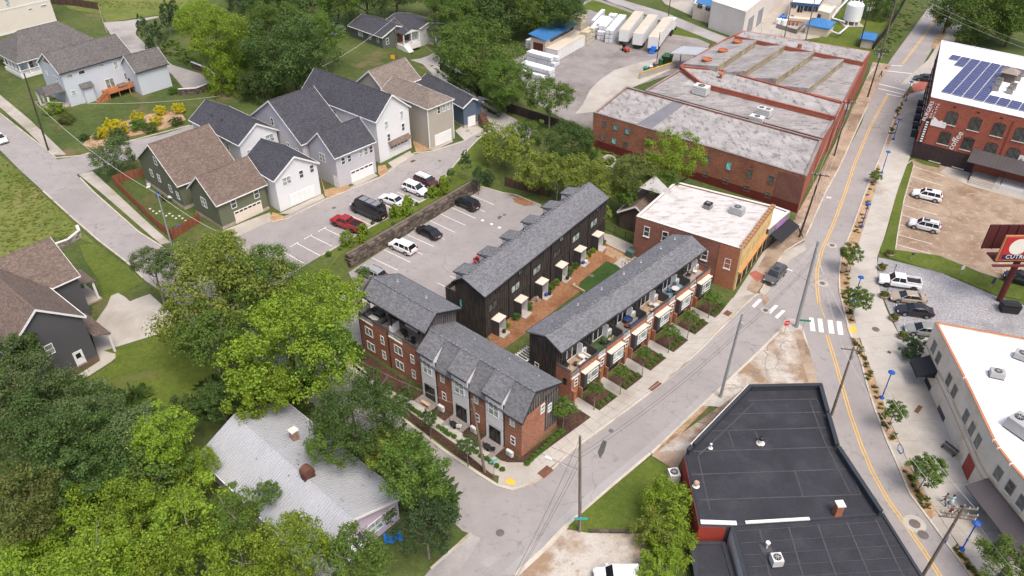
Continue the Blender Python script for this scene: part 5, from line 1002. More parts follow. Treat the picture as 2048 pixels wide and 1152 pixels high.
for k, (a, b) in enumerate(tops):
 zt = 8.35; A, B = atz(a[0], a[1], zt), atz(b[0], b[1], zt)
 m = MB(); lo = [Vector((p.x, p.y, 6.95)) for p in prev]; hi = [A, B]; lo2 = [Vector((A.x, A.y, 6.4)), Vector((B.x, B.y, 6.4))]; lo3 = [Vector((p.x, p.y, 6.4)) for p in prev]
 vs = [W3(v) for v in (lo[0], lo[1], hi[1], hi[0], lo3[0], lo3[1], lo2[1], lo2[0])]
 m.add(vs, [(0, 3, 2, 1), (4, 5, 6, 7), (0, 1, 5, 4), (3, 7, 6, 2), (1, 2, 6, 5), (0, 4, 7, 3)]); o = m.build('sawtooth_roof', OLDROOF2, wk); fixn(o.data)
 d = Vector((B.x - A.x, B.y - A.y)); an = math.atan2(d.y, d.x); n = 13; nn = Vector((d.y, -d.x)).normalized()
 for i in range(n):
  c0 = Vector((A.x, A.y)) + d * ((i + .5) / n) + nn * .03; w_ = d.length / n
  m = MB(); t = .08
  m.box(-w_ / 2, w_ / 2, -.04, .04, -.62, -.52); m.box(-w_ / 2, w_ / 2, -.04, .04, .52, .62); m.box(-w_ / 2, -w_ / 2 + t, -.04, .04, -.52, .52)
  o = m.build('clerestory', CLER, wk, (c0.x - wk.location.x, c0.y - wk.location.y, 7.62), math.degrees(an))
  g = MB(); g.box(-w_ / 2 + t, w_ / 2, -.03, .02, -.52, .52); g.build('pane', CLP, o)
 prev = [A + Vector((nn.x, nn.y, 0)) * .15, B + Vector((nn.x, nn.y, 0)) * .15]
for px, py in ((1475, 83), (1446, 101), (1414, 119)):
 p = atz(px, py, 8.0); m = MB(); m.lathe([(.5, -1.1), (.5, -.3), (1.0, -.25), (1.15, .2), (.9, .25), (.8, .05)], n=14); m.build('roof_ventilator', M('terracotta_vent', (.36, .13, .06), .8, .15), wk, W3(p))
p = atz(1442, 151, 7.6); m = MB(); m.lathe([(.25, -1.0), (.25, .3), (.7, .35), (.7, .5)], n=12); m.build('roof_ventilator', MATS['terracotta_vent'], wk, W3(p))
p = atz(1598, 98, 7.4); m = MB(); m.cbox((0, 0, 0), (.7, .7, 2.2)); m.build('chimney', RBR, wk, W3(p))
cw = [(1727, 125), (1742, 103), (1488, 62), (1470, 72)]; m = MB(); m.prism([W3(atz(x, y, 7.6))[:2] for x, y in cw], 6.75, 7.6); m.build('cross_wing', RBR, wk); m = MB(); m.prism(inset([W3(atz(x, y, 7.6))[:2] for x, y in cw], .25), 7.605, 7.66); m.build('roof', OLDROOF, wk)
b1.strip(1, 'cornice', WCOP, 6.6, 6.95, .12)
pc = W3(atz(1345, 152, 6.45)); q = [atz(1368, 167, 6.5), atz(1400, 175, 6.5), atz(1434, 155, 6.5), atz(1395, 147, 6.5)]; m = MB(); m.prism([W3(v)[:2] for v in q], 6.37, 6.42); m.build('roof_patch', M('grey_membrane', (.37, .38, .36), .8, .06), wk)
def ac_unit(px, py, z, d, label, rot=-38, mat=None, fans=1, group=None):
 p = atz(px, py, z); t = thing('air_conditioner', label, 'air conditioner', (p.x, p.y, z), rot, group)
 m = MB(); m.box(-d[0] / 2, d[0] / 2, -d[1] / 2, d[1] / 2, .08, d[2]); m.build('casing', mat or METALW, t)
 m = MB(); m.box(-d[0] / 2 - .03, d[0] / 2 + .03, -d[1] / 2 - .03, d[1] / 2 + .03, 0, .08); m.build('base', DARK, t)
 for k in range(fans):
  x = (k - (fans - 1) / 2) * d[0] / fans; f = MB(); f.cyl((x, 0, d[2] + .002), (x, 0, d[2] + .05), min(d[0] / fans, d[1]) * .38, None, 14); fo = f.build('fan_grille', DARK, t)
  g = MB()
  for a in range(4): g.cbox((x, 0, d[2] + .06), (min(d[0] / fans, d[1]) * .7, .05, .015), a * math.pi / 4)
  g.build('fan_guard', METALG, fo)
 for i in range(4):
  g = MB(); z0 = .15 + (d[2] - .25) * i / 4; g.box(-d[0] / 2 - .012, d[0] / 2 + .012, -d[1] / 2 - .012, d[1] / 2 + .012, z0, z0 + (d[2] - .3) / 9); g.build('louvre', METALG, t)
 return t
ac_unit(1401, 188, 6.4, (3.0, 1.9, 1.8), 'raised grey cooling unit on the old factory roof'); ac_unit(1527, 232, 6.4, (2.6, 1.6, 1.6), 'tall louvred white unit on the factory roof', mat=METALW, fans=2); ac_unit(1513, 241, 6.7, (2.6, 1.4, .9), 'low white unit straddling the factory parapet')
sb = bthing('brick_block', 'brick corner block with stained white roof and a yellow street front', 'shop block', (1410, 430), 0)
YEL = M('yellow_facade', (.56, .41, .20), .85, .08, stain=(.40, .22, .08), stain_s=.5, stain_lo=.58, stain_hi=.75); YB = M('facade_brick', (.34, .18, .09), .9, .15)
SBR = M('block_brick', (.20, .072, .05), .9, .2, kind='brick', col2=(.24, .09, .06))
s1 = Blk(sb, [(1272.6, 432.5), (1482, 497.6), (1546, 412), (1351, 363.5)], 7.2, SBR, WROOF, SILL, .25)
s1.strip(1, 'yellow_front', YEL, -.2, 7.5, .25); s1.strip(0, 'corner_return', M('orange_brick', (.36, .12, .055), .9, .1, kind='brick'), -.2, 6.95, .05, 13.2, None)
for k in range(15):
 p, a = s1.along(1, .5 + k * .93, 7.45, .1); m = MB(); m.cbox((0, 0, 0), (.6, .62, .42)); m.build('parapet_block', YB, sb, p, math.degrees(a))
for k in range(6):
 p, a = s1.along(1, 1.3 + k * 2.3, 1.5, .27); window(sb, p, a, 1.5, 2.5, 'arch', M('dark_shopfront', (.06, .035, .03), .7), SMOKE); p, a = s1.along(1, 1.3 + k * 2.3, 4.8, .27); m = MB(); m.cbox((0, 0, 0), (.05, 1.0, 1.6)); m.build('blind_panel', M('yellow_panel', (.52, .35, .13), .85, .1), sb, p, math.degrees(a))
s1.strip(1, 'shopfront_cornice', M('ochre_trim', (.44, .24, .09), .8, .1), 3.05, 3.3, .5, out=.2)
for px, py in ((1293.5, 463), (1330, 473), (1455, 527), (1409, 510)): p, a = s1.onwall(0, px, py, .01); window(sb, p, a, .95, 1.7, 'dh', TRIM, PANE, True)
p = atz(1325, 385, 6.9); m = MB(); m.add([(-3.5, 1.5, 0), (2.2, -2.2, 0), (1.4, -.2, 0), (-1.2, 1.4, 2.2)], [(0, 1, 3), (1, 2, 3), (2, 0, 3), (0, 2, 1)]); m.build('roof_hip', WROOF, sb, (p.x - sb.location.x, p.y - sb.location.y, 6.96))
shp = bthing('shop', 'small white-roofed shop with black awning and a purple sign next to the yellow front', 'shop', (1560, 435), 0)
s2 = Blk(shp, [(1537, 459), (1580, 423), (1546, 411), (1510, 440)], 4.2, M('dark_shop_wall', (.10, .085, .08), .85, .15), PUREW, SILL, .25)
s2.strip(0, 'sign_band', M('grey_sign_band', (.20, .18, .18), .8, .15), 3.0, 4.2, .12); s2.strip(0, 'sign', M('purple_sign', (.34, .17, .42), .6, .15), 3.05, 3.95, .06, 2.4, 5.6, .13)
p, a = s2.along(0, 4.2, 2.5, .13); m = MB(); m.slab([(0, -3.2, .4), (1.9, -3.2, -.3), (1.9, 3.2, -.3), (0, 3.2, .4)], .08); m.build('awning', M('black_canvas', (.022, .022, .026), .8, .1), shp, p, math.degrees(a))
for u in (1.4, 3.6, 5.8): p, a = s2.along(0, u, 1.3, .02); window(shp, p, a, 1.7, 2.0, 'fixed', DARK, SMOKE)
ac_unit(1415, 416, 6.95, (1.1, 1.1, .9), 'small dark condenser on the stained white roof', mat=DARK); ac_unit(1473, 427, 6.95, (2.0, 1.4, 1.2), 'square dark-banded condenser on the stained white roof', mat=METALG)
cf = bthing('brick_mill', 'red brick mill with solar panels on its white roof and arched windows', 'brick mill', (1950, 250), 0)
c1 = Blk(cf, [(1862, 194), (2190, 268.5), (2190, 142), (1883.4, 80.8)], 12.0, RBR, PUREW, M('blue_coping', (.62, .63, .68), .6), .12)
c1.strip(0, 'painted_base', M('aubergine_paint', (.045, .030, .032), .85, .1), -.3, 3.3, .04, 0, 10.5); c1.strip(3, 'painted_base', MATS['aubergine_paint'], -.3, 3.3, .04)
FR = M('mill_frame', (.055, .052, .045), .7)
for px, py in ((1903.3, 236), (1950.2, 247.5), (1997, 259), (2041.4, 269), (1889.4, 275.5), (1935.5, 287), (1981.5, 298), (2025.8, 309), (1873.8, 311), (1920.7, 323), (2070, 318)): p, a = c1.onwall(0, px, py, .01); window(cf, p, a, 1.9, 2.5, 'arch', FR, PANE, True)
for px, py in ((1910, 214), (1957, 225), (2003, 236)): p, a = c1.onwall(0, px, py, .02); m = MB(); m.cbox((0, 0, 0), (.05, .5, .22)); m.build('vent', DARK, cf, p, math.degrees(a))
for px in (1874, 2028): 
 p, a = c1.onwall(0, px, 206 if px < 1900 else 243, .06); m = MB(); m.box(-.05, .07, -.08, .08, -8.2, .1); m.build('downpipe', M('brick_red_pipe', (.23, .055, .035), .7), cf, p, math.degrees(a))
for k in range(9):
 for z in (1.8, 5.6, 9.3):
  p, a = c1.along(3, 2.0 + k * 3.5, z, .01); window(cf, p, a, 1.7, 2.3, 'arch', FR, PANE, True)
for k in range(5): p, a = c1.along(3, 14.5 + k * 4.0, 3.5, .05); m = MB(); m.box(0, 1.1, -1.0, 1.0, -.5, .15); m.build('side_awning', MATS['black_canvas'], cf, p, math.degrees(a))
p, a = c1.onwall(0, 1946.8, 305, .05); m = MB(); m.slab([(0, -.2, .5), (3.4, -.2, -.7), (3.4, 26, -.7), (0, 26, .5)], .12); ca = m.build('entrance_canopy', M('canopy_metal', (.075, .065, .068), .6, .12), cf, (p[0], p[1], 4.2), math.degrees(a))
for k in range(44): m = MB(); m.add([(0, .1 + k * .6, .505), (3.4, .1 + k * .6, -.695), (3.4, .16 + k * .6, -.695), (0, .16 + k * .6, .505), (0, .1 + k * .6, .56), (3.4, .1 + k * .6, -.64), (3.4, .16 + k * .6, -.64), (0, .16 + k * .6, .56)], [(4, 5, 6, 7), (0, 1, 5, 4), (2, 3, 7, 6), (1, 2, 6, 5)]); m.build('canopy_seam', MATS['canopy_metal'], ca)
for k in range(4): m = MB(); m.box(3.1, 3.25, 1 + k * 5, 1.15 + k * 5, -4.4, -.75); m.build('canopy_post', DARK, ca)
dkp = MB(); dkp.box(.02, 3.3, 5.2, 26, -4.6, -3.4); dkp.build('entrance_deck', M('white_deck_wall', (.55, .54, .53), .7, .08), ca)
for k in range(6): m = MB(); m.box(.02, 3.3 + .3 - k * .0, 1.2 + 0, 5.19, -4.6, -3.55 - k * .18) if k == 0 else m.box(3.301 + (k - 1) * .32 + .3, 3.301 + k * .32 + .3, 1.2, 5.19, -4.6, -3.55 - k * .18); m.build('step', G['concrete'], ca)
m = MB(); m.box(3.31, 3.36, 6.0, 9.6, -4.3, -3.5); m.build('banner', M('white_banner', (.62, .62, .62), .7, .1), ca); m = MB(); m.box(3.31, 3.36, 10.2, 14, -4.3, -3.5); m.build('banner', MATS['white_banner'], ca)
def sign_text(root, body, pos, ang, size, mat, roll=0.0, name='lettering', ext=.02):
 cu = bpy.data.curves.new(name, 'FONT'); cu.body = body; cu.size = size; cu.extrude = ext; cu.align_x = 'CENTER'; cu.align_y = 'CENTER'; cu.resolution_u = 2
 o = bpy.data.objects.new(name + '_tmp', cu); COL.objects.link(o); dg = bpy.context.evaluated_depsgraph_get(); me = bpy.data.meshes.new_from_object(o.evaluated_get(dg)); bpy.data.objects.remove(o); bpy.data.curves.remove(cu)
 me.name = name; me.materials.clear(); me.materials.append(mat)
 mt = Matrix(((0, 0, 1, 0), (1, 0, 0, 0), (0, 1, 0, 0), (0, 0, 0, 1))) @ Matrix.Rotation(roll, 4, 'Z'); me.transform(mt)
 return link(name, me, root, pos, ang)
LETW = M('letter_white', (.78, .78, .78), .6, .03)
p, a = c1.onwall(0, 1911, 281, .06); sign_text(cf, 'coffee', p, a, 1.55, LETW, R(78))
p, a = c1.onwall(0, 1862, 224, .06); sign_text(cf, 'BURGERS\n& BREWS', (p[0] - .0, p[1], p[2]), a, .95, LETW, R(84))
p, a = c1.onwall(0, 1874, 247, .06); m = MB()
pts = [(-1.6, -.55), (1.5, -.55), (1.6, .25), (1.35, .55), (.9, .5), (.6, .75), (.2, .5), (-.3, .8), (-.55, 1.05), (-.9, .95), (-.75, .65), (-1.3, .4)]
m.prism([(x, y) for x, y in pts], 0, .04); me = m.mesh('emblem', LETW); me.transform(Matrix(((0, 0, 1, 0), (1, 0, 0, 0), (0, 1, 0, 0), (0, 0, 0, 1)))); link('emblem', me, cf, p, a)
p, a = c1.onwall(0, 1849, 262, .06); m = MB(); m.box(-.02, .05, -.4, .4, -2.4, 2.4); vs_ = m.build('vertical_sign', DARK, cf, (p[0], p[1], p[2]), math.degrees(a))
for k in range(9): q = MB(); q.box(.051, .065, -.22, .22, -2.1 + k * .47, -1.82 + k * .47); q.build('sign_mark', LETW, vs_)
p, a = c1.onwall(0, 2043, 322, .06); m = MB(); m.box(-.02, .05, -.6, 2.4, -1.0, 1.0); ps = m.build('white_sign', M('sign_white', (.7, .7, .7), .5, .03), cf, p, math.degrees(a)); q = MB(); q.box(.051, .06, -.6, 2.4, -1.0, -.75); q.build('sign_stripe', M('sign_blue', (.05, .13, .42), .5), ps); sign_text(ps, 'P', (.06, -.15, .1), 0, .9, M('sign_ink', (.03, .05, .12), .6))
sa = thing('solar_array', 'blue solar panel array in rows on the white mill roof', 'solar panels', (78.35, 135.86, 11.98), -39.0)
PVM = M('solar_cell', (.040, .042, .135), .28, .12, spec=.6); PVF = M('solar_frame', (.42, .43, .50), .4, .05)
pv = MB(); pv.box(.03, 1.70, .03, .93, .12, .16); pvm = pv.mesh('solar_panel', PVM); pf = MB(); pf.box(.0, 1.73, -.01, .028, .10, .165); pf.box(.0, .028, .03, .93, .10, .165); pfm = pf.mesh('panel_frame', PVF)
for c in range(-2, 10):
 for r in range(22):
  ok = (0 <= c <= 3 and r <= 21) or (r < 4 and 0 <= c <= 7) or (c == -1 and r >= 16) or (c == -2 and r >= 19) or (r >= 18 and c > 3)
  if c == -2 and r >= 22 or not ok: continue
  o = link('solar_panel', pvm, sa, (c * 1.83, r * .98, 0)); link('panel_frame', pfm, o)
pt = thing('roof_hatch', 'brown peaked roof hatch among condensers on the mill roof', 'roof hatch', tuple(atz(2015, 160, 12.0)), -39)
m = MB(); m.box(-1.2, 1.2, -1.2, 1.2, -.1, 1.6); m.build('housing', M('hatch_brown', (.10, .08, .07), .8), pt); m = MB(); m.add([(-1.5, -1.5, 1.6), (1.5, -1.5, 1.6), (1.5, 1.5, 1.6), (-1.5, 1.5, 1.6), (0, 0, 2.5)], [(0, 1, 4), (1, 2, 4), (2, 3, 4), (3, 0, 4), (3, 2, 1, 0)]); m.build('hatch_roof', M('hatch_roof', (.26, .22, .19), .8), pt)
for k, (px, py) in enumerate(((2011, 147), (1996, 168), (1990, 180), (2040, 152), (2034, 160), (2024, 178), (2018, 186))): ac_unit(px, py, 11.95, (1.1, 1.1, 1.1), 'brown box condenser beside the roof hatch on the mill roof', mat=M('condenser_brown', (.17, .145, .13), .7, .1), group='condensers on the mill roof')
wb = bthing('white_building', 'long cream-white curved building with small windows and a bright white roof', 'building', (1960, 800), 0)
CW = M('cream_render', (.70, .63, .54), .85, .10, stain=(.54, .42, .30), stain_s=.35, stain_lo=.54, stain_hi=.72, streak=(1, 1, .6)); TERR = M('terracotta_coping', (.40, .17, .09), .8, .15)
k1 = Blk(wb, [(1870.5, 644), (1928, 756), (1987, 881), (1997, 897), (2022, 929), (2070, 985), (2130, 1060), (2260, 1060), (2260, 715)], 7.2, CW, PUREW, TERR, .3, pw=.2)
for i, l in ((0, ((1868, 694), (1877, 716), (1898, 760), (1909, 783))), (1, ((1932, 833), (1944, 858), (1956, 882))), (3, ((1997, 947),)), (4, ((2021, 975), (2044, 1005)))):
 for px, py in l: p, a = k1.onwall(i, px, py, .01); window(wb, p, a, 1.0, 1.6, 'dh', M('old_window', (.24, .22, .20), .8), GREYPANE, True)
for i in range(6):
 k1.strip(i, 'string_course', M('ochre_course', (.52, .41, .28), .85, .1), 3.5, 3.7, .10); k1.strip(i, 'string_course', MATS['ochre_course'], 2.6, 2.7, .08)
p, a = k1.onwall(0, 1862, 740, .02); m = MB(); m.add([(0, -1.5, 1.2), (0, 1.5, 1.2), (2.0, 1.5, 0), (2.0, -1.5, 0), (0, -1.5, 0), (0, 1.5, 0), (2.0, -1.5, -.35), (2.0, 1.5, -.35)], [(0, 3, 2, 1), (0, 4, 3), (1, 2, 5), (3, 6, 7, 2)]); m.build('awning', MATS['black_canvas'], wb, p, math.degrees(a))
p, a = k1.onwall(0, 1857, 765, .02); m = MB(); m.box(0, .04, -1.0, 1.0, -2.6, .2); m.build('shop_door', SMOKE, wb, p, math.degrees(a)); k1.strip(0, 'stone_plinth', M('dark_plinth', (.09, .085, .085), .8, .25), -.2, .8, .06, 8, None)
p, a = k1.along(1, (k1.w[2] - k1.w[1]).length - 1.6, 1.35, .02); m = MB(); m.box(-.02, .05, -.95, .95, -1.3, 1.1); m.build('garage_panel', M('red_panel', (.33, .06, .045), .7, .1), wb, p, math.degrees(a))
p, a = k1.along(3, 1.5, 1.5, .02); m = MB(); m.box(-.02, .05, -1.2, 1.2, -1.5, 1.4); o = m.build('shop_door', M('dark_door', (.05, .045, .04), .6), wb, p, math.degrees(a))
for q in range(5): m = MB(); m.box(.051, .06, -1.0 + q * .42, -.68 + q * .42, .7, 1.25); m.build('door_pane', glass('blue_pane', (.05, .12, .2)), o)
p, a = k1.onwall(4, 2006, 1060, .02); m = MB(); m.slab([(0, -4.2, .55), (2.3, -4.2, -.25), (2.3, 4.6, -.25), (0, 4.6, .55)], .1); m.build('awning', MATS['canopy_metal'], wb, (p[0], p[1], 2.9), math.degrees(a))
ac_unit(1992, 752, 7.0, (1.5, 1.1, .8), 'low grey box vent alone on the bright white roof', rot=-20, mat=METALG); ac_unit(2042, 716, 7.0, (1.6, 1.2, .8), 'grey condenser at the right edge of the bright white roof', mat=METALG); ac_unit(2040, 862, 7.0, (2.6, 2.0, 1.5), 'large twin-fan condenser on the bright white roof', rot=-62, mat=METALG, fans=2)
bk = bthing('black_roofed_shop', 'low shop with black membrane roof and high parapets on the street fork', 'shop', (1560, 920), 0)
BLKP = M('black_parapet', (.035, .040, .048), .6, .15)
t1 = Blk(bk, [(1370, 902), (1401, 1043), (1455, 1045), (1766, 1022), (1678, 889), (1659, 823), (1643.6, 767), (1497.5, 770), (1381.5, 890)], 3.9, BLKP, BLKR, BLKP, .75, pw=.35, open_sides=(0, 1, 2))
t1.strip(1, 'red_wall', M('red_render', (.30, .045, .03), .85, .12), -.3, 3.1, .04); t1.strip(0, 'red_wall', M('red_render', (.30, .045, .03), .85, .12), -.3, 3.1, .04)
for i in (7,): t1.strip(i, 'side_coping', SILL, 3.7, 3.99, .1)
OX = Vector((bk.location.x, bk.location.y, 0))
def seam(a, b, z, w_=.14, par=None):
 p, q = atz(a[0], a[1], z) - OX, atz(b[0], b[1], z) - OX; d = (q - p); an = math.atan2(d.y, d.x); m = MB(); m.cbox((0, 0, 0), (d.length, w_, .012)); return m.build('roof_seam', SEAM, bk, ((p.x + q.x) / 2, (p.y + q.y) / 2, z), math.degrees(an))
Z1 = 3.225
for a, b in (((1496, 801), (1634, 798)), ((1460, 828), (1645, 824)), ((1418, 862), (1656, 855)), ((1388, 903), (1672, 894)), ((1383, 949), (1698, 938)), ((1402, 1000), (1722, 989)), ((1508, 805), (1398, 910)), ((1396, 912), (1420, 1020)), ((1619, 801), (1650, 885)), ((1650, 885), (1700, 985)), ((1457, 863), (1470, 902)), ((1590, 943), (1606, 992)), ((1510, 862), (1526, 900)), ((1634, 800), (1680, 893)), ((1680, 893), (1722, 990))): seam(a, b, Z1 + rnd.uniform(0, .01))
t2 = Blk(bk, [(1461, 1049), (1766, 1026), (1850, 1160), (1850, 1230), (1510, 1230)], 3.15, M('white_wash_wall', (.55, .52, .50), .85, .15), BLKR, BLKP, .12, pw=.2)
for k in range(5): seam((1519 + k * 58, 1058 - k * 5), (1550 + k * 70, 1200), 3.11, .16)
for k in range(7): seam((1475 + k * 7, 1062 + k * 24), (1775 + k * 15, 1042 + k * 24), 3.122, .06)
t3 = Blk(bk, [(1380, 1084), (1449, 1084), (1490, 1230), (1400, 1230)], 1.6, BLKP, BLKR, BLKP, .1)
m = MB(); q = [atz(1401, 1044, 3.3) - OX, atz(1461, 1046, 3.3) - OX]; d = q[1] - q[0]; an = math.atan2(d.y, d.x); m.cbox((0, 0, 0), (d.length * 1.2, .45, .12)); m.build('coping', TRIM, bk, ((q[0].x + q[1].x) / 2 + .3, (q[0].y + q[1].y) / 2, 3.3), math.degrees(an))
m = MB(); m.cbox((0, 0, 0), (6.5, .3, .14)); p = atz(1555, 1041, 3.3) - OX; m.build('coping', TRIM, bk, tuple(p), 4)
def rooftop(name, label, cat, px, py, z, parts):
 p = atz(px, py, z); t = thing(name, label, cat, (p.x, p.y, z), 5)
 for nm, mb, mt in parts: mb.build(nm, mt, t)
rooftop('chimney', 'small red brick chimney at the far right edge of the black roof', 'chimney', 1673, 1028, 3.2, [('stack', MB().box(-.35, .35, -.35, .35, -.2, 1.5), M('orange_chimney', (.36, .11, .05), .9, .2, kind='brick')), ('cap', MB().box(-.42, .42, -.42, .42, 1.503, 1.66), SILL)])
rooftop('roof_vent', 'grey pipe vent with black cowl in the middle of the black roof', 'vent', 1521, 886, 3.2, [('flashing', MB().lathe([(.5, 0), (.35, .06), (.22, .5)]), SILL), ('cowl', MB().lathe([(.2, .5), (.28, .6), (.28, .85), (.1, .95)]), DARK)])
rooftop('roof_vent', 'short copper vent near the left edge of the black roof', 'vent', 1392, 972, 3.2, [('flashing', MB().lathe([(.4, 0), (.22, .08), (.2, .4)]), SILL), ('cowl', MB().lathe([(.26, .4), (.3, .55), (.2, .7)]), M('copper_cowl', (.45, .28, .2), .6))])
rooftop('roof_vent', 'thin white pipe vent near the left edge of the black roof', 'vent', 1421, 896, 3.2, [('pipe', MB().lathe([(.3, 0), (.08, .1), (.08, .6), (.14, .65)]), SILL)])
rooftop('roof_vent', 'white capped pipe on the lower black roof', 'vent', 1533, 1096, 3.1, [('pipe', MB().lathe([(.09, 0), (.09, .7), (.22, .75), (.22, .9)]), TRIM), ('flashing', MB().box(-.6, .5, -.5, .5, .0, .03), SEAM)])
ac_unit(1551, 1126, 3.1, (1.0, 1.0, .95), 'white condenser on the lower black roof', rot=5); ac_unit(1346, 958, .0, (1.15, 1.15, 1.2), 'white condenser on the lawn beside the red wall', rot=8, mat=METALW)
# ================================================================ vehicles
TYRE = M('tyre', (.018, .018, .019), .9, .1); RIM = M('rim', (.38, .38, .40), .35, .05, metal=.7); RIMD = M('dark_rim', (.05, .05, .055), .4, .05); CGL = glass('car_glass', (.018, .022, .026), .05); LAMP = M('headlamp', (.70, .72, .74), .15, .03); TAIL = M('tail_lamp', (.35, .02, .015), .25, .05); PLAS = M('black_plastic', (.02, .02, .021), .6, .05)
def wheel_meshes(r, wd, dark):
 key = ('wheel', r, wd, dark)
 if key not in _wc:
  m = MB(); m.cyl((0, -wd / 2, 0), (0, wd / 2, 0), r, r, 18); a = m.mesh('tyre', TYRE)
  m = MB(); m.cyl((0, -wd / 2 - .012, 0), (0, wd / 2 + .012, 0), r * .64, r * .64, 14)
  for k in range(5):
   q = k * 2 * math.pi / 5
   for s in (-1, 1): m.cyl((0, s * (wd / 2 + .02), 0), (math.cos(q) * r * .6, s * (wd / 2 + .02), math.sin(q) * r * .6), .035, .03, 5)
  _wc[key] = (a, m.mesh('rim', RIMD if dark else RIM))
 return _wc[key]
KIND = {  # length, width, height, belt, hood, x of: nose-hood, windscreen base/top, rear top/base; wheel r, wheelbase
 'sedan': (4.85, 1.86, 1.45, .93, .80, 1.15, .35, -1.10, -1.85, .34, 2.85),
 'suv': (4.80, 1.94, 1.76, 1.10, 1.00, 1.20, .55, -1.85, -2.22, .38, 2.85),
 'jeep': (4.75, 1.94, 1.78, 1.14, 1.06, 1.10, .62, -1.90, -2.25, .40, 2.80),
 'pickup': (5.8, 2.0, 1.90, 1.20, 1.14, 1.45, .85, -.55, -.72, .42, 3.65),
 'van': (6.9, 2.05, 2.75, 1.45, 1.35, 2.55, 1.9, -3.2, -3.35, .38, 4.3)}
def car(kind, label, F, Rr, col, roofcol=None, dark_rim=False, group=None, cat=None, sun=False, rails=False):
 l, w, hgt, belt, hood, xa, xb, xc, xd, wr, wbase = KIND[kind]
 f, r = at(*F), at(*Rr); d = Vector((f.x - r.x, f.y - r.y)).normalized(); n = Vector((-d.y, d.x))
 if n.y < 0: n = -n
 c = Vector(((f.x + r.x) / 2, (f.y + r.y) / 2)) + n * (w / 2 - .12); z = th(c.x, c.y) + .032
 t = thing('parked_' + ({'pickup': 'pickup_truck', 'van': 'van'}.get(kind, 'car')), label, cat or {'pickup': 'pickup truck', 'van': 'van', 'suv': 'car', 'jeep': 'car'}.get(kind, 'car'), (c.x, c.y, z), math.degrees(math.atan2(d.y, d.x)), group)
 t.name = {'pickup': 'pickup_truck', 'van': 'van'}.get(kind, 'car')
 hl, hw = l / 2, w / 2; pm = paint('paint_%02d_%02d_%02d' % tuple(int(x * 99) for x in col), col); rm = pm if roofcol is None else paint('paint_%02d_%02d_%02d' % tuple(int(x * 99) for x in roofcol), roofcol)
 if kind == 'sedan': st = [(-hl, .42, .80, .80), (-hl + .12, .34, .93, .92), (-hl + .75, .26, .97, 1.0), (xd, .22, belt, 1.0), (0, .20, belt, 1.0), (xa, .22, belt - .03, 1.0), (xa + .6, .24, hood, .99), (hl - .25, .28, hood - .10, .92), (hl, .36, hood - .22, .78)]
 elif kind == 'pickup': st = [(-hl, .50, 1.10, .94), (-hl + .08, .42, 1.14, 1.0), (xd, .38, 1.16, 1.0), (0, .36, belt, 1.0), (xa, .38, belt - .02, 1.0), (xa + .4, .40, hood, 1.0), (hl - .15, .44, hood - .05, .97), (hl, .48, hood - .22, .90)]
 elif kind == 'van': st = [(-hl, .45, 1.40, .95), (-hl + .1, .36, belt, 1.0), (0, .32, belt, 1.0), (xa, .34, belt - .05, 1.0), (xa + .25, .36, hood - .12, .98), (hl - .2, .38, hood - .28, .93), (hl, .42, hood - .45, .84)]
 else: st = [(-hl, .46, 1.00, .88), (-hl + .1, .36, belt, .97), (xc, .30, belt, 1.0), (0, .28, belt, 1.0), (xa, .30, belt - .03, 1.0), (xa + .35, .32, hood, 1.0), (hl - .22, .36, hood - .06, .94), (hl, .42, hood - .26, .82)]
 m = MB(); vs = []
 for x, z0, z1, k in st:
  b = hw * k
  for y, zz in ((-b * .86, z0), (-b, z0 + .16), (-b, z1 - .20), (-b * .90, z1), (b * .90, z1), (b, z1 - .20), (b, z0 + .16), (b * .86, z0)): vs.append((x, y, zz))
 fs = []; k8 = 8
 for i in range(len(st) - 1):
  for j in range(8): fs.append((i * 8 + j, i * 8 + (j + 1) % 8, i * 8 + 8 + (j + 1) % 8, i * 8 + 8 + j))
 fs += [list(range(8))[::-1], [len(vs) - 8 + j for j in range(8)]]
 m.add(vs, fs); b = m.build('body', pm, t); fixn(b.data)
 wb_, wt = hw * .885, hw * (.74 if kind != 'van' else .86); zb, zt = belt - .03, hgt - .06
 g = MB(); g.add([(xd, -wb_, zb), (xa, -wb_, zb), (xa, wb_, zb), (xd, wb_, zb), (xc, -wt, zt), (xb, -wt, zt), (xb, wt, zt), (xc, wt, zt)], [(0, 3, 2, 1), (4, 5, 6, 7), (0, 1, 5, 4), (1, 2, 6, 5), (2, 3, 7, 6), (3, 0, 4, 7)]); g.build('windows', CGL, t)
 rf = MB(); e = .03; n_ = 4; rv = []
 for i in range(n_ + 1):
  x = xc - .06 + (xb - xc + .08) * i / n_; bow = .05 * math.sin(math.pi * i / n_)
  rv += [(x, -wt - e, zt + .003), (x, -wt * .8, zt + .05 + bow), (x, wt * .8, zt + .05 + bow), (x, wt + e, zt + .003)]
 rfs = []
 for i in range(n_):
  for j in range(3): rfs.append((i * 4 + j, i * 4 + j + 1, i * 4 + 5 + j, i * 4 + 4 + j))
  rfs.append((i * 4 + 3, i * 4, i * 4 + 4, i * 4 + 7))
 rfs += [(0, 1, 2, 3), tuple(n_ * 4 + j for j in (3, 2, 1, 0))]; rf.add(rv, rfs); ro = rf.build('roof', rm, t); fixn(ro.data)
 mids = {'sedan': (0.0,), 'pickup': (.25,), 'van': ()}.get(kind, (.0, -1.15))
 for s in (-1, 1):
  for x0, x1 in [(xa, xb), (xd, xc)] + [((q, q) if kind != 'sedan' else (q - .05, q - .12)) for q in mids]:
   p = MB(); p.cyl((x0, s * (wb_ + .005), zb), (x1, s * (wt + .012), zt + .02), .055, .045, 5); p.build('pillar', pm, t)
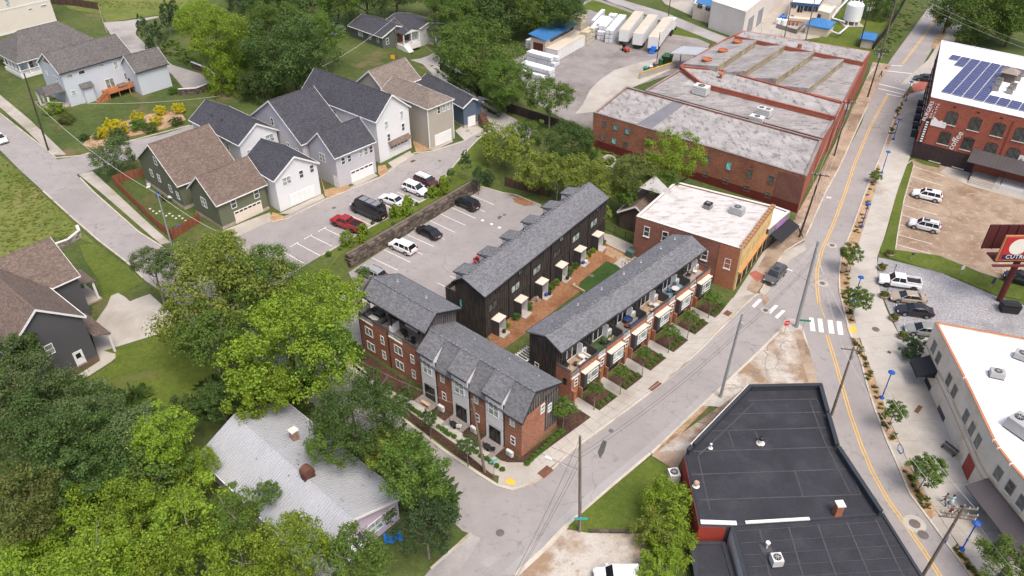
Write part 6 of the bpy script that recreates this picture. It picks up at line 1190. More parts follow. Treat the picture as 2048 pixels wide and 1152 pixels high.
 if kind == 'van':
  for s in (-1, 1):
   p = MB(); y0, y1 = sorted((s * wb_ * .93, s * (wb_ + .035))); p.add([(-3.3, s * (wb_ + .02), zb), (1.55, s * (wb_ + .02), zb), (1.55, s * (wt + .03), zt), (-3.15, s * (wt + .03), zt), (-3.3, s * wb_ * .9, zb), (1.55, s * wb_ * .9, zb), (1.55, s * wt * .9, zt), (-3.15, s * wt * .9, zt)], [(0, 1, 2, 3), (7, 6, 5, 4), (0, 4, 5, 1), (3, 2, 6, 7), (0, 3, 7, 4), (1, 5, 6, 2)]); o = p.build('side_panel', pm, t); fixn(o.data)
  for k, (x0, x1) in enumerate(((-2.6, -1.5), (-1.3, -.1), (.1, 1.3))): p = MB(); p.box(x0, x1, -.62, .62, zt + .115, zt + .16); p.build('solar_panel', M('roof_solar', (.20, .205, .225), .3, .1), t)
  p = MB(); p.box(-3.1, -2.75, -.4, .4, zt + .08, zt + .3); p.build('roof_fan', PLAS, t); p = MB(); p.box(-3.2, 1.4, -.72, -.68, zt + .07, zt + .14); p.build('roof_rail', PLAS, t); p = MB(); p.box(-3.2, 1.4, .68, .72, zt + .07, zt + .14); p.build('roof_rail', PLAS, t)
 if kind == 'pickup':
  p = MB(); p.box(-hl + .16, xd - .10, -hw * .80, hw * .80, 1.158, 1.17); p.build('bed_liner', PLAS, t)
  for a in ((-hl + .04, xd - .06, -hw * .93, -hw * .80), (-hl + .04, xd - .06, hw * .80, hw * .93), (-hl + .03, -hl + .14, -hw * .79, hw * .79), (xd - .10, xd - .02, -hw * .79, hw * .79)): p = MB(); p.box(*a, 1.15, 1.42); p.build('bed_side', pm, t)
 if rails or kind == 'jeep':
  for s in (-1, 1): p = MB(); p.box(xc + .2, xb - .2, s * wt * .86 - .025, s * wt * .86 + .025, zt + .07, zt + .13); p.build('roof_rail', PLAS, t)
 if sun: p = MB(); p.box(-.55, .35, -wt * .55, wt * .55, zt + .098, zt + .108); p.build('sunroof', CGL, t)
 a, bmsh = wheel_meshes(wr, .24, dark_rim)
 for sx in (-1, 1):
  for sy in (-1, 1):
   o = link('wheel', a, t, (sx * wbase / 2 + (.0 if kind != 'pickup' else -.05), sy * (hw - .105), wr)); link('rim', bmsh, o)
   p = MB(); cx = sx * wbase / 2 + (.0 if kind != 'pickup' else -.05)
   arc = [(cx + (wr + .07) * math.cos(q * math.pi / 8), wr + (wr + .07) * math.sin(q * math.pi / 8)) for q in range(9)]
   y = sy * (hw + .006)
   for (u0, v0), (u1, v1) in zip(arc[:-1], arc[1:]): p.cyl((u0, y, v0), (u1, y, v1), .035, .035, 4, False)
   p.build('wheel_arch', PLAS, t)
 for s in (-1, 1):
  p = MB(); zf = hood - .30; p.box(hl - .20, hl - .05, min(s * hw * .52, s * hw * .82), max(s * hw * .52, s * hw * .82), zf, zf + .14); p.build('headlight', LAMP, t)
  p = MB(); zf = {'sedan': .78, 'pickup': .85, 'van': 1.0}.get(kind, .92); p.box(-hl - .02, -hl + .12, min(s * hw * .62, s * hw * .9), max(s * hw * .62, s * hw * .9), zf, zf + (.14 if kind == 'sedan' else .28)); p.build('tail_light', TAIL, t)
  p = MB(); p.box(xa - .25, xa - .05, min(s * (hw - .02), s * (hw + .16)), max(s * (hw - .02), s * (hw + .16)), belt - .02, belt + .13); p.build('mirror', pm, t)
  for q in ((.42,), (-.62,)): p = MB(); p.box(q[0] - .1, q[0] + .1, min(s * hw, s * (hw + .02)), max(s * hw, s * (hw + .02)), belt - .24, belt - .20); p.build('door_handle', PLAS if col[0] < .1 else RIM, t)
 p = MB(); p.box(hl - .06, hl + .02, -hw * .48, hw * .48, .48, hood - .22); p.build('grille', PLAS, t)
 p = MB(); p.box(-hl - .035, -hl + .02, -.26, .26, .62, .76); p.build('number_plate', M('plate', (.55, .55, .55), .5), t)
 return t
WHT, BLK, SIL = (.74, .74, .75), (.012, .012, .014), (.36, .355, .35)
car('suv', 'white crossover with panoramic roof in the brown lot, nearer the mill', (1833.7, 398), (1867, 405.7), WHT, sun=True)
car('suv', 'silver-white large SUV in the brown lot, farther from the mill', (1827.7, 459), (1862.7, 467.3), (.58, .585, .60), rails=True, sun=True)
car('pickup', 'white crew-cab pickup truck on the gravel lot', (1768, 574), (1826.7, 583), WHT, dark_rim=True)
car('sedan', 'tan gold sedan on the gravel lot between the pickup and the black car', (1797, 606.7), (1833.7, 610.7), (.33, .27, .21))
car('sedan', 'glossy black sedan on the gravel lot beside a planter', (1807.7, 632.3), (1851, 638), (.02, .016, .022))
car('sedan', 'grey-green sedan half hidden by the white building corner', (1826, 672), (1868, 677), (.22, .23, .215))
car('suv', 'black SUV under the billboard at the right edge', (2018, 565), (2062, 577), BLK)
car('suv', 'dark grey SUV parked at the kerb by the yellow front', (1550, 571), (1567.5, 552), (.085, .083, .08), rails=True, sun=True)
car('jeep', 'black boxy SUV in the lower lot against the stone wall', (914.7, 412.3), (940.3, 424), BLK, dark_rim=True)
car('sedan', 'black sedan in the lower lot between two SUVs', (836, 467.3), (865.3, 482), (.014, .015, .018), dark_rim=True)
car('suv', 'white SUV in the lower lot below the stone wall', (783.3, 499), (813.7, 512.3), WHT)
car('suv', 'grey SUV behind the tall brick townhouse end', (724, 553), (751, 566), (.30, .30, .30), rails=True)
car('suv', 'red car showing only its roof behind the black terrace', (984, 548), (957, 535), (.50, .045, .04))
car('pickup', 'red crew-cab pickup truck in the upper lot', (668.5, 452.3), (707, 467.3), (.30, .018, .016), dark_rim=True)
car('van', 'tall matt black camper van with roof panels in the upper lot', (709, 425.7), (750.3, 444), (.018, .018, .020), dark_rim=True)
car('sedan', 'white sedan in the upper lot next to the black van', (761, 404), (794, 416), WHT)
car('suv', 'white crossover in the upper lot beside the maroon car', (838, 394), (811, 383.5), WHT)
car('jeep', 'maroon boxy car with white roof in the upper lot', (859, 379), (834, 368), (.075, .02, .022), WHT)
car('suv', 'silver car by the drive of the dark green bungalow', (674, 74), (690, 66), (.30, .33, .36))
car('sedan', 'dark blue car behind the silver car near the bungalow', (664, 62), (678, 55), (.03, .05, .12))
car('suv', 'dark teal car at the top of the lane among trees', (484, 13), (504, 8), (.03, .07, .09))
car('sedan', 'white car cut off by the left edge on the street', (6, 297), (-22, 273), WHT)
car('sedan', 'dark green car on the brick crossing beside the mill', (1838, 163), (1862, 165), (.022, .035, .04))
car('suv', 'white car cut off by the bottom edge on the dirt lot', (1212, 1178), (1262, 1178), WHT)
# ================================================================ the chemical yard
def trailer(fr, label):
 t = thing('semi_trailer', label, 'trailer', (fr[0], fr[1], th(fr[0], fr[1]) + .03), fr[2], 'white box trailers in the yard'); l, w = 16.4, 2.5
 m = MB(); m.box(-l / 2, l / 2, -w / 2, w / 2, 1.1, 3.9); m.build('box', M('trailer_white', (.66, .66, .66), .5, .05, stain=(.45, .42, .38), stain_s=.5, stain_lo=.6, stain_hi=.8), t)
 m = MB(); m.box(-l / 2 - .02, l / 2 + .02, -w / 2 - .03, w / 2 + .03, 3.903, 3.96); m.build('roof', M('trailer_roof', (.52, .46, .38), .7, .08), t)
 for s in (-1, 1): m = MB(); y0, y1 = sorted((s * .03, s * (w / 2 - .06))); m.box(-l / 2 - .05, -l / 2 - .003, y0, y1, 1.2, 3.8); m.build('rear_door', MATS['trailer_white'], t)
 for x in (-6.2, -5.0):
  for s in (-1, 1): m = MB(); m.cyl((x, s * .75, .5), (x, s * 1.2, .5), .5, .5, 14); m.build('wheel', TYRE, t)
 m = MB(); m.box(-l / 2, -3.8, -.5, .5, .6, 1.097); m.build('bogie', PLAS, t)
 for s in (-1, 1): m = MB(); m.box(3.9, 4.1, s * .8 - .08, s * .8 + .08, 0, 1.097); m.build('landing_leg', PLAS, t)
 m = MB(); m.box(-l / 2 - .04, -l / 2 + .06, -1.1, 1.1, .45, .6); m.build('bumper', PLAS, t)
 return t
trailer((30.87, 202.25, 69.3), 'white box trailer nearest the stacked white tanks'); trailer((34.1, 199.6, 68.6), 'middle one of the three white box trailers'); trailer((37.6, 197.0, 68.0), 'white box trailer nearest the blue barrels')
tc = thing('truck_tractor', 'white truck cab coupled behind the row of trailers', 'truck', (41.6, 205.6, .03), 68)
m = MB(); m.box(-1.2, 1.3, -1.2, 1.2, .9, 3.4); m.build('cab', paint('truck_white', (.7, .7, .7)), tc); m = MB(); m.box(1.3, 2.6, -1.0, 1.0, .8, 1.9); m.build('bonnet', MATS['truck_white'], tc); m = MB(); m.box(1.302, 1.34, -1.05, 1.05, 2.2, 3.1); m.build('windscreen', CGL, tc); m = MB(); m.box(-4.0, 2.4, -.5, .5, .5, .88); m.build('chassis', PLAS, tc)
for x in (2.0, -2.2, -3.4):
 for s in (-1, 1): m = MB(); m.cyl((x, s * .85, .5), (x, s * 1.2, .5), .5, .5, 14); m.build('wheel', TYRE, tc)
ct = thing('storage_container', 'long white storage trailer beside the blue-roofed shed', 'container', (13.74, 191.13, th(13.7, 191.1)), 55.6)
m = MB(); m.box(-7.4, 7.4, -1.7, 1.7, .05, 2.5); m.build('box', MATS['trailer_white'], ct); m = MB(); m.box(-7.45, 7.45, -1.75, 1.75, 2.503, 2.58); m.build('roof', MATS['trailer_roof'], ct)
for k in range(22): m = MB(); m.box(-7.2 + k * .67, -7.12 + k * .67, -1.74, -1.703, .1, 2.5); m.build('rib', MATS['trailer_white'], ct)
BLUR = M('blue_metal_roof', (.06, .20, .44), .4, .08, metal=.2); BEIGE = M('beige_block', (.56, .47, .38), .85, .06)
bs = thing('blue_roofed_shed', 'cream shed with sloping blue metal roof in the yard', 'shed', (10.4, 194.2, th(10.4, 194.2)), 56.2)
m = MB(); m.box(-7.2, 7.2, -2.0, 2.2, -.5, 4.0); m.build('wall', BEIGE, bs); m = MB(); m.slab([(-7.7, -2.5, 4.1), (7.7, -2.5, 4.1), (7.7, 2.6, 4.9), (-7.7, 2.6, 4.9)], .15); rf = m.build('roof', BLUR, bs)
for k in range(24): m = MB(); m.add([(-7.6 + k * .66, -2.5, 4.105), (-7.53 + k * .66, -2.5, 4.105), (-7.53 + k * .66, 2.6, 4.905), (-7.6 + k * .66, 2.6, 4.905), (-7.6 + k * .66, -2.5, 4.16), (-7.53 + k * .66, -2.5, 4.16), (-7.53 + k * .66, 2.6, 4.96), (-7.6 + k * .66, 2.6, 4.96)], [(4, 5, 6, 7), (0, 1, 5, 4), (2, 3, 7, 6), (1, 2, 6, 5), (3, 0, 4, 7)]); m.build('roof_rib', BLUR, rf)
m = MB(); m.box(-5.0, 6.4, -2.06, -2.003, 2.9, 3.7); m.build('window_strip', SMOKE, bs); m = MB(); m.box(-7.26, -7.203, -1.4, 1.4, 0, 3.0); m.build('doorway', M('red_shadow', (.09, .03, .02), .8), bs)
TANKW = M('tank_white', (.74, .75, .78), .5, .05); CAGE = M('tank_cage', (.30, .32, .38), .5, .1, metal=.4); TANKG = M('tank_grey', (.50, .53, .60), .5, .06); CRMT = M('tank_cream', (.60, .52, .36), .6, .1)
def tote_proto(mat, label, group):
 t = thing('liquid_tank', label, 'tank', (0, 0, 0), 0, group)
 m = MB(); m.box(-.52, .52, -.46, .46, .16, 1.06); m.cyl((0, 0, 1.062), (0, 0, 1.12), .16, .16, 8); m.build('tank', mat, t)
 m = MB(); m.box(-.54, .54, -.48, .48, 0, .15); m.build('pallet', CAGE, t)
 c = MB()
 for z in (.32, .55, .78): c.box(-.545, .545, -.485, .485, z, z + .025)
 c = c.build('cage', CAGE, t); c['kind'] = 'stuff'
 return t
def stack(proto, px, rot, nx, ny, nz, label=None, group=None, dx=1.14, dy=1.04, skip=0.0, only_shell=True):
 o = at(*px); c, s = math.cos(R(rot)), math.sin(R(rot)); first = not proto.get('used', 0)
 for k in range(nz):
  for i in range(nx):
   for j in range(ny):
    if only_shell and k < nz - 1 and i > 0 and 0 < j < ny - 1: continue
    if k == nz - 1 and rnd.random() < skip: continue
    t = proto if not proto.get('used', 0) else copy_tree(proto); proto['used'] = 1
    x, y = i * dx + rnd.uniform(-.03, .03), j * dy + rnd.uniform(-.02, .02)
    t.location = (o.x + c * x - s * y, o.y + s * x + c * y, o.z + .03 + k * 1.13); t.rotation_euler = (0, 0, R(rot + rnd.uniform(-2, 2)))
    if label: t['label'] = label
    if group: t['group'] = group
tp = tote_proto(TANKW, 'white caged liquid tank in the tall stacks beside the trailers', 'white tanks stacked beside the trailers')
stack(tp, (1222, 86), 69, 12, 2, 3); stack(tp, (1206, 80), 69, 11, 2, 3, skip=.15); stack(tp, (1192, 71), 69, 9, 2, 2, skip=.1); stack(tp, (1186, 56), 69, 9, 1, 2)
del tp['used']
tp = tote_proto(TANKW, 'white caged liquid tank in the rows by the trees', 'white tanks stacked by the trees')
stack(tp, (1098, 158), 53, 2, 8, 2); stack(tp, (1084, 160), 53, 1, 6, 1); stack(tp, (1108, 134), 53, 2, 8, 2, skip=.1); stack(tp, (1070, 100), 53, 3, 3, 2); del tp['used']
tp = tote_proto(CRMT, 'cream plastic drum crate piled beside the storage trailer', 'cream crates by the storage trailer')
stack(tp, (1172, 90), 60, 4, 2, 3, skip=.25); stack(tp, (1160, 60), 60, 3, 3, 3, skip=.3); del tp['used']
BAR = M('blue_barrel', (.03, .17, .62), .45, .08)
for k in range(18):
 p = at(1300 + (k % 3) * 3.2 + (k // 9) * 3, 108 - (k % 9) // 3 * 5.5); t = thing('barrel', 'blue plastic barrel heaped behind the last trailer', 'barrel', (p.x, p.y, p.z + .03 + (k // 9) * .95), 0, 'blue barrels heaped by the trailer')
 m = MB(); m.lathe([(.27, 0), (.30, .1), (.30, .8), (.27, .9)], n=10); m.build('drum', BAR, t); m = MB(); m.lathe([(.29, .42), (.32, .45), (.29, .48)], n=10); m.build('hoop', BAR, t)
cn = thing('steel_canopy', 'flat grey steel canopy on posts beside the factory loading ramp', 'canopy', tuple(atz(1358, 100, 0)), -20)
q = [atz(x, y, 4.2) - cn.location for x, y in ((1340, 106), (1393, 110), (1418, 96), (1365, 92))]; rot = Matrix.Rotation(R(20), 3, 'Z'); q = [rot @ v for v in q]
m = MB(); m.slab([tuple(v) for v in q][::-1], .18); m.build('roof', M('grey_steel', (.42, .44, .46), .5, .06, metal=.2), cn)
for v in q: m = MB(); m.box(v.x * .9 - .1, v.x * .9 + .1, v.y * .9 - .1, v.y * .9 + .1, 0, 4.0); m.build('post', DARK, cn)
rp = thing('loading_ramp', 'yellow-railed concrete loading ramp by the factory', 'ramp', tuple(at(1315, 146)), 38)
m = MB(); m.box(-6.0, 6.0, -.15, .15, 0, 1.3); m.build('ramp_wall', G['concrete'], rp); YELP = M('yellow_rail', (.70, .42, .03), .6, .08)
m = MB(); m.tube([(-6.2, 0, .1), (-5.4, 0, 1.45), (6.0, 0, 1.45)], .11, 6); m.build('rail', YELP, rp)
for k, (px, py, c_) in enumerate(((1290, 148, (.02, .22, .2)), (1300, 146, (.45, .48, .4)), (1309, 140, (.16, .12, .1)), (1320, 132, (.04, .12, .05)))):
 p = at(px, py); t = thing('waste_bin', ('teal', 'pale', 'brown', 'dark green')[k] + ' waste drum along the yellow-railed ramp', 'bin', (p.x, p.y, p.z + .045), 0); m = MB(); m.lathe([(.5, 0), (.55, 1.5), (.6, 1.55), (.3, 1.8)], n=10); m.build('drum', M('bin_%d' % k, c_, .6, .1), t); m = MB(); m.lathe([(.62, 1.4), (.64, 1.5), (.6, 1.52)], n=10); m.build('rim', DARK, t)
p = at(1333, 128); t = thing('skip', 'big dark green waste skip beside the loading ramp', 'skip', (p.x, p.y, p.z + .04), 60); m = MB(); m.add([(-1, -.9, 0), (1, -.9, 0), (1, .9, 0), (-1, .9, 0), (-1.4, -1, 2.1), (1.4, -1, 2.1), (1.4, 1, 2.1), (-1.4, 1, 2.1)], [(0, 3, 2, 1), (4, 5, 6, 7), (0, 1, 5, 4), (1, 2, 6, 5), (2, 3, 7, 6), (3, 0, 4, 7)]); m.build('bin', M('skip_green', (.03, .08, .025), .7, .2), t); m = MB(); m.box(-1.45, 1.45, -1.05, 1.05, 2.103, 2.2); m.build('lid', M('skip_green_lid', (.04, .10, .035), .7, .2), t)
p = at(1251, 103); t = thing('forklift', 'small red forklift parked in front of the trailers', 'forklift', (p.x, p.y, p.z + .03), 120); m = MB(); m.box(-1, .7, -.5, .5, .3, 1.0); m.build('body', paint('fork_red', (.45, .05, .02)), t); m = MB(); m.box(.75, .9, -.4, .4, .1, 2.0); m.build('mast', DARK, t); m = MB(); m.box(-.6, .4, -.45, .45, 1.9, 2.0); m.build('guard', DARK, t)
for x, y in ((-.6, -.5), (-.6, .5), (.5, -.5), (.5, .5)): m = MB(); m.cyl((x, y - .1, .3), (x, y + .1, .3), .3, .3, 10); m.build('wheel', TYRE, t)
for y in (-.25, .25): m = MB(); m.box(.9, 1.9, y - .06, y + .06, .1, .16); m.build('fork', DARK, t)
def plant(label, px, z, wm, rm, wins=(), name='plant_building', blue=None, par=.2):
 r = bthing(name, label, 'building', px[0], 0); b = Blk(r, px, z, wm, rm, SILL, par)
 for i, x, y, w_, h_, k, gm in wins: p, a = b.onwall(i, x, y, .01); window(r, p, a, w_, h_, k, M('plant_frame', (.25, .25, .25), .7), gm)
 return r, b
PBE = M('plant_beige', (.58, .50, .41), .85, .05)
r1, q1 = plant('beige plant office with flat blue-edged roof at the top edge', [(1388, 7), (1424, 17), (1452, -22), (1410, -34)], 4.0, PBE, BLUR, ((0, 1400, 12, 1.6, 1.3, 'slider', SMOKE), (0, 1416, 17, 1.6, 1.3, 'slider', SMOKE)))
r2, q2 = plant('large pale plant hall with roller doors at the top edge', [(1424, 2), (1492, 24), (1590, -55), (1500, -75)], 7.0, M('plant_white', (.60, .56, .52), .8, .05), M('plant_roof', (.55, .53, .52), .8, .08))
for u in (6, 14): p, a = q2.along(1, u, 2.0, .02); m = MB(); m.box(-.02, .06, -2.2, 2.2, -2, 2.2); m.build('roller_door', M('roller_grey', (.24, .25, .27), .6, .08), r2, p, math.degrees(a))
r3, q3 = plant('beige plant block with blue parapet, glass front and white roof', [(1581, 4), (1638, 9), (1655, -16), (1600, -26)], 5.2, PBE, PUREW, ((0, 1588, 10, 1.4, 1.6, 'slider', SMOKE), (0, 1601, 15, 1.5, 2.6, 'slider', SMOKE), (0, 1616, 17, 2.2, 1.6, 'slider', SMOKE), (0, 1630, 18, 1.6, 1.6, 'slider', SMOKE)))
q3.strip(0, 'blue_band', M('blue_band', (.035, .09, .20), .6, .08), 4.5, 5.25, .1); q3.strip(1, 'blue_band', MATS['blue_band'], 4.5, 5.25, .1); q3.strip(0, 'terrace', PBE, -.3, 1.6, 1.8, 0, 9)
r4, q4 = plant('low beige annex with blue door next to the plant block', [(1634, 20), (1660, 27), (1672, 12), (1648, 8)], 3.2, PBE, M('annex_roof', (.62, .56, .47), .8, .06), ((0, 1638, 34, 1.1, 1.6, 'fixed', glass('blue_door', (.02, .05, .16))),))
for nm, fr, l_, w_, he, hr, lab in (('hut', (80.66, 205.0, -33.2), 6.4, 6.6, 2.4, 3.6, 'beige hut with blue hipped roof behind the factory'), ('hut', (89.87, 195.39, -28.2), 3.6, 6.2, 2.3, 2.9, 'tiny hut with flat blue roof near the street bank')):
 t = thing('hut', lab, 'hut', (fr[0], fr[1], 0), fr[2]); Vol(t, l_, w_, he, hr, PBE, BLUR, M('blue_fascia', (.03, .12, .30), .5), hip=(2.2, 2.2) if hr > 3 else (0, 0))
tk = thing('water_tank', 'white cylindrical storage tank on legs on the plant lawn', 'tank', tuple(at(1702, 48)), 0)
m = MB(); m.lathe([(2.2, 1.2), (2.2, 5.2), (1.9, 5.5), (.3, 5.9)], n=20); m.build('vessel', M('tank_paint', (.72, .73, .74), .5, .04), tk)
for k in range(8):
 q = k * math.pi / 4; m = MB(); m.cyl((2.0 * math.cos(q), 2.0 * math.sin(q), 0), (2.0 * math.cos(q), 2.0 * math.sin(q), 1.25), .16, .16, 6); m.build('leg', MATS['tank_paint'], tk); m = MB(); m.cyl((1.5 * math.cos(q), 1.5 * math.sin(q), 5.5), (1.5 * math.cos(q), 1.5 * math.sin(q), 6.1), .2, .1, 6); m.build('nozzle', MATS['tank_paint'], tk)
m = MB(); m.box(-2.6, 2.6, -2.6, 2.6, -.1, .12); m.build('pad', G['concrete'], tk)
pp = thing('pipe_run', 'white overhead pipe run from the tank to the plant', 'pipes', tuple(at(1680, 60)), 0); o_ = pp.location
m = MB(); m.tube([tuple(at(x, y, 1.2) - o_) for x, y in ((1696, 52), (1678, 68), (1662, 62))], .22, 6); m.build('pipe', MATS['tank_paint'], pp); m = MB(); m.tube([tuple(at(x, y, 1.2) - o_) for x, y in ((1690, 44), (1664, 36), (1675, 20), (1690, 5), (1702, -8))], .22, 6); m.build('pipe', MATS['tank_paint'], pp); m = MB(); m.tube([tuple(at(x, y, .7) - o_) for x, y in ((1656, 44), (1672, 26), (1686, 8), (1697, -8))], .3, 6); m.build('pipe', METALG, pp)
for k, (px, py, c_) in enumerate(((1564, 42, BAR), (1582, 44, BAR), (1556, 48, TANKW), (1568, 50, TANKW))): p = at(px, py); t = thing('chemical_drum', ('blue drum left of the red rack', 'blue drum above the red rack', 'white tank at the containment corner', 'white tank next to the red rack')[k] + ' in the plant yard', 'drum', (p.x, p.y, p.z + .05), 0); m = MB(); m.lathe([(.8, 0), (.85, 1.3), (.5, 1.6)], n=12); m.build('drum', c_, t); m = MB(); m.lathe([(.3, 1.6), (.3, 1.75)], n=8); m.build('cap', DARK, t)
t = thing('pipe_rack', 'red steel rack in the plant containment yard', 'rack', tuple(at(1588, 50)), -20); 
for k in range(5): m = MB(); m.box(-2.2 + k * 1.0, -2.05 + k * 1.0, -1.0, 1.0, .1, .9); m.build('frame', M('rack_red', (.28, .05, .04), .7, .15), t)
m = MB(); m.box(-2.4, 2.4, -.1, .1, .9, 1.05); m.build('beam', MATS['rack_red'], t)
t = thing('containment_wall', 'low grey concrete containment wall round the drums in the plant yard', 'wall', tuple(at(1575, 58)), 0); o_ = t.location
m = MB(); pl = [at(x, y) - o_ for x, y in ((1552, 56), (1592, 68), (1612, 44))]
for a, b in zip(pl[:-1], pl[1:]): d = b - a; m.cbox(((a.x + b.x) / 2, (a.y + b.y) / 2, .55), (d.length, .25, 1.2), math.atan2(d.y, d.x))
m.build('wall', G['yard'], t)
def mesh_fence(name, label, px, h_, post_mat, wire_mat, dens=.5, cat='fence', solid=None, z=0.0, world=False):
 pts = [at(*p) for p in px]; t = thing(name, label, cat, tuple(pts[0]), 0); o = pts[0]
 for a, b in zip(pts[:-1], pts[1:]):
  d = Vector((b.x - a.x, b.y - a.y)); n = max(1, round(d.length / 2.4)); an = math.atan2(d.y, d.x)
  for i in range(n + 1):
   p = a.lerp(b, i / n); m = MB(); m.cyl((0, 0, -.2), (0, 0, h_ + .08), .045, .045, 6); m.build('post', post_mat, t, (p.x - o.x, p.y - o.y, th(p.x, p.y) - o.z))
   if i < n:
    q = a.lerp(b, (i + 1) / n); mid = (p + q) / 2; ln = d.length / n; zz = th(mid.x, mid.y) - o.z
    if solid:
     k = max(1, int(ln / .2)); m = MB(); bw = ln / k
     for j in range(k): m.cbox((-ln / 2 + bw * (j + .5), rnd.uniform(-.01, .01), h_ / 2), (bw * .93, .03, h_ + rnd.uniform(-.03, .02)))
     fo = m.build('fence_panel', solid, t, (mid.x - o.x, mid.y - o.y, zz), math.degrees(an)); fo['kind'] = 'stuff'
    else:
     m = MB(); m.cyl((-ln / 2, 0, h_), (ln / 2, 0, h_), .03, .03, 5); m.cyl((-ln / 2, 0, .1), (ln / 2, 0, .1), .02, .02, 4); k = int(ln / dens)
     for j in range(1, k): m.cyl((-ln / 2 + ln * j / k, 0, .1), (-ln / 2 + ln * j / k, 0, h_), .012, .012, 3, False)
     fo = m.build('mesh_panel', wire_mat, t, (mid.x - o.x, mid.y - o.y, zz), math.degrees(an)); fo['kind'] = 'stuff'
 return t
CEDAR = M('cedar_fence', (.235, .085, .045), .85, .2, kind='wood'); DKF = M('dark_fence', (.045, .035, .032), .85, .2, kind='wood'); GALV = M('galvanised', (.38, .38, .38), .5, .1, metal=.3)
mesh_fence('cedar_fence', 'red-brown cedar fence round the olive house yard', [(290, 352), (250, 362), (230, 370), (270, 410), (318, 458), (345, 478), (345, 480), (402, 444)], 1.7, CEDAR, CEDAR, solid=CEDAR)
mesh_fence('dark_fence', 'dark timber fence along the back road under the trees', [(880, 140), (940, 180), (1010, 222), (1060, 238), (1120, 258), (1186, 288)], 2.0, DKF, DKF, solid=DKF)
mesh_fence('timber_fence', 'brown timber fence behind the lower parking lot', [(1010, 372), (1050, 382), (1100, 395)], 1.8, DKF, DKF, solid=M('brown_fence', (.09, .055, .04), .85, .2, kind='wood'))
mesh_fence('timber_fence', 'dark brown fence by the field in the far corner', [(104, 8), (150, 12), (200, 20)], 2.0, DKF, DKF, solid=M('far_brown_fence', (.10, .06, .05), .85, .2, kind='wood'))
mesh_fence('chain_fence', 'tall chain link fence in front of the plant yard', [(1382, 34), (1420, 50), (1470, 68), (1520, 76), (1560, 82), (1596, 88)], 2.4, GALV, GALV)
mesh_fence('black_screen_fence', 'black screen fence running along the street bank', [(1745, 100), (1770, 70), (1795, 30), (1812, 0)], 2.2, DARK, DARK, solid=M('black_screen', (.015, .015, .017), .9))
mesh_fence('court_fence', 'black railing along the courtyard path by the brick block', [(1209, 458), (1250, 478), (1300, 500)], 1.2, DARK, DARK, dens=.25)
def stone_wall(name, label, px, h_, col, t_=.45, rows=4, ln=.8, world=None, cap=True, taper=None):
 pts = [Vector(p) for p in world] if world else [Vector(at2(*p)) for p in px]; o = pts[0]; z0 = min(th(o.x, o.y), th(pts[-1].x, pts[-1].y)); t = thing(name, label, 'wall', (o.x, o.y, z0), 0)
 core = MB(); bl = MB(); bl.box(-ln / 2 + .02, ln / 2 - .02, -t_ / 2, t_ / 2, .015, h_ / rows - .015); cnt = 0
 mats = [M(name + '_stone_%d' % k, tuple(c * f for c in col), .95, .3, scale=3) for k, f in enumerate((.65, 1.0, 1.4))]
 meshes = [bl.mesh('stone', q) for q in mats]
 for a, b in zip(pts[:-1], pts[1:]):
  d = b - a; an = math.atan2(d.y, d.x); n = max(1, round(d.length / ln)); mid = (a + b) / 2
  core.cbox((mid.x - o.x, mid.y - o.y, h_ / 2 - .03), (d.length, t_ * .8, h_ - .06), an)
  for r in range(rows):
   for i in range(n):
    if cnt > 290: continue
    p = a + d * ((i + (.5 if r % 2 else .25)) / n); s = link('stone', rnd.choice(meshes), t, (p.x - o.x + rnd.uniform(-.03, .03), p.y - o.y + rnd.uniform(-.03, .03), r * h_ / rows), an); s.scale = (d.length / n / ln, rnd.uniform(.94, 1.08), rnd.uniform(.95, 1.0)); cnt += 1
 core.build('core', mats[0], t)
 if cap:
  for a, b in zip(pts[:-1], pts[1:]):
   d = b - a; an = math.atan2(d.y, d.x); mid = (a + b) / 2; m = MB(); m.cbox((0, 0, 0), (d.length + .05, min(t_, .4) + .04, .1)); m.build('cap', SILL if t_ < .6 else mats[2], t, (mid.x - o.x - math.sin(an) * (t_ * .25 if t_ > .6 else 0), mid.y - o.y + math.cos(an) * (t_ * .25 if t_ > .6 else 0), h_ + .055), math.degrees(an))
 return t
wp = [(-24.75 + 18.8 * k / 9, 97.4 + 23.8 * k / 9) for k in range(10)]
stone_wall('retaining_wall', 'long dark stone retaining wall between the two parking lots', None, 2.12, (.105, .085, .07), 1.0, 7, .7, world=wp)
stone_wall('retaining_wall', 'curved block retaining wall beside the pale blue house drive', [(360, 190), (395, 188), (425, 176), (432, 160), (418, 148), (385, 135)], 1.3, (.14, .125, .11), .4, 4, .6)
stone_wall('stone_wall', 'low field stone wall by the charcoal house roof', [(112, 500), (140, 490), (162, 472), (158, 462)], 1.0, (.26, .23, .20), .5, 3, .7)
stone_wall('kerb_wall', 'low timber sleeper wall between the lawn triangle and dirt lot', [(1183, 1064), (1222, 1064), (1258, 1065)], .35, (.12, .10, .085), .3, 1, 1.2, cap=False)
stone_wall('garden_ring', 'round stone garden ring in the yard behind the trees', [(1205, 320), (1215, 314), (1228, 318), (1232, 328), (1222, 338), (1210, 336)], .5, (.30, .28, .25), .4, 2, .5, cap=False)
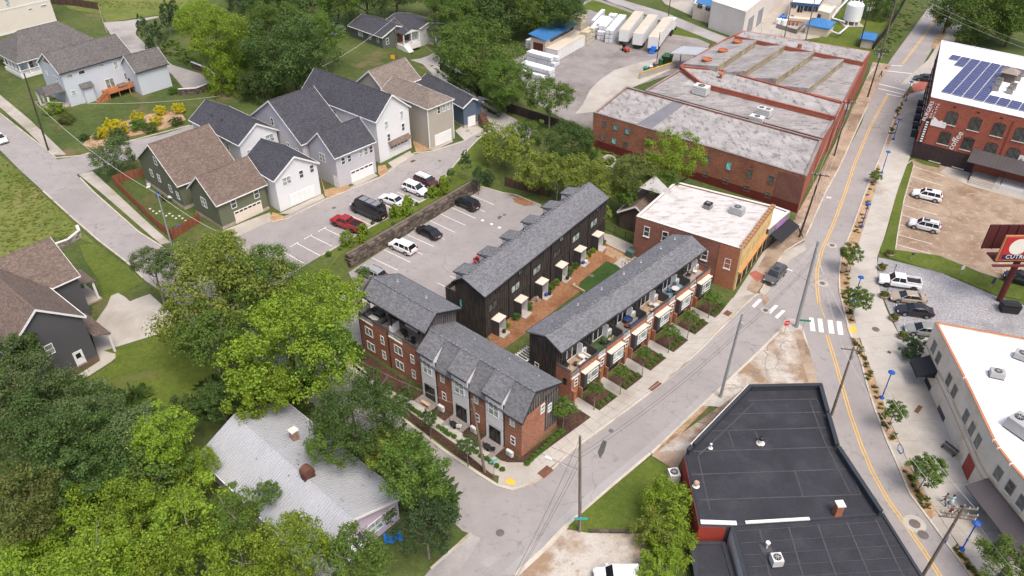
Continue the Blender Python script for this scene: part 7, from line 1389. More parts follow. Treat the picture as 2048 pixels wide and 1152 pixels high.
# ================================================================ poles, wires, lamps, signs, people, deck furniture
WOODP = M('pole_wood', (.17, .135, .105), .9, .2, kind='wood'); STEELP = M('pole_steel', (.30, .31, .32), .5, .08, metal=.2); DKPOLE = M('pole_dark', (.05, .042, .036), .85, .15); WIREM = M('wire', (.05, .05, .055), .6); PALEW = M('pale_wire', (.42, .41, .40), .5)
def pole(base, h_, mat, r, label, arms=(), top=None, group='utility poles', xf=0, lamp=None):
 b = at(*base); t = thing('utility_pole', label, 'utility pole', tuple(b), 0, group)
 tp = Vector((0, 0, h_)) if top is None else (atz(top[0], top[1], b.z + h_) - b)
 m = MB(); m.cyl((0, 0, -.3), tuple(tp), r, r * .65, 10); m.build('shaft', mat, t)
 for dz, ln, ang in arms:
  m = MB(); p = tp * ((h_ - dz) / h_); m.cbox((p.x, p.y, p.z), (ln, .12, .14), R(ang)); a = m.build('crossarm', mat if mat != STEELP else GALV, t)
  for k in (-1, -.45, .45, 1):
   q = Vector((math.cos(R(ang)), math.sin(R(ang)), 0)) * (k * ln * .47); m = MB(); m.cyl((p.x + q.x, p.y + q.y, p.z + .07), (p.x + q.x, p.y + q.y, p.z + .28), .06, .04, 6); m.build('insulator', METALW, a)
 for k in range(xf): m = MB(); q = k * 2.2 + .6; p = tp * .86; m.cyl((p.x + .32 * math.cos(q), p.y + .32 * math.sin(q), p.z - .4), (p.x + .32 * math.cos(q), p.y + .32 * math.sin(q), p.z + .4), .22, .22, 10); m.build('transformer', METALG, t)
 if lamp: m = MB(); p = tp * lamp[0]; m.tube([tuple(p), (p.x + lamp[1] * .6, p.y + lamp[2] * .6, p.z + .5), (p.x + lamp[1], p.y + lamp[2], p.z + .55)], .045, 5); m.build('lamp_arm', GALV, t); m = MB(); m.cbox((p.x + lamp[1], p.y + lamp[2], p.z + .52), (.75, .3, .16), math.atan2(lamp[2], lamp[1])); m.build('lamp_head', METALW, t)
 return b + tp
P = {}
P['left'] = pole((97, 302), 14.5, DKPOLE, .17, 'dark utility pole at the left street corner', top=(48, 147))
P['l2'] = pole((343, 490), 8.7, STEELP, .13, 'grey service pole beside the cedar fence', top=(315, 388))
P['a'] = pole((970, 945), 11.2, WOODP, .17, 'leaning wooden pole in the mulch strip before the white-piered terrace', top=(944, 798), group='utility poles')
P['c'] = pole((1160, 1062), 14.0, WOODP, .19, 'weathered wooden pole on the lawn triangle with a teal street sign', top=(1160, 872), lamp=(.62, -3.0, 1.6))
P['s5'] = pole((1440, 795), 13.3, STEELP, .2, 'grey steel pole on the kerb by the black-roofed shop', top=(1485, 627), xf=1, lamp=None)
P['s6'] = pole((1592, 655), 14.0, STEELP, .27, 'thick grey steel pole on the corner island beside the stop sign', top=(1637, 482), lamp=(.55, -2.0, 1.8))
P['w7'] = pole((1663, 830), 10.7, WOODP, .17, 'wooden pole with crossarm behind the black-roofed shop', ((.4, 2.6, -10),), (1708, 694), xf=1)
P['w8'] = pole((1845, 1152), 10.8, WOODP, .18, 'wooden pole with three crossarms by the bottom right street', ((.5, 2.6, -5), (1.3, 3.2, -8), (1.8, 3.2, -8)), (1930, 1010))
P['d9'] = pole((1598, 475), 11.6, DKPOLE, .17, 'dark pole with crossarm outside the small shop', ((.3, 2.6, -15),), (1642, 347), lamp=(.62, 2.2, -.6))
P['d11'] = pole((1668, 313), 10.5, DKPOLE, .16, 'dark pole midway along the factory pavement', ((.6, 2.8, -10),), (1699, 198), xf=2)
P['d10'] = pole((1735, 195), 11.0, DKPOLE, .17, 'dark pole with crossarms at the factory street corner', ((.4, 3.2, -15), (1.2, 2.4, -15)), (1765, 98), xf=2)
P['t1'] = pole((1611, 82), 13, WOODP, .16, 'tall wooden pole behind the sawtooth hall')
P['t2'] = pole((1569, 74), 13, WOODP, .16, 'tall wooden pole by the plant containment yard')
P['t3'] = pole((1718, 95), 11, DKPOLE, .16, 'dark pole between the two blue-roofed huts', ((.3, 2.4, 20),), xf=2)
P['t4'] = pole((1762, 108), 17, WOODP, .2, 'tall pole on the street bank with stacked crossarms', ((.4, 3.2, 10), (1.4, 3.2, 10)), xf=3)
P['t5'] = pole((1336, 40), 10, M('pole_red', (.16, .075, .05), .9, .15), .15, 'reddish pole on the far road verge')
P['g'] = pole((796, 118), 10, WOODP, .15, 'wooden pole by the dark green bungalow steps')
P['tl'] = pole((213, 64), 7, M('pole_pale', (.40, .33, .25), .9, .15), .12, 'short pale pole behind the pale blue house')
P['y'] = pole((1312, 136), 8.5, DKPOLE, .11, 'dark lamp pole on the industrial yard', lamp=(.98, 2.2, .3))
def wire(a, b, sag=.8, r=.02, mat=None, group='overhead wires along the streets', label='thin overhead wire strung between the utility poles'):
 pts = []; n = 9
 for i in range(n + 1):
  t = i / n; p = a.lerp(b, t); p.z -= sag * 4 * t * (1 - t); pts.append(tuple(p - a))
 m = MB(); m.tube(pts, r, 3); o = m.build('overhead_wire', mat or WIREM, None, tuple(a)); tag(o, label, 'wire', group)
V3 = lambda x, y, z: Vector((x, y, z))
for dz in (0, -.6, -2.6, -3.2): wire(P['c'] + V3(0, 0, dz), P['s5'] + V3(0, 0, dz), 1.0, mat=PALEW if dz > -1 else WIREM, label='overhead wire from the lawn pole to the kerb pole'); wire(P['s5'] + V3(0, 0, dz), P['s6'] + V3(0, 0, dz), .6, mat=PALEW if dz > -1 else WIREM, label='overhead wire between the two steel poles')
for dz in (-.4, -3.2, -4.4): wire(P['c'] + V3(0, 0, dz), atz(985, 1230, 9), .8, label='overhead wire running off the bottom edge from the lawn pole')
for k, dx in enumerate((-1.1, -.4, .4, 1.1)): wire(P['d9'] + V3(dx, 0, -.2), P['s6'] + V3(dx * .2, 0, -.3 - k * .2), .7, mat=PALEW, label='overhead wire from the island pole to the shop pole'); wire(P['d9'] + V3(dx, 0, -.2), P['d11'] + V3(dx, 0, -.4), .6, mat=PALEW, label='overhead wire along the factory front'); wire(P['d11'] + V3(dx, 0, -.4), P['d10'] + V3(dx, 0, -.3), .6, label='overhead wire between the dark factory poles'); wire(P['d10'] + V3(dx, 0, -.3), P['t4'] + V3(dx, 0, -.4), .5, label='overhead wire at the factory street corner')
for k, dx in enumerate((-1.1, 1.1)): wire(P['w8'] + V3(dx, 0, -.5), P['w7'] + V3(dx, 0, -.3), .9, mat=PALEW, label='overhead wire along the bending street'); wire(P['w7'] + V3(dx, 0, -.3), P['s6'] + V3(0, 0, -.8 - k), .6, mat=PALEW, label='overhead wire from the crossarm pole to the island pole'); wire(P['w8'] + V3(dx, 0, -1.4), atz(2130, 1250, 10), .5, mat=PALEW, label='overhead wire running off the bottom right corner')
for dz in (0, -1.6): wire(P['a'] + V3(0, 0, dz), atz(520, 600, 9 + dz), 1.6, mat=PALEW if dz else WIREM, label='overhead wire along the white-piered terrace front'); wire(P['a'] + V3(0, 0, dz), P['c'] + V3(0, 0, -3 + dz), .8, label='overhead wire crossing the side street corner')
wire(P['left'] + V3(0, 0, -5.2), atz(440, 192, 9), .9, .035, PALEW, label='pale service cable to the white house'); wire(P['left'] + V3(0, 0, -5.4), P['l2'] + V3(0, 0, 0), 1.6, .035, PALEW, label='pale cable from the corner pole to the service pole'); wire(P['l2'], atz(450, 470, 4.5), .6, .03, PALEW, label='service cable from the grey pole to the olive garage'); wire(P['left'] + V3(0, 0, -1), atz(-60, 120, 12), .5, label='wire leaving the left edge'); wire(P['left'] + V3(0, 0, -5), atz(-60, 160, 9), .5, label='lower wire leaving the left edge')
wire(P['g'] + V3(0, 0, -.3), atz(640, 135, 9), .8, .03, PALEW, label='pale cable over the yard behind the tall white house'); wire(P['g'] + V3(0, 0, -.3), atz(930, 150, 8), .8, .03, PALEW, label='pale cable over the back road'); wire(P['g'] + V3(0, 0, -.3), atz(640, 15, 9), .8, .025, label='cable towards the lane among the trees')
for k in range(3): wire(P['t4'] + V3(k - 1, 0, -.4), atz(1880 + k * 30, -40, 16), .8, label='wire rising off the top edge above the street'); wire(P['t3'] + V3(0, 0, -.4 - k * .4), P['t4'] + V3(0, 0, -1.5), .3, label='wire between the hut pole and bank pole')
for k in range(2): wire(P['t4'] + V3(0, 0, -1 - k), atz(2080, 95 + k * 12, 9), .8, .025, PALEW, label='pale wire over the mill yard')
BLU = M('lamp_blue', (.012, .075, .36), .4, .05)
lp = None
for k, (px, py) in enumerate(((1763, 797), (1923, 1100), (1722.7, 454), (1706, 604), (1763, 347), (1786, 280), (1811, 202))):
 b = at(px, py); lab = ('blue street lamp beside the small tree facing the black-roofed shop', 'blue street lamp nearest the bottom right corner', 'blue street lamp on the promenade opposite the white-roofed block', 'blue street lamp half hidden behind a young tree', 'blue street lamp at the paved gap near the brown lot', 'blue street lamp opposite the factory front', 'blue street lamp by the brick crossing')[k]
 if lp is None:
  t = thing('street_lamp', lab, 'street lamp', tuple(b), 0, 'blue promenade lamps')
  MB().lathe([(.3, 0), (.3, .12), (.14, .3)], n=12).build('base', BLU, t); MB().cyl((0, 0, .1), (0, 0, 4.2), .075, .06, 8).build('post', BLU, t); MB().lathe([(.1, 4.1), (.42, 4.22), (.38, 4.32), (.12, 4.4)], n=14).build('head', BLU, t); MB().lathe([(.09, 1.5), (.12, 1.6), (.09, 1.7)], n=8).build('collar', BLU, t); lp = t
 else: t = copy_tree(lp); t['label'] = lab
 t.location = (b.x, b.y, b.z + .1)
def post_sign(name, label, cat, base, h_, plate, mat, edge=None, face=0.0, text=None, post=None, octa=False, tcol=None, ts=.3):
 b = at(*base); t = thing(name, label, cat, tuple(b), face); m = MB(); m.cyl((0, 0, -.1), (0, 0, h_), .04, .04, 6); m.build('post', post or GALV, t); w_, hh = plate
 m = MB()
 if octa:
  pts = [(w_ / 2 * math.cos(R(22.5 + 45 * k)), w_ / 2 * math.sin(R(22.5 + 45 * k))) for k in range(8)]; m.prism(pts, -.02, .02)
  me = m.mesh('plate', mat); me.transform(Matrix(((1, 0, 0, 0), (0, 0, 1, -.06), (0, 1, 0, h_ - hh / 2), (0, 0, 0, 1)))); fixn(me); pl = link('plate', me, t)
  m = MB(); m.prism([(x * 1.08, y * 1.08) for x, y in pts], -.012, .012); me = m.mesh('border', TRIM); me.transform(Matrix(((1, 0, 0, 0), (0, 0, 1, -.04), (0, 1, 0, h_ - hh / 2), (0, 0, 0, 1)))); fixn(me); link('border', me, t)
 else: m.box(-w_ / 2, w_ / 2, -.07, -.045, h_ - hh, h_); pl = m.build('plate', mat, t)
 if text: sign_text(pl, text, (0, -.085, h_ - hh / 2), -math.pi / 2, ts, tcol or TRIM, ext=.004)
 return t
SRED = M('stop_red', (.50, .02, .025), .5, .04); SGRN = M('street_green', (.02, .22, .12), .5, .05); STEAL = M('street_teal', (.05, .36, .38), .5, .05); SYEL = M('warn_yellow', (.75, .33, .01), .5, .04); SWH = M('sign_plate_white', (.7, .7, .7), .5, .04)
post_sign('stop_sign', 'red octagonal stop sign on the corner island', 'stop sign', (1567, 670), 2.6, (.95, .95), SRED, face=8, text='STOP', octa=True, ts=.36)
post_sign('stop_sign', 'red octagonal stop sign by the brick crossing near the mill', 'stop sign', (1809, 206), 2.6, (.95, .95), SRED, face=20, text='STOP', octa=True, ts=.36)
post_sign('street_sign', 'green street name sign on the corner island', 'street sign', (1602, 670), 2.7, (1.5, .3), SGRN, face=-8)
post_sign('street_sign', 'teal street name sign at the pavement corner', 'street sign', (988, 952), 2.7, (1.0, .28), STEAL, face=30)
post_sign('street_sign', 'teal street name board on the wooden lawn pole', 'street sign', (1159, 1066), 2.6, (1.4, .35), STEAL, face=0)
post_sign('warning_sign', 'yellow diamond warning sign by the bungalow steps', 'road sign', (787, 132), 2.6, (.9, .9), SYEL, face=0)
post_sign('parking_sign', 'white notice sign at the verge of the brown lot', 'sign', (1919, 552), 1.9, (.55, .7), SWH, face=12)
post_sign('parking_sign', 'dark blue notice sign near the billboard', 'sign', (1980, 578), 2.0, (.6, 1.0), M('dark_sign', (.04, .045, .08), .5), face=12)
post_sign('parking_sign', 'small dark notice sign at the corner of the brown lot', 'sign', (1821, 520), 1.4, (.45, .45), MATS['dark_sign'], face=12)
post_sign('arrow_sign', 'white arrow sign outside the small shop', 'sign', (1593, 470), 2.2, (.7, .8), SWH, face=30)
post_sign('lot_post', 'tall dark post standing over the white pickup', 'post', (1772, 588), 5.2, (.12, .3), DARK, post=DARK)
TERP = M('planter_tan', (.40, .29, .19), .85, .15)
for k, (px, py, ar) in enumerate(((1798, 905, 100), (1890, 1083, 60))):
 b = at(px, py); t = thing('bike_rack', ('blue hoop bike rack on the paved gap opposite the black roof', 'blue hoop bike rack beside the crossarm pole')[k], 'bike rack', (b.x, b.y, b.z + .1), ar)
 m = MB(); m.tube([(.5 * math.cos(R(a)), 0, .55 + .5 * math.sin(R(a))) for a in range(-60, 241, 20)], .035, 6); m.build('hoop', BLU, t); m = MB(); m.box(-.3, .3, -.08, .08, 0, .03); m.build('foot', BLU, t)
b = at(1895, 905); t = thing('bench', 'dark slatted bench against the cream-white building', 'bench', (b.x, b.y, b.z + .12), -64)
for k in range(4): MB().box(-.9, .9, -.2 + k * .12, -.1 + k * .12, .42, .46).build('seat_slat', M('bench_grey', (.12, .105, .095), .8), t)
for k in range(3): MB().box(-.9, .9, .3, .34, .55 + k * .13, .65 + k * .13).build('back_slat', MATS['bench_grey'], t)
for x in (-.8, .74): MB().box(x, x + .06, -.2, .3, 0, .42).build('leg', DARK, t)
def onplane(px, py, y0): r = cam_ray(px, py); k = y0 / r.y; return Vector((r.x * k, y0, CAM_H + r.z * k))
bl = onplane(1996, 519, 87.6); tl = onplane(2012, 476, 87.6); bbp = at(1998, 602)
t = thing('billboard', 'red billboard on a maroon pole over the parking lot', 'billboard', tuple(bbp), 0); o_ = bbp; MAR = M('maroon_steel', (.11, .025, .025), .6, .12); BRED = M('billboard_red', (.42, .03, .035), .6, .06); WOODF = M('billboard_frame', (.42, .19, .09), .8, .1)
MB().cyl((0, 0, -.3), (0, 0, bl.z - o_.z - .3), .42, .42, 14).build('pole', MAR, t)
x0 = bl.x - o_.x; z0 = bl.z - o_.z; y0 = 87.6 - o_.y; WB, HB = 9.0, 3.6
MB().box(x0 - .25, x0 + WB, y0 + .02, y0 + .25, z0 - .25, z0 + HB + .2).build('frame', WOODF, t); pan = MB().box(x0, x0 + WB - .2, y0 - .06, y0 + .016, z0, z0 + HB).build('panel', BRED, t)
MB().box(x0 + .3, x0 + WB - .3, y0 - .075, y0 - .063, z0 + .1, z0 + .85).build('name_strip', M('billboard_navy', (.02, .03, .07), .6), pan); sign_text(pan, 'CUTRIGHTTR', (x0 + 3.55, y0 - .09, z0 + .48), -math.pi / 2, .9, TRIM, ext=.005)
me = MB().lathe([(1.25, -.005), (1.25, .005)], n=24).mesh('disc', M('billboard_cream', (.72, .68, .62), .6, .05)); me.transform(Matrix(((1, 0, 0, x0 + 2.0), (0, 0, 1, y0 - .07), (0, 1, 0, z0 + 2.1), (0, 0, 0, 1)))); link('disc', me, pan)
MB().box(x0 - .6, x0 + WB, y0 - .5, y0 + .0 - .05, z0 - .9, z0 - .75).build('catwalk', MAR, t); MB().box(x0 - .2, x0 + WB, y0 + .26, y0 + 2.4, z0 - .6, z0 - .4).build('beam', MAR, t)
bp_ = MB().box(x0 - 1.2, x0 + WB, y0 + 2.4, y0 + 2.6, z0 + .2, z0 + 4.0).build('rear_panel', M('rear_panel', (.085, .022, .022), .7, .15), t)
for k in range(8): MB().box(x0 - 1.2 + k * 1.3, x0 - 1.08 + k * 1.3, y0 + 2.28, y0 + 2.395, z0 + .2, z0 + 4.0).build('rear_rib', MAR, bp_)
b = at(2016, 622); t = thing('dumpster', 'black dumpster at the foot of the billboard pole', 'dumpster', tuple(b), -12); MB().add([(-1.1, -.7, 0), (1.1, -.7, 0), (1.1, .7, 0), (-1.1, .7, 0), (-1.2, -.8, 1.2), (1.2, -.8, 1.2), (1.2, .8, 1.35), (-1.2, .8, 1.35)], [(0, 3, 2, 1), (4, 5, 6, 7), (0, 1, 5, 4), (1, 2, 6, 5), (2, 3, 7, 6), (3, 0, 4, 7)]).build('bin', M('dumpster_black', (.025, .026, .03), .6, .1), t); MB().box(-1.22, 1.22, -.82, .1, 1.36, 1.42).build('lid', PLAS, t)
for k, (px, py, c_, lab) in enumerate(((361, 463, (.02, .09, .38), 'blue wheelie bin beside the cedar fence'), (352, 468, (.03, .05, .03), 'dark green wheelie bin beside the blue one'))):
 b = at(px, py); t = thing('wheelie_bin', lab, 'bin', tuple(b), 40); MB().add([(-.25, -.28, 0), (.25, -.28, 0), (.25, .28, 0), (-.25, .28, 0), (-.32, -.36, 1.0), (.32, -.36, 1.0), (.32, .36, 1.05), (-.32, .36, 1.05)], [(0, 3, 2, 1), (4, 5, 6, 7), (0, 1, 5, 4), (1, 2, 6, 5), (2, 3, 7, 6), (3, 0, 4, 7)]).build('bin', M('bin_c%d' % k, c_, .5, .05), t); MB().box(-.34, .34, -.38, .38, 1.055, 1.12).build('lid', M('bin_c%d' % k, c_, .5), t)
def person(label, px, rot, shirt, legs, skin=(.36, .20, .13), hair=(.03, .02, .015), stride=.32, dress=False, h_=1.72, z=.12, bag=None):
 s = h_ / 1.75; V = []; E = []; Rr = []
 def a(p, r, par=None):
  V.append((p[0] * s, p[1] * s, p[2] * s)); Rr.append(r * s)
  if par is not None: E.append((par, len(V) - 1))
  return len(V) - 1
 pel = a((0, 0, .95), .15); w1 = a((0, 0, 1.12), .135, pel); ch = a((.01, 0, 1.33), .155, w1); nk = a((.02, 0, 1.48), .062, ch); hd = a((.05, 0, 1.60), .088, nk); tp = a((.04, 0, 1.70), .075, hd)
 for sd, k in ((-1, 1), (1, -1)):
  hp = a((0, sd * .10, .88), .10, pel); kn = a((stride * .55 * k + .06, sd * .10, .50), .065, hp); an = a((stride * k - (.10 if k < 0 else 0), sd * .10, .10), .045, kn); a((stride * k + .14 - (.06 if k < 0 else 0), sd * .11, .045), .04, an)
  sh = a((0, sd * .19, 1.41), .062, ch); el = a((-.12 * k, sd * .24, 1.16), .045, sh); hn = a((-.16 * k + .14, sd * .24, .94), .035, el); a((-.16 * k + .19, sd * .235, .86), .03, hn)
 me = bpy.data.meshes.new('body'); me.from_pydata(V, E, []); o = bpy.data.objects.new('tmp', me); COL.objects.link(o)
 sk = o.modifiers.new('skin', 'SKIN'); sk.use_smooth_shade = True
 for i, v in enumerate(me.skin_vertices[0].data): v.radius = (Rr[i], Rr[i] * (.8 if i in (0, 1, 2) else 1)) ; v.use_root = (i == 0)
 sb_ = o.modifiers.new('sub', 'SUBSURF'); sb_.levels = 2; sb_.render_levels = 2
 m2 = bpy.data.meshes.new_from_object(o.evaluated_get(bpy.context.evaluated_depsgraph_get())); bpy.data.objects.remove(o)
 m2.name = 'body'; m2.materials.clear()
 key = '%02d%02d%02d' % tuple(int(c * 99) for c in shirt); mats = [M('cloth_' + key, shirt, .85, .1), M('cloth_%02d%02d%02d' % tuple(int(c * 99) for c in legs), legs, .85, .1), M('skin_%02d' % int(skin[0] * 99), skin, .6, .05), M('hair', hair, .7, .1), M('shoe', (.05, .045, .04), .7, .1)]
 for q in mats: m2.materials.append(q)
 for p in m2.polygons:
  c = p.center / s; i = 0
  if c.z < .11: i = 4
  elif c.z < .96 and abs(c.y) < .185: i = 1
  elif c.z > 1.50: i = 3 if (c.z > 1.66 or c.x < .015) else 2
  elif abs(c.y) > .2 and c.z < 1.2: i = 2
  p.material_index = i; p.use_smooth = True
 b = at(*px); t = thing('person', label, 'person', (b.x, b.y, b.z + z), rot); link('body', m2, t)
 if dress: MB().lathe([(.15 * s, 1.1 * s), (.20 * s, .9 * s), (.32 * s, .5 * s), (.30 * s, .48 * s)], n=14).build('dress', mats[0], t, smooth=True)
 hm = MB(); hm.lathe([(.0, .02), (.09, .0), (.10, -.06), (.085, -.16), (.05, -.18)], (.02 * s, 0, 1.745 * s), 12); hm.build('hair', mats[3], t, smooth=True)
 if bag: MB().box(-.12, .1, .25, .34, .6, .9).build('bag', M('bag_' + key, bag, .7), t)
 return t
person('person in a striped grey shirt and navy trousers walking on the promenade', (1886, 1009), 110, (.24, .20, .19), (.015, .02, .05), hair=(.02, .02, .04))
person('person with dark hair in a pale blue dress walking beside the striped shirt', (1899, 1012), 110, (.42, .58, .62), (.36, .20, .13), dress=True, h_=1.66)
person('person in a red top behind the crossarm pole', (1896, 1034), 20, (.32, .03, .05), (.10, .10, .11), h_=1.68)
person('person in grey with dark hair next to the red top', (1911, 1034), 160, (.28, .27, .27), (.03, .03, .03), h_=1.7)
person('person in a dark top strolling on the promenade beside the mill', (1826, 248), 240, (.09, .085, .10), (.14, .12, .11))
person('person in black standing at the factory street corner', (1760, 156), 200, (.02, .02, .022), (.02, .02, .022))
def onrow(fr, x, y, z): c, s = math.cos(R(fr[2])), math.sin(R(fr[2])); return (fr[0] + c * x - s * y, fr[1] + s * x + c * y, z)
FC, FB, FA, FT = (14.5, 82.03, 46.1), (3.56, 94.48, 54.0), (-1.71, 66.24, -40.6), (-12.42, 76.63, -40.0)
def minisplit(fr, x, y, z, rot, label, group):
 t = thing('heat_pump', label, 'air conditioner', onrow(fr, x, y, z), fr[2] + rot, group); MB().box(-.45, .45, -.17, .17, .06, .82).build('casing', METALW, t); MB().box(-.4, .4, -.2, .2, 0, .06).build('feet', DARK, t)
 me = MB().cyl((-.12, -.172, .44), (-.12, -.19, .44), .29, .29, 14).mesh('fan_grille', METALG); link('fan_grille', me, t)
UWC = 30.2 / 6; DZ = 3.95
for k in range(6): minisplit(FC, -15.1 + k * UWC + 4.55, -2.25, DZ + .02, 0, ('white heat pump on the %s roof deck of the brick street terrace' % ('nearest', 'second', 'third', 'fourth', 'fifth', 'farthest')[k]), 'heat pumps on the roof decks')
for k, x in enumerate((-5.6, -.2, 5.3)): minisplit(FA, x, -3.95, .1, 0, 'white heat pump by the brick wall of the corner terrace, %s patio' % ('next to the farthest', 'next to the middle', 'past the nearest')[k], 'heat pumps by the patios')
CUSH = M('cushion_white', (.62, .60, .57), .9, .08); CUSB = M('cushion_blue', (.02, .05, .16), .9, .1); WICK = M('wicker_dark', (.045, .04, .038), .85, .15); TOPW = M('table_top', (.55, .52, .48), .6, .08)
def sofa(fr, x, y, z, rot, ln, mat, label, frame=None):
 t = thing('sofa', label, 'sofa', onrow(fr, x, y, z), fr[2] + rot); MB().box(-ln / 2, ln / 2, -.4, .4, .08, .26).build('base', frame or WICK, t)
 n = max(2, round(ln / .7))
 for k in range(n): MB().box(-ln / 2 + ln * k / n + .02, -ln / 2 + ln * (k + 1) / n - .02, -.38, .2, .262, .42).build('seat_cushion', mat, t); MB().box(-ln / 2 + ln * k / n + .03, -ln / 2 + ln * (k + 1) / n - .03, .2, .36, .3, .75).build('back_cushion', mat, t)
 for s in (-1, 1): MB().box(s * ln / 2 - .06, s * ln / 2 + .06, -.4, .4, .1, .58).build('armrest', frame or WICK, t)
def chair(fr, x, y, z, rot, mat, label, seat=None):
 t = thing('chair', label, 'chair', onrow(fr, x, y, z), fr[2] + rot); MB().box(-.26, .26, -.26, .26, .40, .46).build('seat', seat or mat, t); MB().box(-.26, .26, .22, .28, .47, .95).build('backrest', mat, t)
 for a in (-.22, .22):
  for b_ in (-.22, .22): MB().cyl((a, b_, 0), (a, b_, .4), .022, .022, 5).build('leg', mat, t)
def rtable(fr, x, y, z, r, mat, label, h_=.72, base=None):
 t = thing('table', label, 'table', onrow(fr, x, y, z), fr[2]); MB().cyl((0, 0, h_ - .04), (0, 0, h_), r, r, 18).build('top', mat, t); MB().cyl((0, 0, 0), (0, 0, h_ - .042), .06, .06, 8).build('stem', base or DARK, t); MB().cyl((0, 0, 0), (0, 0, .04), r * .5, r * .5, 12).build('foot', base or DARK, t)
u = lambda k, q: -15.1 + k * UWC + q
sofa(FC, u(0, 3.9), -2.95, DZ + .02, 90 + 180, 1.5, CUSH, 'white cushioned sofa on the nearest roof deck', M('teak', (.45, .36, .28), .7)); sofa(FC, u(0, 3.0), -3.65, DZ + .02, 180, 1.6, CUSH, 'white bench sofa along the parapet of the nearest roof deck', MATS['teak']); rtable(FC, u(0, 2.2), -3.0, DZ + .02, .3, WICK, 'round black wicker table on the nearest roof deck', .45); chair(FC, u(0, 1.3), -2.4, DZ + .02, 0, DARK, 'black chair on the nearest roof deck')
chair(FC, u(1, 2.6), -2.9, DZ + .02, 20, DARK, 'black lounge chair on the turf-covered deck'); chair(FC, u(1, 3.6), -3.3, DZ + .02, 200, M('chair_tan', (.42, .30, .24), .8), 'tan chair on the turf-covered deck'); rtable(FC, u(1, 3.0), -3.6, DZ + .02, .35, DARK, 'small black table on the turf-covered deck', .5)
sofa(FC, u(2, 3.4), -3.7, DZ + .02, 180, 1.9, CUSB, 'dark blue sofa along the parapet of the third roof deck'); sofa(FC, u(2, 3.3), -2.4, DZ + .02, 0, 1.1, CUSB, 'dark blue armchair by the wall of the third roof deck'); rtable(FC, u(2, 2.4), -3.1, DZ + .02, .4, M('table_brown', (.10, .05, .04), .7), 'brown low table on the third roof deck', .4)
for k in range(3): chair(FC, u(3, 2.2 + k * .9), -3.6 + (k % 2) * .9, DZ + .02, (180, 30, 140)[k], M('chair_pale', (.50, .43, .37), .8), ('pale chair nearest the divider', 'pale chair by the wall', 'pale chair at the far side')[k] + ' of the fourth roof deck')
rtable(FC, u(3, 3.1), -3.5, DZ + .02, .42, TOPW, 'pale round table on the fourth roof deck')
rtable(FC, u(4, 2.9), -3.2, DZ + .03, .55, TOPW, 'pale round table on the blue rug deck')
for k in range(4): a = R(45 + 90 * k); chair(FC, u(4, 2.9) + .85 * math.cos(a), -3.2 + .75 * math.sin(a), DZ + .03, 45 + 90 * k - 90, M('chair_blue', (.06, .10, .15), .7), ('far right', 'far left', 'near left', 'near right')[k] + ' blue chair round the table on the blue rug deck')
chair(FC, u(5, 3.5), -2.7, DZ + .02, 10, CUSH, 'white chair by the heat pump of the farthest roof deck'); chair(FC, u(5, 2.3), -2.5, DZ + .02, 10, DARK, 'black chair by the doors of the farthest roof deck')
DA = 5.37
sofa(FT, -5.2, -1.4, DA, 0, 2.0, M('cushion_grey', (.12, .12, .125), .9), 'charcoal sofa at the back of the left covered deck'); sofa(FT, -5.9, -2.3, DA, 90, 1.4, MATS['cushion_grey'], 'charcoal sofa at the side of the left covered deck'); sofa(FT, -3.6, -2.3, DA, 270, 1.2, MATS['cushion_grey'], 'charcoal armchair on the left covered deck')
t = thing('table', 'white slatted low table on the left covered deck', 'table', onrow(FT, -4.7, -2.5, DA), FT[2]); MB().box(-.7, .7, -.35, .35, .36, .42).build('top', CUSH, t)
for a in (-.6, .6):
 for b_ in (-.28, .28): MB().box(a - .04, a + .04, b_ - .04, b_ + .04, 0, .36).build('leg', DARK, t)
for k, (x, y) in enumerate(((1.0, -2.3), (2.6, -2.6), (1.9, -2.9))): chair(FT, x, y, DA, (60, 200, 150)[k], DARK, ('black chair nearest the divider', 'black chair by the end wall', 'black chair at the parapet')[k] + ' of the right covered deck')
rtable(FT, .2, -2.0, DA, .45, WICK, 'round dark table on the right covered deck', .6); rtable(FT, 2.0, -2.1, DA, .3, DARK, 'small black side table on the right covered deck', .45)
for k, x in enumerate((-7.9, -2.6, 2.7)):
 nm = ('farthest', 'middle', 'nearest')[k]
 if k: chair(FA, x - .3, -4.8, .13, 150, DARK, 'black chair on the %s ground patio' % nm); chair(FA, x + .7, -4.7, .13, 210, (CUSH if k == 1 else DARK), 'second chair on the %s ground patio' % nm); rtable(FA, x + .2, -5.0, .13, .35, DARK, 'round black table on the %s ground patio' % nm)
 else:
  t = thing('bench', 'small pine bench on the farthest ground patio', 'bench', onrow(FA, x + .3, -4.6, .13), FA[2]); MB().box(-.7, .7, -.2, .2, .4, .46).build('seat', M('pine', (.5, .36, .24), .7), t)
  for a in (-.6, .6): MB().box(a - .05, a + .05, -.18, .18, 0, .4).build('leg', MATS['pine'], t)
t = thing('pergola', 'white timber gate frame at the courtyard end of the street terrace', 'pergola', onrow(FC, -14.6, 3.6, 0), FC[2])
for x, y in ((-.9, -.8), (1.1, -.8), (-.9, .9), (1.1, .9)): MB().box(x - .09, x + .09, y - .09, y + .09, 0, 2.6).build('post', PORCHW, t)
for y in (-.8, .9): MB().box(-1.1, 1.3, y - .07, y + .07, 2.603, 2.78).build('beam', PORCHW, t)
for k in range(6): MB().box(-.95 + k * .42, -.87 + k * .42, -1.0, 1.1, 2.783, 2.9).build('rafter', PORCHW, t)
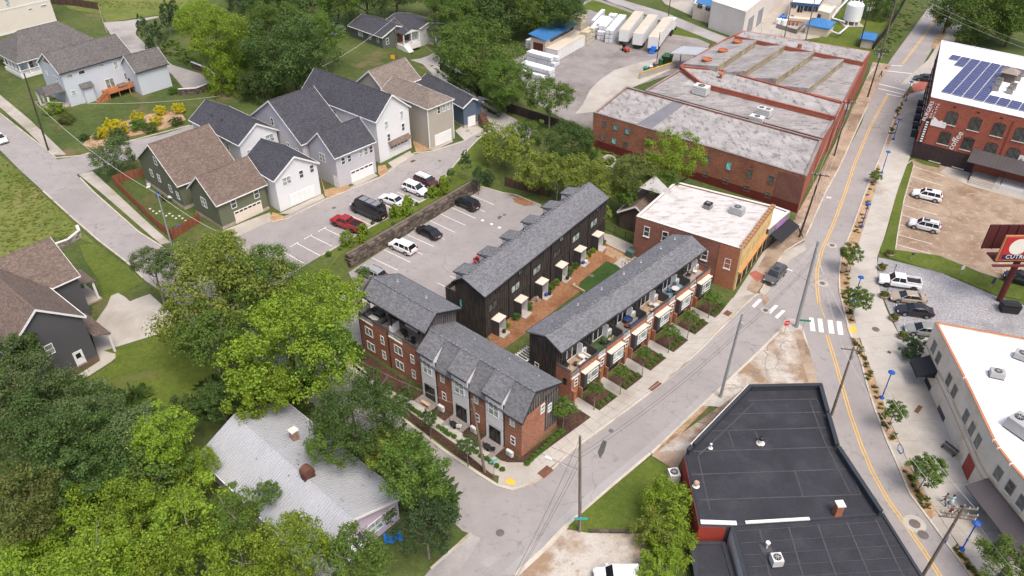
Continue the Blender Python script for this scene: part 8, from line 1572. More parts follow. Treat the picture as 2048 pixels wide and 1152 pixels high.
b = at(1262, 512); t = thing('transformer_box', 'green utility box in the courtyard bed', 'utility box', tuple(b), 50); MB().box(-.7, .7, -.6, .6, .1, 1.1).build('cabinet', M('box_green', (.075, .13, .11), .6, .1), t); MB().box(-.74, .74, -.64, .64, 1.103, 1.16).build('lid', MATS['box_green'], t); MB().box(-.85, .85, -.75, .75, -.1, .09).build('pad', G['concrete'], t)
b = at(1250, 532); t = thing('bike_rack', 'black double-hoop bike rack on the courtyard pad', 'bike rack', (b.x, b.y, b.z + .06), 120)
for y in (-.35, .35): m = MB(); m.tube([(-.35, y, 0), (-.35, y, .7), (-.2, y, .85), (.2, y, .85), (.35, y, .7), (.35, y, 0)], .03, 6); m.build('hoop', DARK, t)
b = at(1157, 580); t = thing('timber_edge', 'short pale timber edging at the courtyard lawn corner', 'edging', (b.x, b.y, b.z + .06), -45); MB().box(-1.2, 1.2, -.1, .1, 0, .4).build('beam', M('edge_pine', (.45, .33, .22), .8), t); MB().box(-1.2, -1.0, -.12, .5, 0, .38).build('return', MATS['edge_pine'], t)
POTB = M('pot_blue', (.03, .06, .25), .4, .1)
for k, (kk, x, c_) in enumerate(((2, 2.1, POTB), (2, 2.6, DARK), (4, 1.8, POTB), (4, 2.3, CUSH), (0, 2.2, DARK), (3, 2.2, DARK))):
 t = thing('flower_pot', ('round blue pot in the third porch from the near end', 'black pot in the third porch from the near end', 'blue pot in the fifth porch from the near end', 'white pot in the fifth porch from the near end', 'dark pot in the nearest porch', 'dark pot in the fourth porch from the near end')[k], 'pot', onrow(FB, -15.45 + kk * 5.158 + x, -3.9 - .25 * (k % 2), .2), 0); MB().lathe([(.16, 0), (.27, .22), (.24, .42), (.2, .44)], n=12).build('pot', c_, t); MB().lathe([(.25, .4), (.28, .43), (.25, .45)], n=12).build('rim', c_, t)
fL = (-90.15, 161.12, 50.1)
sofa(fL, 3.2, -6.4, U + 1.45, 0, 1.8, M('cushion_deck', (.20, .21, .20), .9), 'grey sofa on the cedar deck'); t = thing('barbecue', 'black barbecue grill on the cedar deck', 'grill', onrow(fL, 5.4, -5.9, U + 1.45), 50); MB().lathe([(.2, .6), (.4, .75), (.42, .95), (.25, 1.15)], n=12).build('bowl', DARK, t)
for a in range(3): MB().cyl((.35 * math.cos(a * 2.1), .35 * math.sin(a * 2.1), 0), (.15 * math.cos(a * 2.1), .15 * math.sin(a * 2.1), .62), .03, .03, 5).build('leg', DARK, t)
fO = (-55.3, 119.2, 46.8)
for k, (px, py) in enumerate(((298, 378), (318, 395), (330, 402))):
 b = at(px, py); t = thing('garden_chair', ('white garden chair by the olive house wall', 'blue garden chair in the fenced yard', 'dark garden chair beside the white garden table')[k], 'chair', tuple(b), 40 * k); mt = (CUSH, M('chair_b', (.03, .09, .25), .7), DARK)[k]; MB().box(-.3, .3, -.3, .3, .38, .45).build('seat', mt, t); MB().box(-.3, .3, .26, .33, .46, 1.0).build('backrest', mt, t)
 for a in (-.26, .26):
  for c_ in (-.26, .26): MB().cyl((a, c_, 0), (a, c_, .38), .025, .025, 5).build('leg', mt, t)
rtable((at(345, 400).x, at(345, 400).y, 0), 0, 0, at(345, 400).z, .6, CUSH, 'white garden table in the fenced yard')
for k in range(16):
 px, py = 300 + k * 6.5, 418 + (k % 3) * 3 + k * 1.6; b = at(px, py)
 if k < 12: t = thing('stepping_stone', 'pale stepping stone in the fenced lawn of the olive house', 'stone', (b.x, b.y, b.z + .02), rnd.uniform(0, 90), 'stepping stones in the olive house yard'); MB().lathe([(.2, 0), (.18, .05)], n=7).build('stone', SILL, t)
t = thing('blue_tarp', 'crumpled bright blue tarp beside the lilac house', 'tarp', tuple(at(786, 1076)), 20); m = MB(); n = 7
vs = [(-.9 + 1.8 * i / n, -.6 + 1.2 * j / n, .15 + .22 * math.sin(i * 1.7 + j) * math.cos(j * 1.9)) for j in range(n + 1) for i in range(n + 1)]; m.add(vs, [(j * (n + 1) + i, j * (n + 1) + i + 1, (j + 1) * (n + 1) + i + 1, (j + 1) * (n + 1) + i) for j in range(n) for i in range(n)]); m.build('sheet', M('tarp_blue', (.01, .16, .50), .5, .1), t, smooth=True)
# ================================================================ trees, shrubs and ground cover
def leaf_cloud(clumps, n_per, size, seed, up=.55):
 """many small folded leaf faces gathered in clumps"""
 rg = random.Random(seed); vs = []; fs = []
 for cx, cy, cz, cr, wgt in clumps:
  for _ in range(max(3, int(n_per * wgt))):
   while True:
    d = Vector((rg.uniform(-1, 1), rg.uniform(-1, 1), rg.uniform(-1, 1)))
    if .05 < d.length < 1: break
   d.normalize()
   if d.z < -.2 and rg.random() < .5: d.z = -d.z
   p = Vector((cx, cy, cz)) + d * cr * (rg.random() ** .45); p.z -= cr * .12
   nrm = (d * 1.1 + Vector((rg.uniform(-1, 1), rg.uniform(-1, 1), rg.uniform(-.5, .8))) * .65 + Vector((0, 0, up * .6))).normalized()
   a = nrm.orthogonal().normalized(); q = rg.uniform(0, 6.28); b = nrm.cross(a); u = a * math.cos(q) + b * math.sin(q); v = nrm.cross(u)
   s = size * rg.uniform(.6, 1.35); o = len(vs)
   vs += [p - u * s * .5, p + v * s * .34 - nrm * s * .10, p + u * s * .5, p - v * s * .34 - nrm * s * .10]; fs.append((o, o + 1, o + 2, o + 3))
 return vs, fs
def crown_clumps(rad, hgt, n, seed, shape='round', cr=.25, wob=.35):
 """boughs over an uneven shell, each carrying smaller tufts on its outer side"""
 rg = random.Random(seed); out = []; off = Vector((seed * 3.1, seed * 1.7, seed * .9))
 for i in range(n):
  z = 1 - 1.85 * (i + .5) / n; a = i * 2.39996 + rg.uniform(-.5, .5); rr = math.sqrt(max(0, 1 - z * z)); d = Vector((rr * math.cos(a), rr * math.sin(a), z))
  k = 1 + wob * noise.noise(d * 1.5 + off) + wob * .5 * noise.noise(d * 3.4 + off)
  p = d * (k * (rg.uniform(.70, .90) if i % 3 else rg.uniform(.48, .62)))
  if shape == 'cone': t = (p.z + 1) / 2; q = (1 - t) ** .75 * 1.1 + .05; p.x = d.x / max(rr, .2) * q * rg.uniform(.6, 1) * .85; p.y = d.y / max(rr, .2) * q * rg.uniform(.6, 1) * .85
  elif shape == 'column': p.x *= .85; p.y *= .85; p.z = max(-1, min(1, p.z * 1.25))
  b = cr * rg.uniform(.75, 1.3)
  if shape == 'cone': b *= .5 + .5 * (1 - (p.z + 1) / 2)
  nt_ = 9 if rad > 2.5 else 5
  for q in range(nt_):
   e = Vector((rg.gauss(0, .75), rg.gauss(0, .75), rg.gauss(.55, .6))) + d * 1.1; e.normalize()
   c = p + e * b * rg.uniform(.55, 1.05)
   out.append((c.x * rad, c.y * rad, c.z * hgt / 2, b * rad * rg.uniform(.34, .52), 1.0))
  out.append((p.x * rad * .75, p.y * rad * .75, p.z * hgt * .37, b * rad * .8, .6))
 return out
_geo = {}
def crown_mesh(name, mat, rad, hgt, n, per, size, seed, shape='round', cr=.25, wob=.35):
 key = (rad, hgt, n, seed, shape)
 if key not in _geo:
  v, f = leaf_cloud(crown_clumps(rad, hgt, n, seed, shape, cr, wob), per, size, seed); _geo[key] = ([tuple(p) for p in v], f)
 me = bpy.data.meshes.new(name); me.from_pydata(_geo[key][0], [], _geo[key][1]); me.materials.append(mat); return me
def trunk_mesh(name, h_, r, spread, seed, mat, limbs=6):
 rg = random.Random(seed); m = MB(); pts = [Vector((0, 0, -.5))]; k = 5
 for i in range(1, k + 1): pts.append(Vector((rg.uniform(-.06, .06) * h_ * i / k, rg.uniform(-.06, .06) * h_ * i / k, h_ * i / k)))
 for i in range(k): m.cyl(pts[i], pts[i + 1], r * (1 - .15 * i), r * (1 - .15 * (i + 1)), 8, False)
 for i in range(limbs):
  b = pts[2 + i % (k - 1)]; a = i * 2.4 + rg.uniform(-.3, .3); e = b + Vector((math.cos(a), math.sin(a), 0)) * spread * rg.uniform(.5, .85) + Vector((0, 0, h_ * rg.uniform(.18, .4))); mid = b.lerp(e, .5) + Vector((0, 0, -.05 * h_))
  m.cyl(b, mid, r * .42, r * .28, 6, False); m.cyl(mid, e, r * .28, r * .08, 5, False)
  for q in range(2): e2 = mid.lerp(e, .5) + Vector((rg.uniform(-1, 1), rg.uniform(-1, 1), rg.uniform(.1, .8))) * spread * .3; m.cyl(mid, e2, r * .16, r * .04, 4, False)
 return m.mesh(name, mat, True)
BARK = M('tree_bark', (.10, .075, .055), .95, .3, kind='wood'); BARKG = M('grey_bark', (.20, .18, .16), .95, .25, kind='wood')
LM = {
 'bright': leaf_mat('leaf_bright', (.082, .140, .010), (.165, .250, .018), (.315, .415, .040), .22),
 'mid': leaf_mat('leaf_mid', (.042, .086, .012), (.088, .150, .022), (.170, .255, .040), .18),
 'deep': leaf_mat('leaf_deep', (.026, .056, .012), (.056, .100, .022), (.115, .180, .042), .15),
 'grey': leaf_mat('leaf_grey', (.048, .082, .022), (.092, .138, .042), (.180, .240, .090), .18),
 'magnolia': leaf_mat('leaf_magnolia', (.066, .108, .012), (.150, .205, .022), (.350, .390, .075), .18),
 'olive': leaf_mat('leaf_olive', (.060, .082, .016), (.110, .125, .028), (.175, .200, .048), .2),
 'gold': leaf_mat('leaf_gold', (.30, .26, .008), (.52, .43, .014), (.72, .60, .03), .25),
 'box': leaf_mat('leaf_box', (.042, .098, .012), (.080, .165, .018), (.140, .255, .030), .2),
 'conifer': leaf_mat('leaf_conifer', (.026, .055, .018), (.048, .088, .028), (.085, .140, .045), .15),
 'flower': leaf_mat('leaf_flower', (.35, .25, .25), (.5, .42, .42), (.7, .6, .6), .2)}
CR = {}
def crown(kind, shape, big, var):
 key = (kind, shape, big, var)
 if key in CR: return CR[key]
 sd = hash((shape, big, var)) % 97 + var * 7 + {'round': 1, 'cone': 2, 'column': 3, 'flat': 4}[shape]
 sd = {'round': 11, 'cone': 23, 'column': 37, 'flat': 53}[shape] + var * 13 + big * 5
 if big == 3: a = (6.0, 9.5, 42, 50, .265)     # radius, height, clumps, leaves, leaf
 elif big == 2: a = (3.0, 4.8, 28, 36, .20)
 elif big == 1: a = (1.5, 2.4, 22, 24, .15)
 else: a = (.6, 1.1, 18, 20, .105)
 rad, hg, n, per, sz = a
 if big < 2: n = 30; per = 34
 if shape == 'cone': hg = rad * 3.2; n = int(n * 1.2)
 if shape == 'column': hg = rad * 2.6
 CR[key] = (crown_mesh('crown', LM[kind], rad, hg, n, per, sz, sd, shape, .36 if shape != 'cone' else .30, .45 if big > 1 else .15), rad, hg); return CR[key]
TR = {}
def tree(px, py, rpx, kind, label, shape='round', h_=None, big=None, group=None, name='tree', cat='tree', squash=1.0, bark=None, base=None):
 """a tree whose crown is centred where it is seen; rpx is half its width in the picture"""
 z = 0.0; hc = 4.0
 for _ in range(6):
  p = atz(px, py, z + hc); dist = (p - Vector((0, 0, CAM_H))).length; r = rpx * .93 * dist / FPX; z = th(p.x, p.y); H = h_ or r * 2.1
  hc = H - r * .78 * squash if name == 'tree' else r * .75 * squash
  hc = max(hc, r * .6)
 if big is None: big = 3 if r > 4.0 else 2 if r > 1.9 else 1 if r > .85 else 0
 me, rad, hg = crown(kind, shape, big, rnd.randrange(3 if big == 3 else 2))
 t = thing(name, label, cat, (p.x, p.y, z), rnd.uniform(0, 360), group); s = r / rad
 o = link('crown' if name == 'tree' else 'foliage', me, t, (0, 0, hc)); o.scale = (s, s, s * squash)
 hb = max(.3, hc + r * .15); key = (round(hb), big)
 if name == 'tree' or big > 0:
  if key not in TR: TR[key] = trunk_mesh('trunk', hb, max(.06, r * .055), r * .8, big * 7 + int(hb), bark or (BARKG if big < 3 else BARK), 7 if big > 1 else 4)
  link('trunk', TR[key], t)
 else:
  if 'stem' not in TR: TR['stem'] = trunk_mesh('stem', .5, .05, .3, 3, BARK, 3)
  link('stem', TR['stem'], t)
 return t
tree(585, 690, 118, 'bright', 'big bright vine-clad tree overhanging the side street', h_=15); tree(455, 600, 120, 'magnolia', 'broad light green tree with bare twigs above the left street', h_=14); tree(655, 600, 66, 'bright', 'rounded olive-green tree at the end of the lower parking lot', h_=12)
tree(425, 675, 66, 'mid', 'mid green tree leaning over the concrete drive', h_=13); tree(520, 560, 72, 'mid', 'leafy tree between the upper lot and the left street', h_=13); tree(520, 780, 62, 'bright', 'low bright crown behind the metal-roofed house', h_=10); tree(640, 700, 62, 'mid', 'darker crown at the right of the vine-clad tree', h_=12); tree(440, 500, 45, 'magnolia', 'pale green treetop before the olive house garage', h_=11)
for k, (x, y) in enumerate(((340, 530), (300, 520))): tree(x, y, 34, 'grey', ('sparse twiggy treetop over the street edge', 'thin twiggy tree at the verge lawn')[k], h_=9, squash=.8)
WG = 'trees of the lower left wood'
for x, y, r, kd, lab in ((50, 795, 84, 'grey', 'grey-green tree in front of the charcoal house'), (165, 845, 80, 'grey', 'grey-green tree at the top edge of the wood'), (275, 868, 66, 'grey', 'grey-green tree nearest the back lawn'), (330, 870, 62, 'bright', 'bright green tree poking up beside the metal roof'), (60, 900, 95, 'deep', 'dark tree at the left edge of the wood'), (190, 920, 92, 'deep', 'dark tree in the middle of the wood'), (310, 960, 84, 'mid', 'mid green tree in the middle of the wood'), (385, 940, 50, 'bright', 'bright crown touching the metal roof eave'), (40, 1010, 78, 'olive', 'olive-toned tree at the left edge low down'), (140, 1050, 92, 'bright', 'bright tree in the bottom left corner'), (265, 1060, 98, 'bright', 'bright tree along the bottom left edge'), (380, 1050, 88, 'bright', 'bright tree below the metal roof corner'), (470, 1030, 56, 'mid', 'mid green tree before the metal roof'), (480, 1120, 84, 'bright', 'bright tree along the bottom edge left of the lilac house'), (590, 1100, 76, 'bright', 'bright tree along the bottom edge near the lilac house'), (700, 1120, 76, 'mid', 'mid green tree along the bottom edge before the lilac gable'), (60, 1140, 80, 'bright', 'bright tree cut by the bottom left corner'), (190, 1150, 84, 'bright', 'second bright tree cut by the bottom edge'), (10, 720, 60, 'deep', 'dark tree half cut by the left edge'), (360, 825, 34, 'deep', 'dark shrub tree at the wood edge by the lawn'), (440, 800, 48, 'deep', 'dark shrub tree behind the metal-roofed house'), (120, 960, 70, 'deep', 'dark tree deep in the wood'), (310, 1140, 80, 'bright', 'third bright tree cut by the bottom edge'), (535, 985, 26, 'mid', 'small crown overlapping the metal roof')):
 tree(x, y, r * .9, kd, lab, h_=(rnd.uniform(9, 13.5)) if r > 50 else 7, group=WG)
tree(712, 830, 84, 'deep', 'large dark evergreen over the metal roof and street', h_=13); tree(665, 880, 50, 'mid', 'green crown spilling onto the metal roof', h_=10); tree(765, 900, 44, 'magnolia', 'yellow-green young tree among the dark evergreens', h_=9); tree(825, 940, 66, 'mid', 'full green tree by the corner of the metal roof', h_=11); tree(850, 1045, 62, 'conifer', 'dense dark shrub tree beside the side street', h_=8); tree(745, 790, 40, 'deep', 'dark crown in front of the corner terrace pavement', h_=9); tree(893, 1030, 22, 'box', 'ivy-covered stump at the street edge', h_=4, name='shrub', cat='shrub')
tree(678, 1040, 9, 'conifer', 'narrow dark cypress in front of the lilac gable', 'column', h_=3.4, big=1)
tree(440, 70, 56, 'bright', 'tall vine-draped tree crown above the drive', h_=16); tree(395, 40, 40, 'bright', 'bright upper crown beside the vine-draped tree', h_=15); tree(455, 150, 42, 'bright', 'hanging vines low on the draped tree', h_=9, squash=1.5); tree(485, 110, 40, 'mid', 'vine mass between the draped tree and dark trees', h_=11, squash=1.3); tree(580, 110, 78, 'deep', 'large dark tree behind the charcoal roofs', h_=15); tree(628, 70, 50, 'mid', 'spreading tree by the bungalow drive', h_=13); tree(540, 50, 52, 'mid', 'tree at the top left of the dark trees', h_=13); tree(520, 165, 40, 'deep', 'low dark growth behind the white house', h_=7); tree(620, 150, 30, 'deep', 'dark bushy tree at the charcoal gable', h_=8)
for k, (x, y, r) in enumerate(((285, 52, 15), (312, 68, 17), (332, 30, 17), (350, 25, 18), (300, 90, 13))): tree(x, y, r, 'conifer', ('narrow conifer at the lane bend', 'dense conifer beside the lane', 'dark conifer at the field edge', 'rightmost conifer at the field edge', 'low conifer below the lane bend')[k], 'cone', h_=7, group='conifers by the lane')
for k, (x, y, r, kd) in enumerate(((600, 10, 62, 'deep'), (672, -6, 42, 'mid'), (730, -14, 46, 'deep'), (790, -22, 46, 'deep'), (905, 20, 46, 'mid'), (960, 10, 62, 'deep'), (1030, 20, 66, 'deep'), (1090, 20, 56, 'mid'), (1130, 15, 40, 'deep'), (865, -24, 40, 'mid'), (500, 0, 44, 'deep'))): tree(x, y, r, kd, 'leafy tree along the top edge, %s' % ('above the vine-draped tree', 'above the bungalow drive', 'behind the dark green bungalow', 'behind the pale bungalow', 'right of the pale bungalow', 'left of the tall dark mass', 'in the tall dark mass', 'left of the blue-roofed shed', 'just behind the blue-roofed shed', 'beyond the pale bungalow', 'by the dark teal car')[k], h_=13, group='trees along the top edge')
tree(955, 110, 76, 'mid', 'large spreading tree beside the industrial yard', h_=15); tree(1010, 160, 50, 'mid', 'tree over the back road bend', h_=11); tree(905, 75, 34, 'mid', 'tree at the back road end by the bungalow', h_=9); tree(1100, 192, 42, 'mid', 'solitary round tree at the yard corner', h_=10); tree(930, 160, 30, 'deep', 'dark low tree by the dark fence', h_=7); tree(1000, 200, 30, 'deep', 'dark understorey tree by the back road', h_=6)
for k, (x, y, r, kd) in enumerate(((1008, 290, 46, 'magnolia'), (1072, 338, 46, 'magnolia'), (1165, 348, 46, 'magnolia'), (1055, 268, 34, 'mid'), (1142, 285, 50, 'deep'), (1215, 375, 32, 'magnolia'), (1115, 352, 34, 'magnolia'))): tree(x, y, r, kd, ('pale magnolia nearest the conifers', 'pale magnolia behind the lower lot', 'pale magnolia above the black terrace end', 'rounded green tree behind the magnolias', 'dark round tree in front of the dark fence', 'small magnolia by the black terrace far end', 'low magnolia between the two larger ones')[k], h_=7.5)
for k, (x, y) in enumerate(((931, 320), (955, 328), (975, 355))): tree(x, y, 15, 'conifer', ('dark conifer at the lot bend', 'dark conifer next to the magnolia', 'low dark bush under the magnolia')[k], 'cone' if k < 2 else 'round', h_=5 if k < 2 else 2.5)
tree(1268, 345, 46, 'olive', 'brownish feathery tree before the factory wall', h_=11); tree(1348, 312, 54, 'bright', 'bright green tree before the factory wall', h_=12); tree(1320, 365, 34, 'mid', 'lower green crown before the factory wall', h_=9); tree(1255, 395, 22, 'mid', 'small tree behind the black terrace', h_=6); tree(1205, 425, 18, 'magnolia', 'yellowish small tree at the black terrace end', h_=5)
tree(1960, 22, 62, 'mid', 'large round tree behind the mill roof', h_=14); tree(2035, 30, 46, 'mid', 'tree at the top right corner', h_=13); tree(1905, 10, 34, 'mid', 'tree overhanging the street top', h_=11); tree(1755, 5, 34, 'deep', 'dark tree behind the white storage tank', h_=8)
tree(1702, 508, 21, 'mid', 'young street tree opposite the white-roofed block', h_=4.6); tree(1716, 598, 24, 'mid', 'young street tree hiding a blue lamp', h_=4.8); tree(1790, 822, 20, 'mid', 'slender street tree below the blue lamp', h_=4.4); tree(1856, 940, 31, 'mid', 'fullest street tree by the cream-white building', h_=4.8); tree(2015, 1125, 46, 'mid', 'airy street tree in the bottom right corner', h_=5.5, squash=.9); tree(1752, 352, 11, 'mid', 'small shrub-like street tree near the brown lot', h_=2.2); tree(1832, 700, 26, 'conifer', 'dense bush at the cream-white building corner', name='shrub', cat='shrub', h_=3)
for k, (x, y, r) in enumerate(((1342, 1010, 52), (1318, 1065, 44), (1340, 1090, 46), (1320, 1140, 44))): tree(x, y, r, 'bright' if k != 1 else 'magnolia', ('tall bright shrub beside the red wall', 'twiggy pale shrub on the lawn triangle', 'bright shrub before the black shed', 'bright shrub cut by the bottom edge')[k], name='shrub', cat='shrub', big=2)
for k, (x, y, r) in enumerate(((858, 835, 19), (934, 890, 21), (812, 790, 19), (1128, 815, 24), (1245, 745, 16), (1290, 708, 16), (1343, 664, 17), (1382, 634, 15), (1424, 596, 17), (1192, 775, 16))): tree(x, y, r, 'deep' if k < 3 else 'mid', ('small tree in the mulch strip by the farthest white pier', 'small tree in the mulch strip by the leaning pole', 'small tree in the mulch strip by the tall brick end', 'bushy tree in the gap between the two brick terraces', 'small tree before the second window bay', 'small tree before the third window bay', 'small tree before the fourth window bay', 'small tree before the fifth window bay', 'small tree before the farthest window bay', 'small tree before the nearest window bay')[k], h_=4.5, group='young trees along the terraces')
tree(726, 545, 13, 'mid', 'small tree by the grey SUV', h_=3.6); tree(225, 312, 34, 'grey', 'airy grey-green tree at the side road corner', h_=6); tree(902, 345, 8, 'mid', 'tiny sapling on the terrace lawn', h_=2.6)
for k, (x, y, r) in enumerate(((206, 266, 11), (222, 250, 12), (240, 254, 13), (276, 236, 12), (312, 242, 11), (321, 221, 10), (357, 217, 11))): tree(x, y, r, 'gold', ('golden shrub at the left end of the bed', 'golden shrub behind the left pair', 'golden shrub at the right of the left cluster', 'golden shrub above the green junipers', 'golden shrub left of the pair', 'golden shrub uphill in the pair', 'golden shrub nearest the stone wall')[k], name='shrub', cat='shrub', group='golden shrubs below the pale blue house', squash=1.15)
for k, (x, y, r) in enumerate(((236, 270, 16), (195, 272, 9), (275, 250, 15), (300, 255, 13), (352, 243, 11), (108, 215, 17), (132, 238, 14), (168, 275, 8), (345, 182, 9), (222, 283, 9), (390, 285, 10))): tree(x, y, r, ('deep', 'mid', 'box', 'mid', 'deep', 'bright', 'olive', 'deep', 'box', 'deep', 'mid')[k], 'green shrub ' + ('under the golden left cluster', 'left of the golden bed', 'under the middle golden shrub', 'between the golden pairs', 'low in the bed near the stone wall', 'bright at the pale blue porch', 'reddish at the front of the pale blue house', 'small and dark at the bed end', 'in the drive corner bed', 'low at the front of the bed', 'behind the olive roof')[k], name='shrub', cat='shrub', squash=.8)
sheet('shrub_bed', [(165, 290), (185, 268), (240, 245), (300, 228), (360, 222), (372, 240), (330, 258), (250, 276), (190, 300)], G['dirt'], .04)
for k, (x, y, r) in enumerate(((694, 478, 14), (725, 461, 11), (724, 479, 8.5), (789, 424, 11), (812, 421, 11), (816, 405, 10), (865, 384, 10), (888, 366, 10), (887, 382, 9))): tree(x, y, r, 'bright', 'clipped upright shrub on the terrace strip, ' + ('largest, by the red pickup', 'behind the red pickup bed', 'small one by the red pickup', 'behind the black van', 'front one behind the white sedan', 'rear one behind the white sedan', 'in front of the white crossover', 'rear one at the maroon car', 'front one at the maroon car')[k], squash=1.5, name='shrub', cat='shrub', group='upright shrubs on the terrace strip')
for k, (x, y, r) in enumerate(((657, 508, 6), (680, 498, 4), (745, 446, 4), (833, 408, 4), (853, 413, 4), (787, 447, 4))): tree(x, y, r, 'mid', 'tiny round shrub in the terrace grass, ' + ('largest near the big tree', 'by the largest upright shrub', 'by the black van', 'uphill by the wall', 'by the wall near the sedan', 'beside the wall cap')[k], name='shrub', cat='shrub', group='tiny shrubs on the terrace strip')
bx = []
bp_ = tree(1140, 840, 6.6, 'box', 'clipped boxwood ball in the end-wall hedge of the corner terrace', name='boxwood', cat='shrub', group='boxwood balls by the end wall', big=0)
def box_row(fr, x0, x1, y, n, label, group, r=.42):
 for i in range(n):
  t = copy_tree(bp_); x = x0 + (x1 - x0) * i / max(1, n - 1) + rnd.uniform(-.06, .06); p = onrow(fr, x, y + rnd.uniform(-.06, .06), 0); t.location = (p[0], p[1], .05); t.rotation_euler = (0, 0, rnd.uniform(0, 6)); t['label'] = label; t['group'] = group; k = rnd.uniform(.72, .88); t.scale = (k, k, k)
bp_.location = onrow(FA, 7.6, 2.6, .05)
for i in range(9): 
 t = copy_tree(bp_); t.location = onrow(FA, 7.55 + rnd.uniform(-.05, .05), 1.8 - i * .68, .05); k = rnd.uniform(.74, .9); t.scale = (k, k, k)
for i, nm in enumerate(('nearest', 'second', 'third', 'fourth', 'fifth', 'farthest')):
 x = -15.1 + i * UWC; box_row(FC, x + 1.85, x + 4.5, -7.25, 4, 'clipped boxwood ball in the %s street bed of the bay-windowed terrace' % nm, 'boxwood balls in the street beds')
 c = [onrow(FC, x + 1.5, -4.95, 0), onrow(FC, x + 4.75, -4.95, 0), onrow(FC, x + 4.75, -7.85, 0), onrow(FC, x + 1.5, -7.85, 0)]; sheet('street_bed', [q[:2] for q in c], G['mulch'], .09, world=True)
 c = [onrow(FC, x - .1, -4.3, 0), onrow(FC, x + 1.45, -4.3, 0), onrow(FC, x + 1.45, -8.0, 0), onrow(FC, x - .1, -8.0, 0)]; sheet('entry_path', [q[:2] for q in c], G['white_concrete'], .10, world=True)
for i, (a, b_, nm) in enumerate(((-9.0, -6.6, 'farthest white pier'), (-3.9, -1.4, 'middle white pier'), (1.4, 6.0, 'nearest white pier'), (-14.5, -10.2, 'tall brick end'))): box_row(FA, a, b_, -6.1, 5 if i != 2 else 7, 'clipped boxwood ball in the pavement hedge by the %s' % nm, 'boxwood balls along the corner terrace')
for k, (x, y) in enumerate(((708, 690), (716, 698), (710, 705), (722, 712), (702, 700))): tree(x, y, 9, 'box', 'leafy clump at the tall brick corner, %s' % ('rearmost', 'upper right', 'lower left', 'nearest the pavement', 'nearest the drive')[k], name='shrub', cat='shrub', group='clumps at the tall brick corner')
for k, (kk, x, kd, r) in enumerate(((0, 3.6, 'bright', .45), (1, 3.5, 'mid', .6), (1, 4.3, 'flower', .4), (2, 3.5, 'mid', .6), (2, 4.2, 'deep', .5), (3, 3.4, 'deep', .6), (3, 4.2, 'mid', .5), (4, 3.6, 'gold', .35), (4, 4.3, 'mid', .45), (5, 3.4, 'mid', .5), (1, .6, 'deep', .55), (2, .5, 'flower', .4), (3, .4, 'mid', .5), (4, .5, 'deep', .5), (5, .5, 'bright', .4))):
 q = onrow(FB, -15.45 + kk * 5.158 + x, -3.35, 0); me, rad, hg = crown(kd, 'round', 0, k % 2); t = thing('garden_plant', '%s plant at the black terrace, %s' % ({'bright': 'lime green', 'mid': 'leafy green', 'deep': 'dark green', 'flower': 'white-flowered', 'gold': 'yellow'}[kd], '%s of porch %s from the near end' % ('right' if x > 2 else 'left', ('one', 'two', 'three', 'four', 'five', 'six')[kk])), 'plant', (q[0], q[1], .03), k * 40, 'plants in the courtyard beds'); o = link('foliage', me, t, (0, 0, r * .7)); o.scale = (r / rad,) * 3; link('stem', TR['stem'], t)
for k, (px, py) in enumerate(((1778, 512), (1763, 540), (1767, 596), (1787, 641), (1804, 677))):
 b = at(px, py); t = thing('planter', 'round tan planter with a clipped shrub, ' + ('at the brown lot corner', 'beside the promenade above the pickup', 'between the pickup and the tan sedan', 'in front of the black sedan', 'in front of the grey-green sedan')[k], 'planter', tuple(b), 0, 'planters along the promenade'); MB().lathe([(.42, 0), (.62, .5), (.66, .52), (.6, .56), (.5, .5)], n=14).build('tub', TERP, t); me, rad, hg = crown('olive', 'round', 0, k % 2); o = link('foliage', me, t, (0, 0, .75)); o.scale = (.95, .95, .6)
b = at(708, 364); t = thing('potted_palm', 'palm in a black pot beside the lavender garage door', 'potted plant', (b.x - 1.6, b.y - .6, b.z), 0); MB().lathe([(.3, 0), (.4, .6), (.36, .62)], n=12).build('pot', DARK, t)
for k in range(12): a = k * .55; m = MB(); m.add([(0, 0, .6), (.5 * math.cos(a) - .1 * math.sin(a), .5 * math.sin(a) + .1 * math.cos(a), 1.35), (1.0 * math.cos(a), 1.0 * math.sin(a), 1.1), (.5 * math.cos(a) + .1 * math.sin(a), .5 * math.sin(a) - .1 * math.cos(a), 1.35)], [(0, 1, 2, 3)]); m.build('frond', LM['mid'], t)
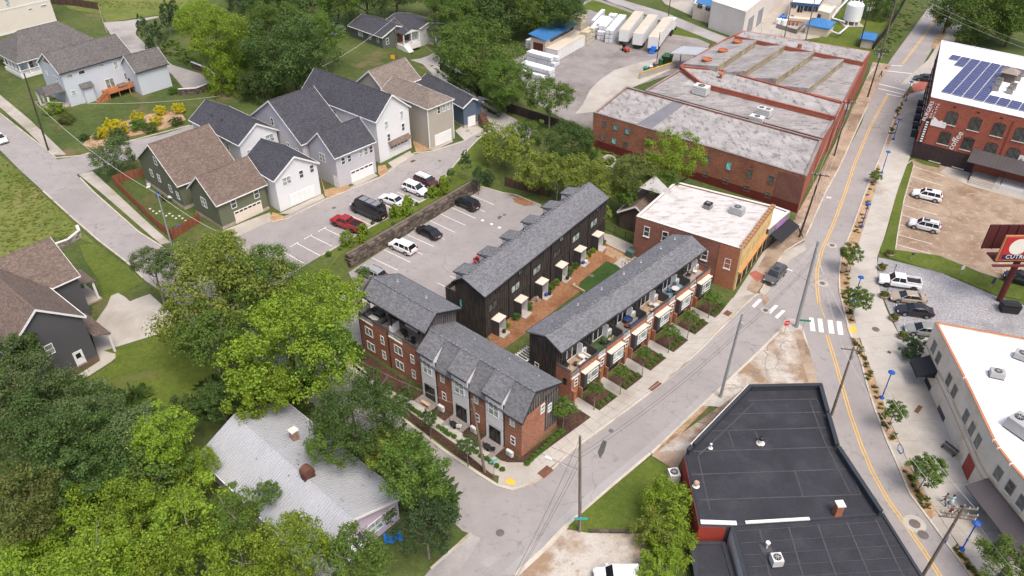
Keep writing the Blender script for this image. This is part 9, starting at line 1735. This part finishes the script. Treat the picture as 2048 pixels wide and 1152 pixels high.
def tufts(name, polys, n, size, mat, seed, label, z=.1, hgt=.5):
 rg = random.Random(seed); vs = []; fs = []
 for _ in range(n):
  A, B, C_, D = rg.choice(polys); u_, v_ = rg.random(), rg.random()
  x = (A[0] * (1 - u_) + B[0] * u_) * (1 - v_) + (D[0] * (1 - u_) + C_[0] * u_) * v_; y = (A[1] * (1 - u_) + B[1] * u_) * (1 - v_) + (D[1] * (1 - u_) + C_[1] * u_) * v_
  p = at(x, y)
  for q in range(26):
   a = rg.uniform(0, 6.28); r = rg.uniform(.1, .5) * size; hh = hgt * rg.uniform(.4, 1.1); d = Vector((math.cos(a), math.sin(a), 0)); s_ = Vector((-d.y, d.x, 0)) * .06 * size; o = len(vs); b = p + Vector((0, 0, z)) + d * r * .2
   vs += [tuple(b - s_), tuple(b + s_), tuple(b + d * r + Vector((0, 0, hh)) + s_ * .6), tuple(b + d * r * 1.5 + Vector((0, 0, hh * .8)))]; fs.append((o, o + 1, o + 2, o + 3))
 me = bpy.data.meshes.new(name); me.from_pydata(vs, [], fs); me.materials.append(mat); o = link(name, me); tag(o, label, 'grass', kind='stuff')
tufts('strip_grass', [((1800, 200), (1808, 200), (1785, 270), (1776, 270)), ((1752, 340), (1760, 340), (1716, 470), (1704, 470)), ((1682, 520), (1702, 520), (1697, 600), (1682, 590)), ((1682, 590), (1697, 600), (1706, 645), (1694, 640)), ((1704, 680), (1720, 690), (1748, 765), (1736, 765)), ((1737, 775), (1755, 775), (1796, 884), (1775, 880)), ((1798, 936), (1818, 938), (1872, 1026), (1858, 1038)), ((1908, 1102), (1916, 1096), (1970, 1165), (1955, 1165))], 150, .55, LM['olive'], 5, 'clumps of grass in the planting strip by the promenade', hgt=.3)
tufts('meadow_grass', [((0, 315), (60, 365), (100, 400), (0, 440)), ((0, 440), (100, 400), (175, 470), (0, 510)), ((140, 10), (320, 20), (400, 5), (150, 2))], 700, .5, leaf_mat('leaf_meadow', (.12, .15, .03), (.18, .20, .04), (.26, .28, .06), .3), 6, 'tall pale meadow grass on the open plots', z=.0, hgt=.14)
tufts('bank_weeds', [((1750, 100), (1775, 110), (1860, 0), (1820, 0)), ((860, 130), (920, 190), (1000, 235), (980, 225)), ((330, 110), (420, 150), (360, 90), (310, 60)), ((1190, 288), (1280, 335), (1240, 380), (1110, 300))], 340, .8, LM['mid'], 8, 'weeds on the banks and yard edges', z=.0, hgt=.35)
tufts('wood_undergrowth', [((420, 760), (620, 760), (600, 830), (380, 830)), ((0, 760), (300, 790), (300, 860), (0, 880)), ((690, 900), (800, 850), (900, 1000), (880, 1060))], 300, 2.4, LM['deep'], 9, 'dark undergrowth below the trees of the wood', z=.0, hgt=1.2)
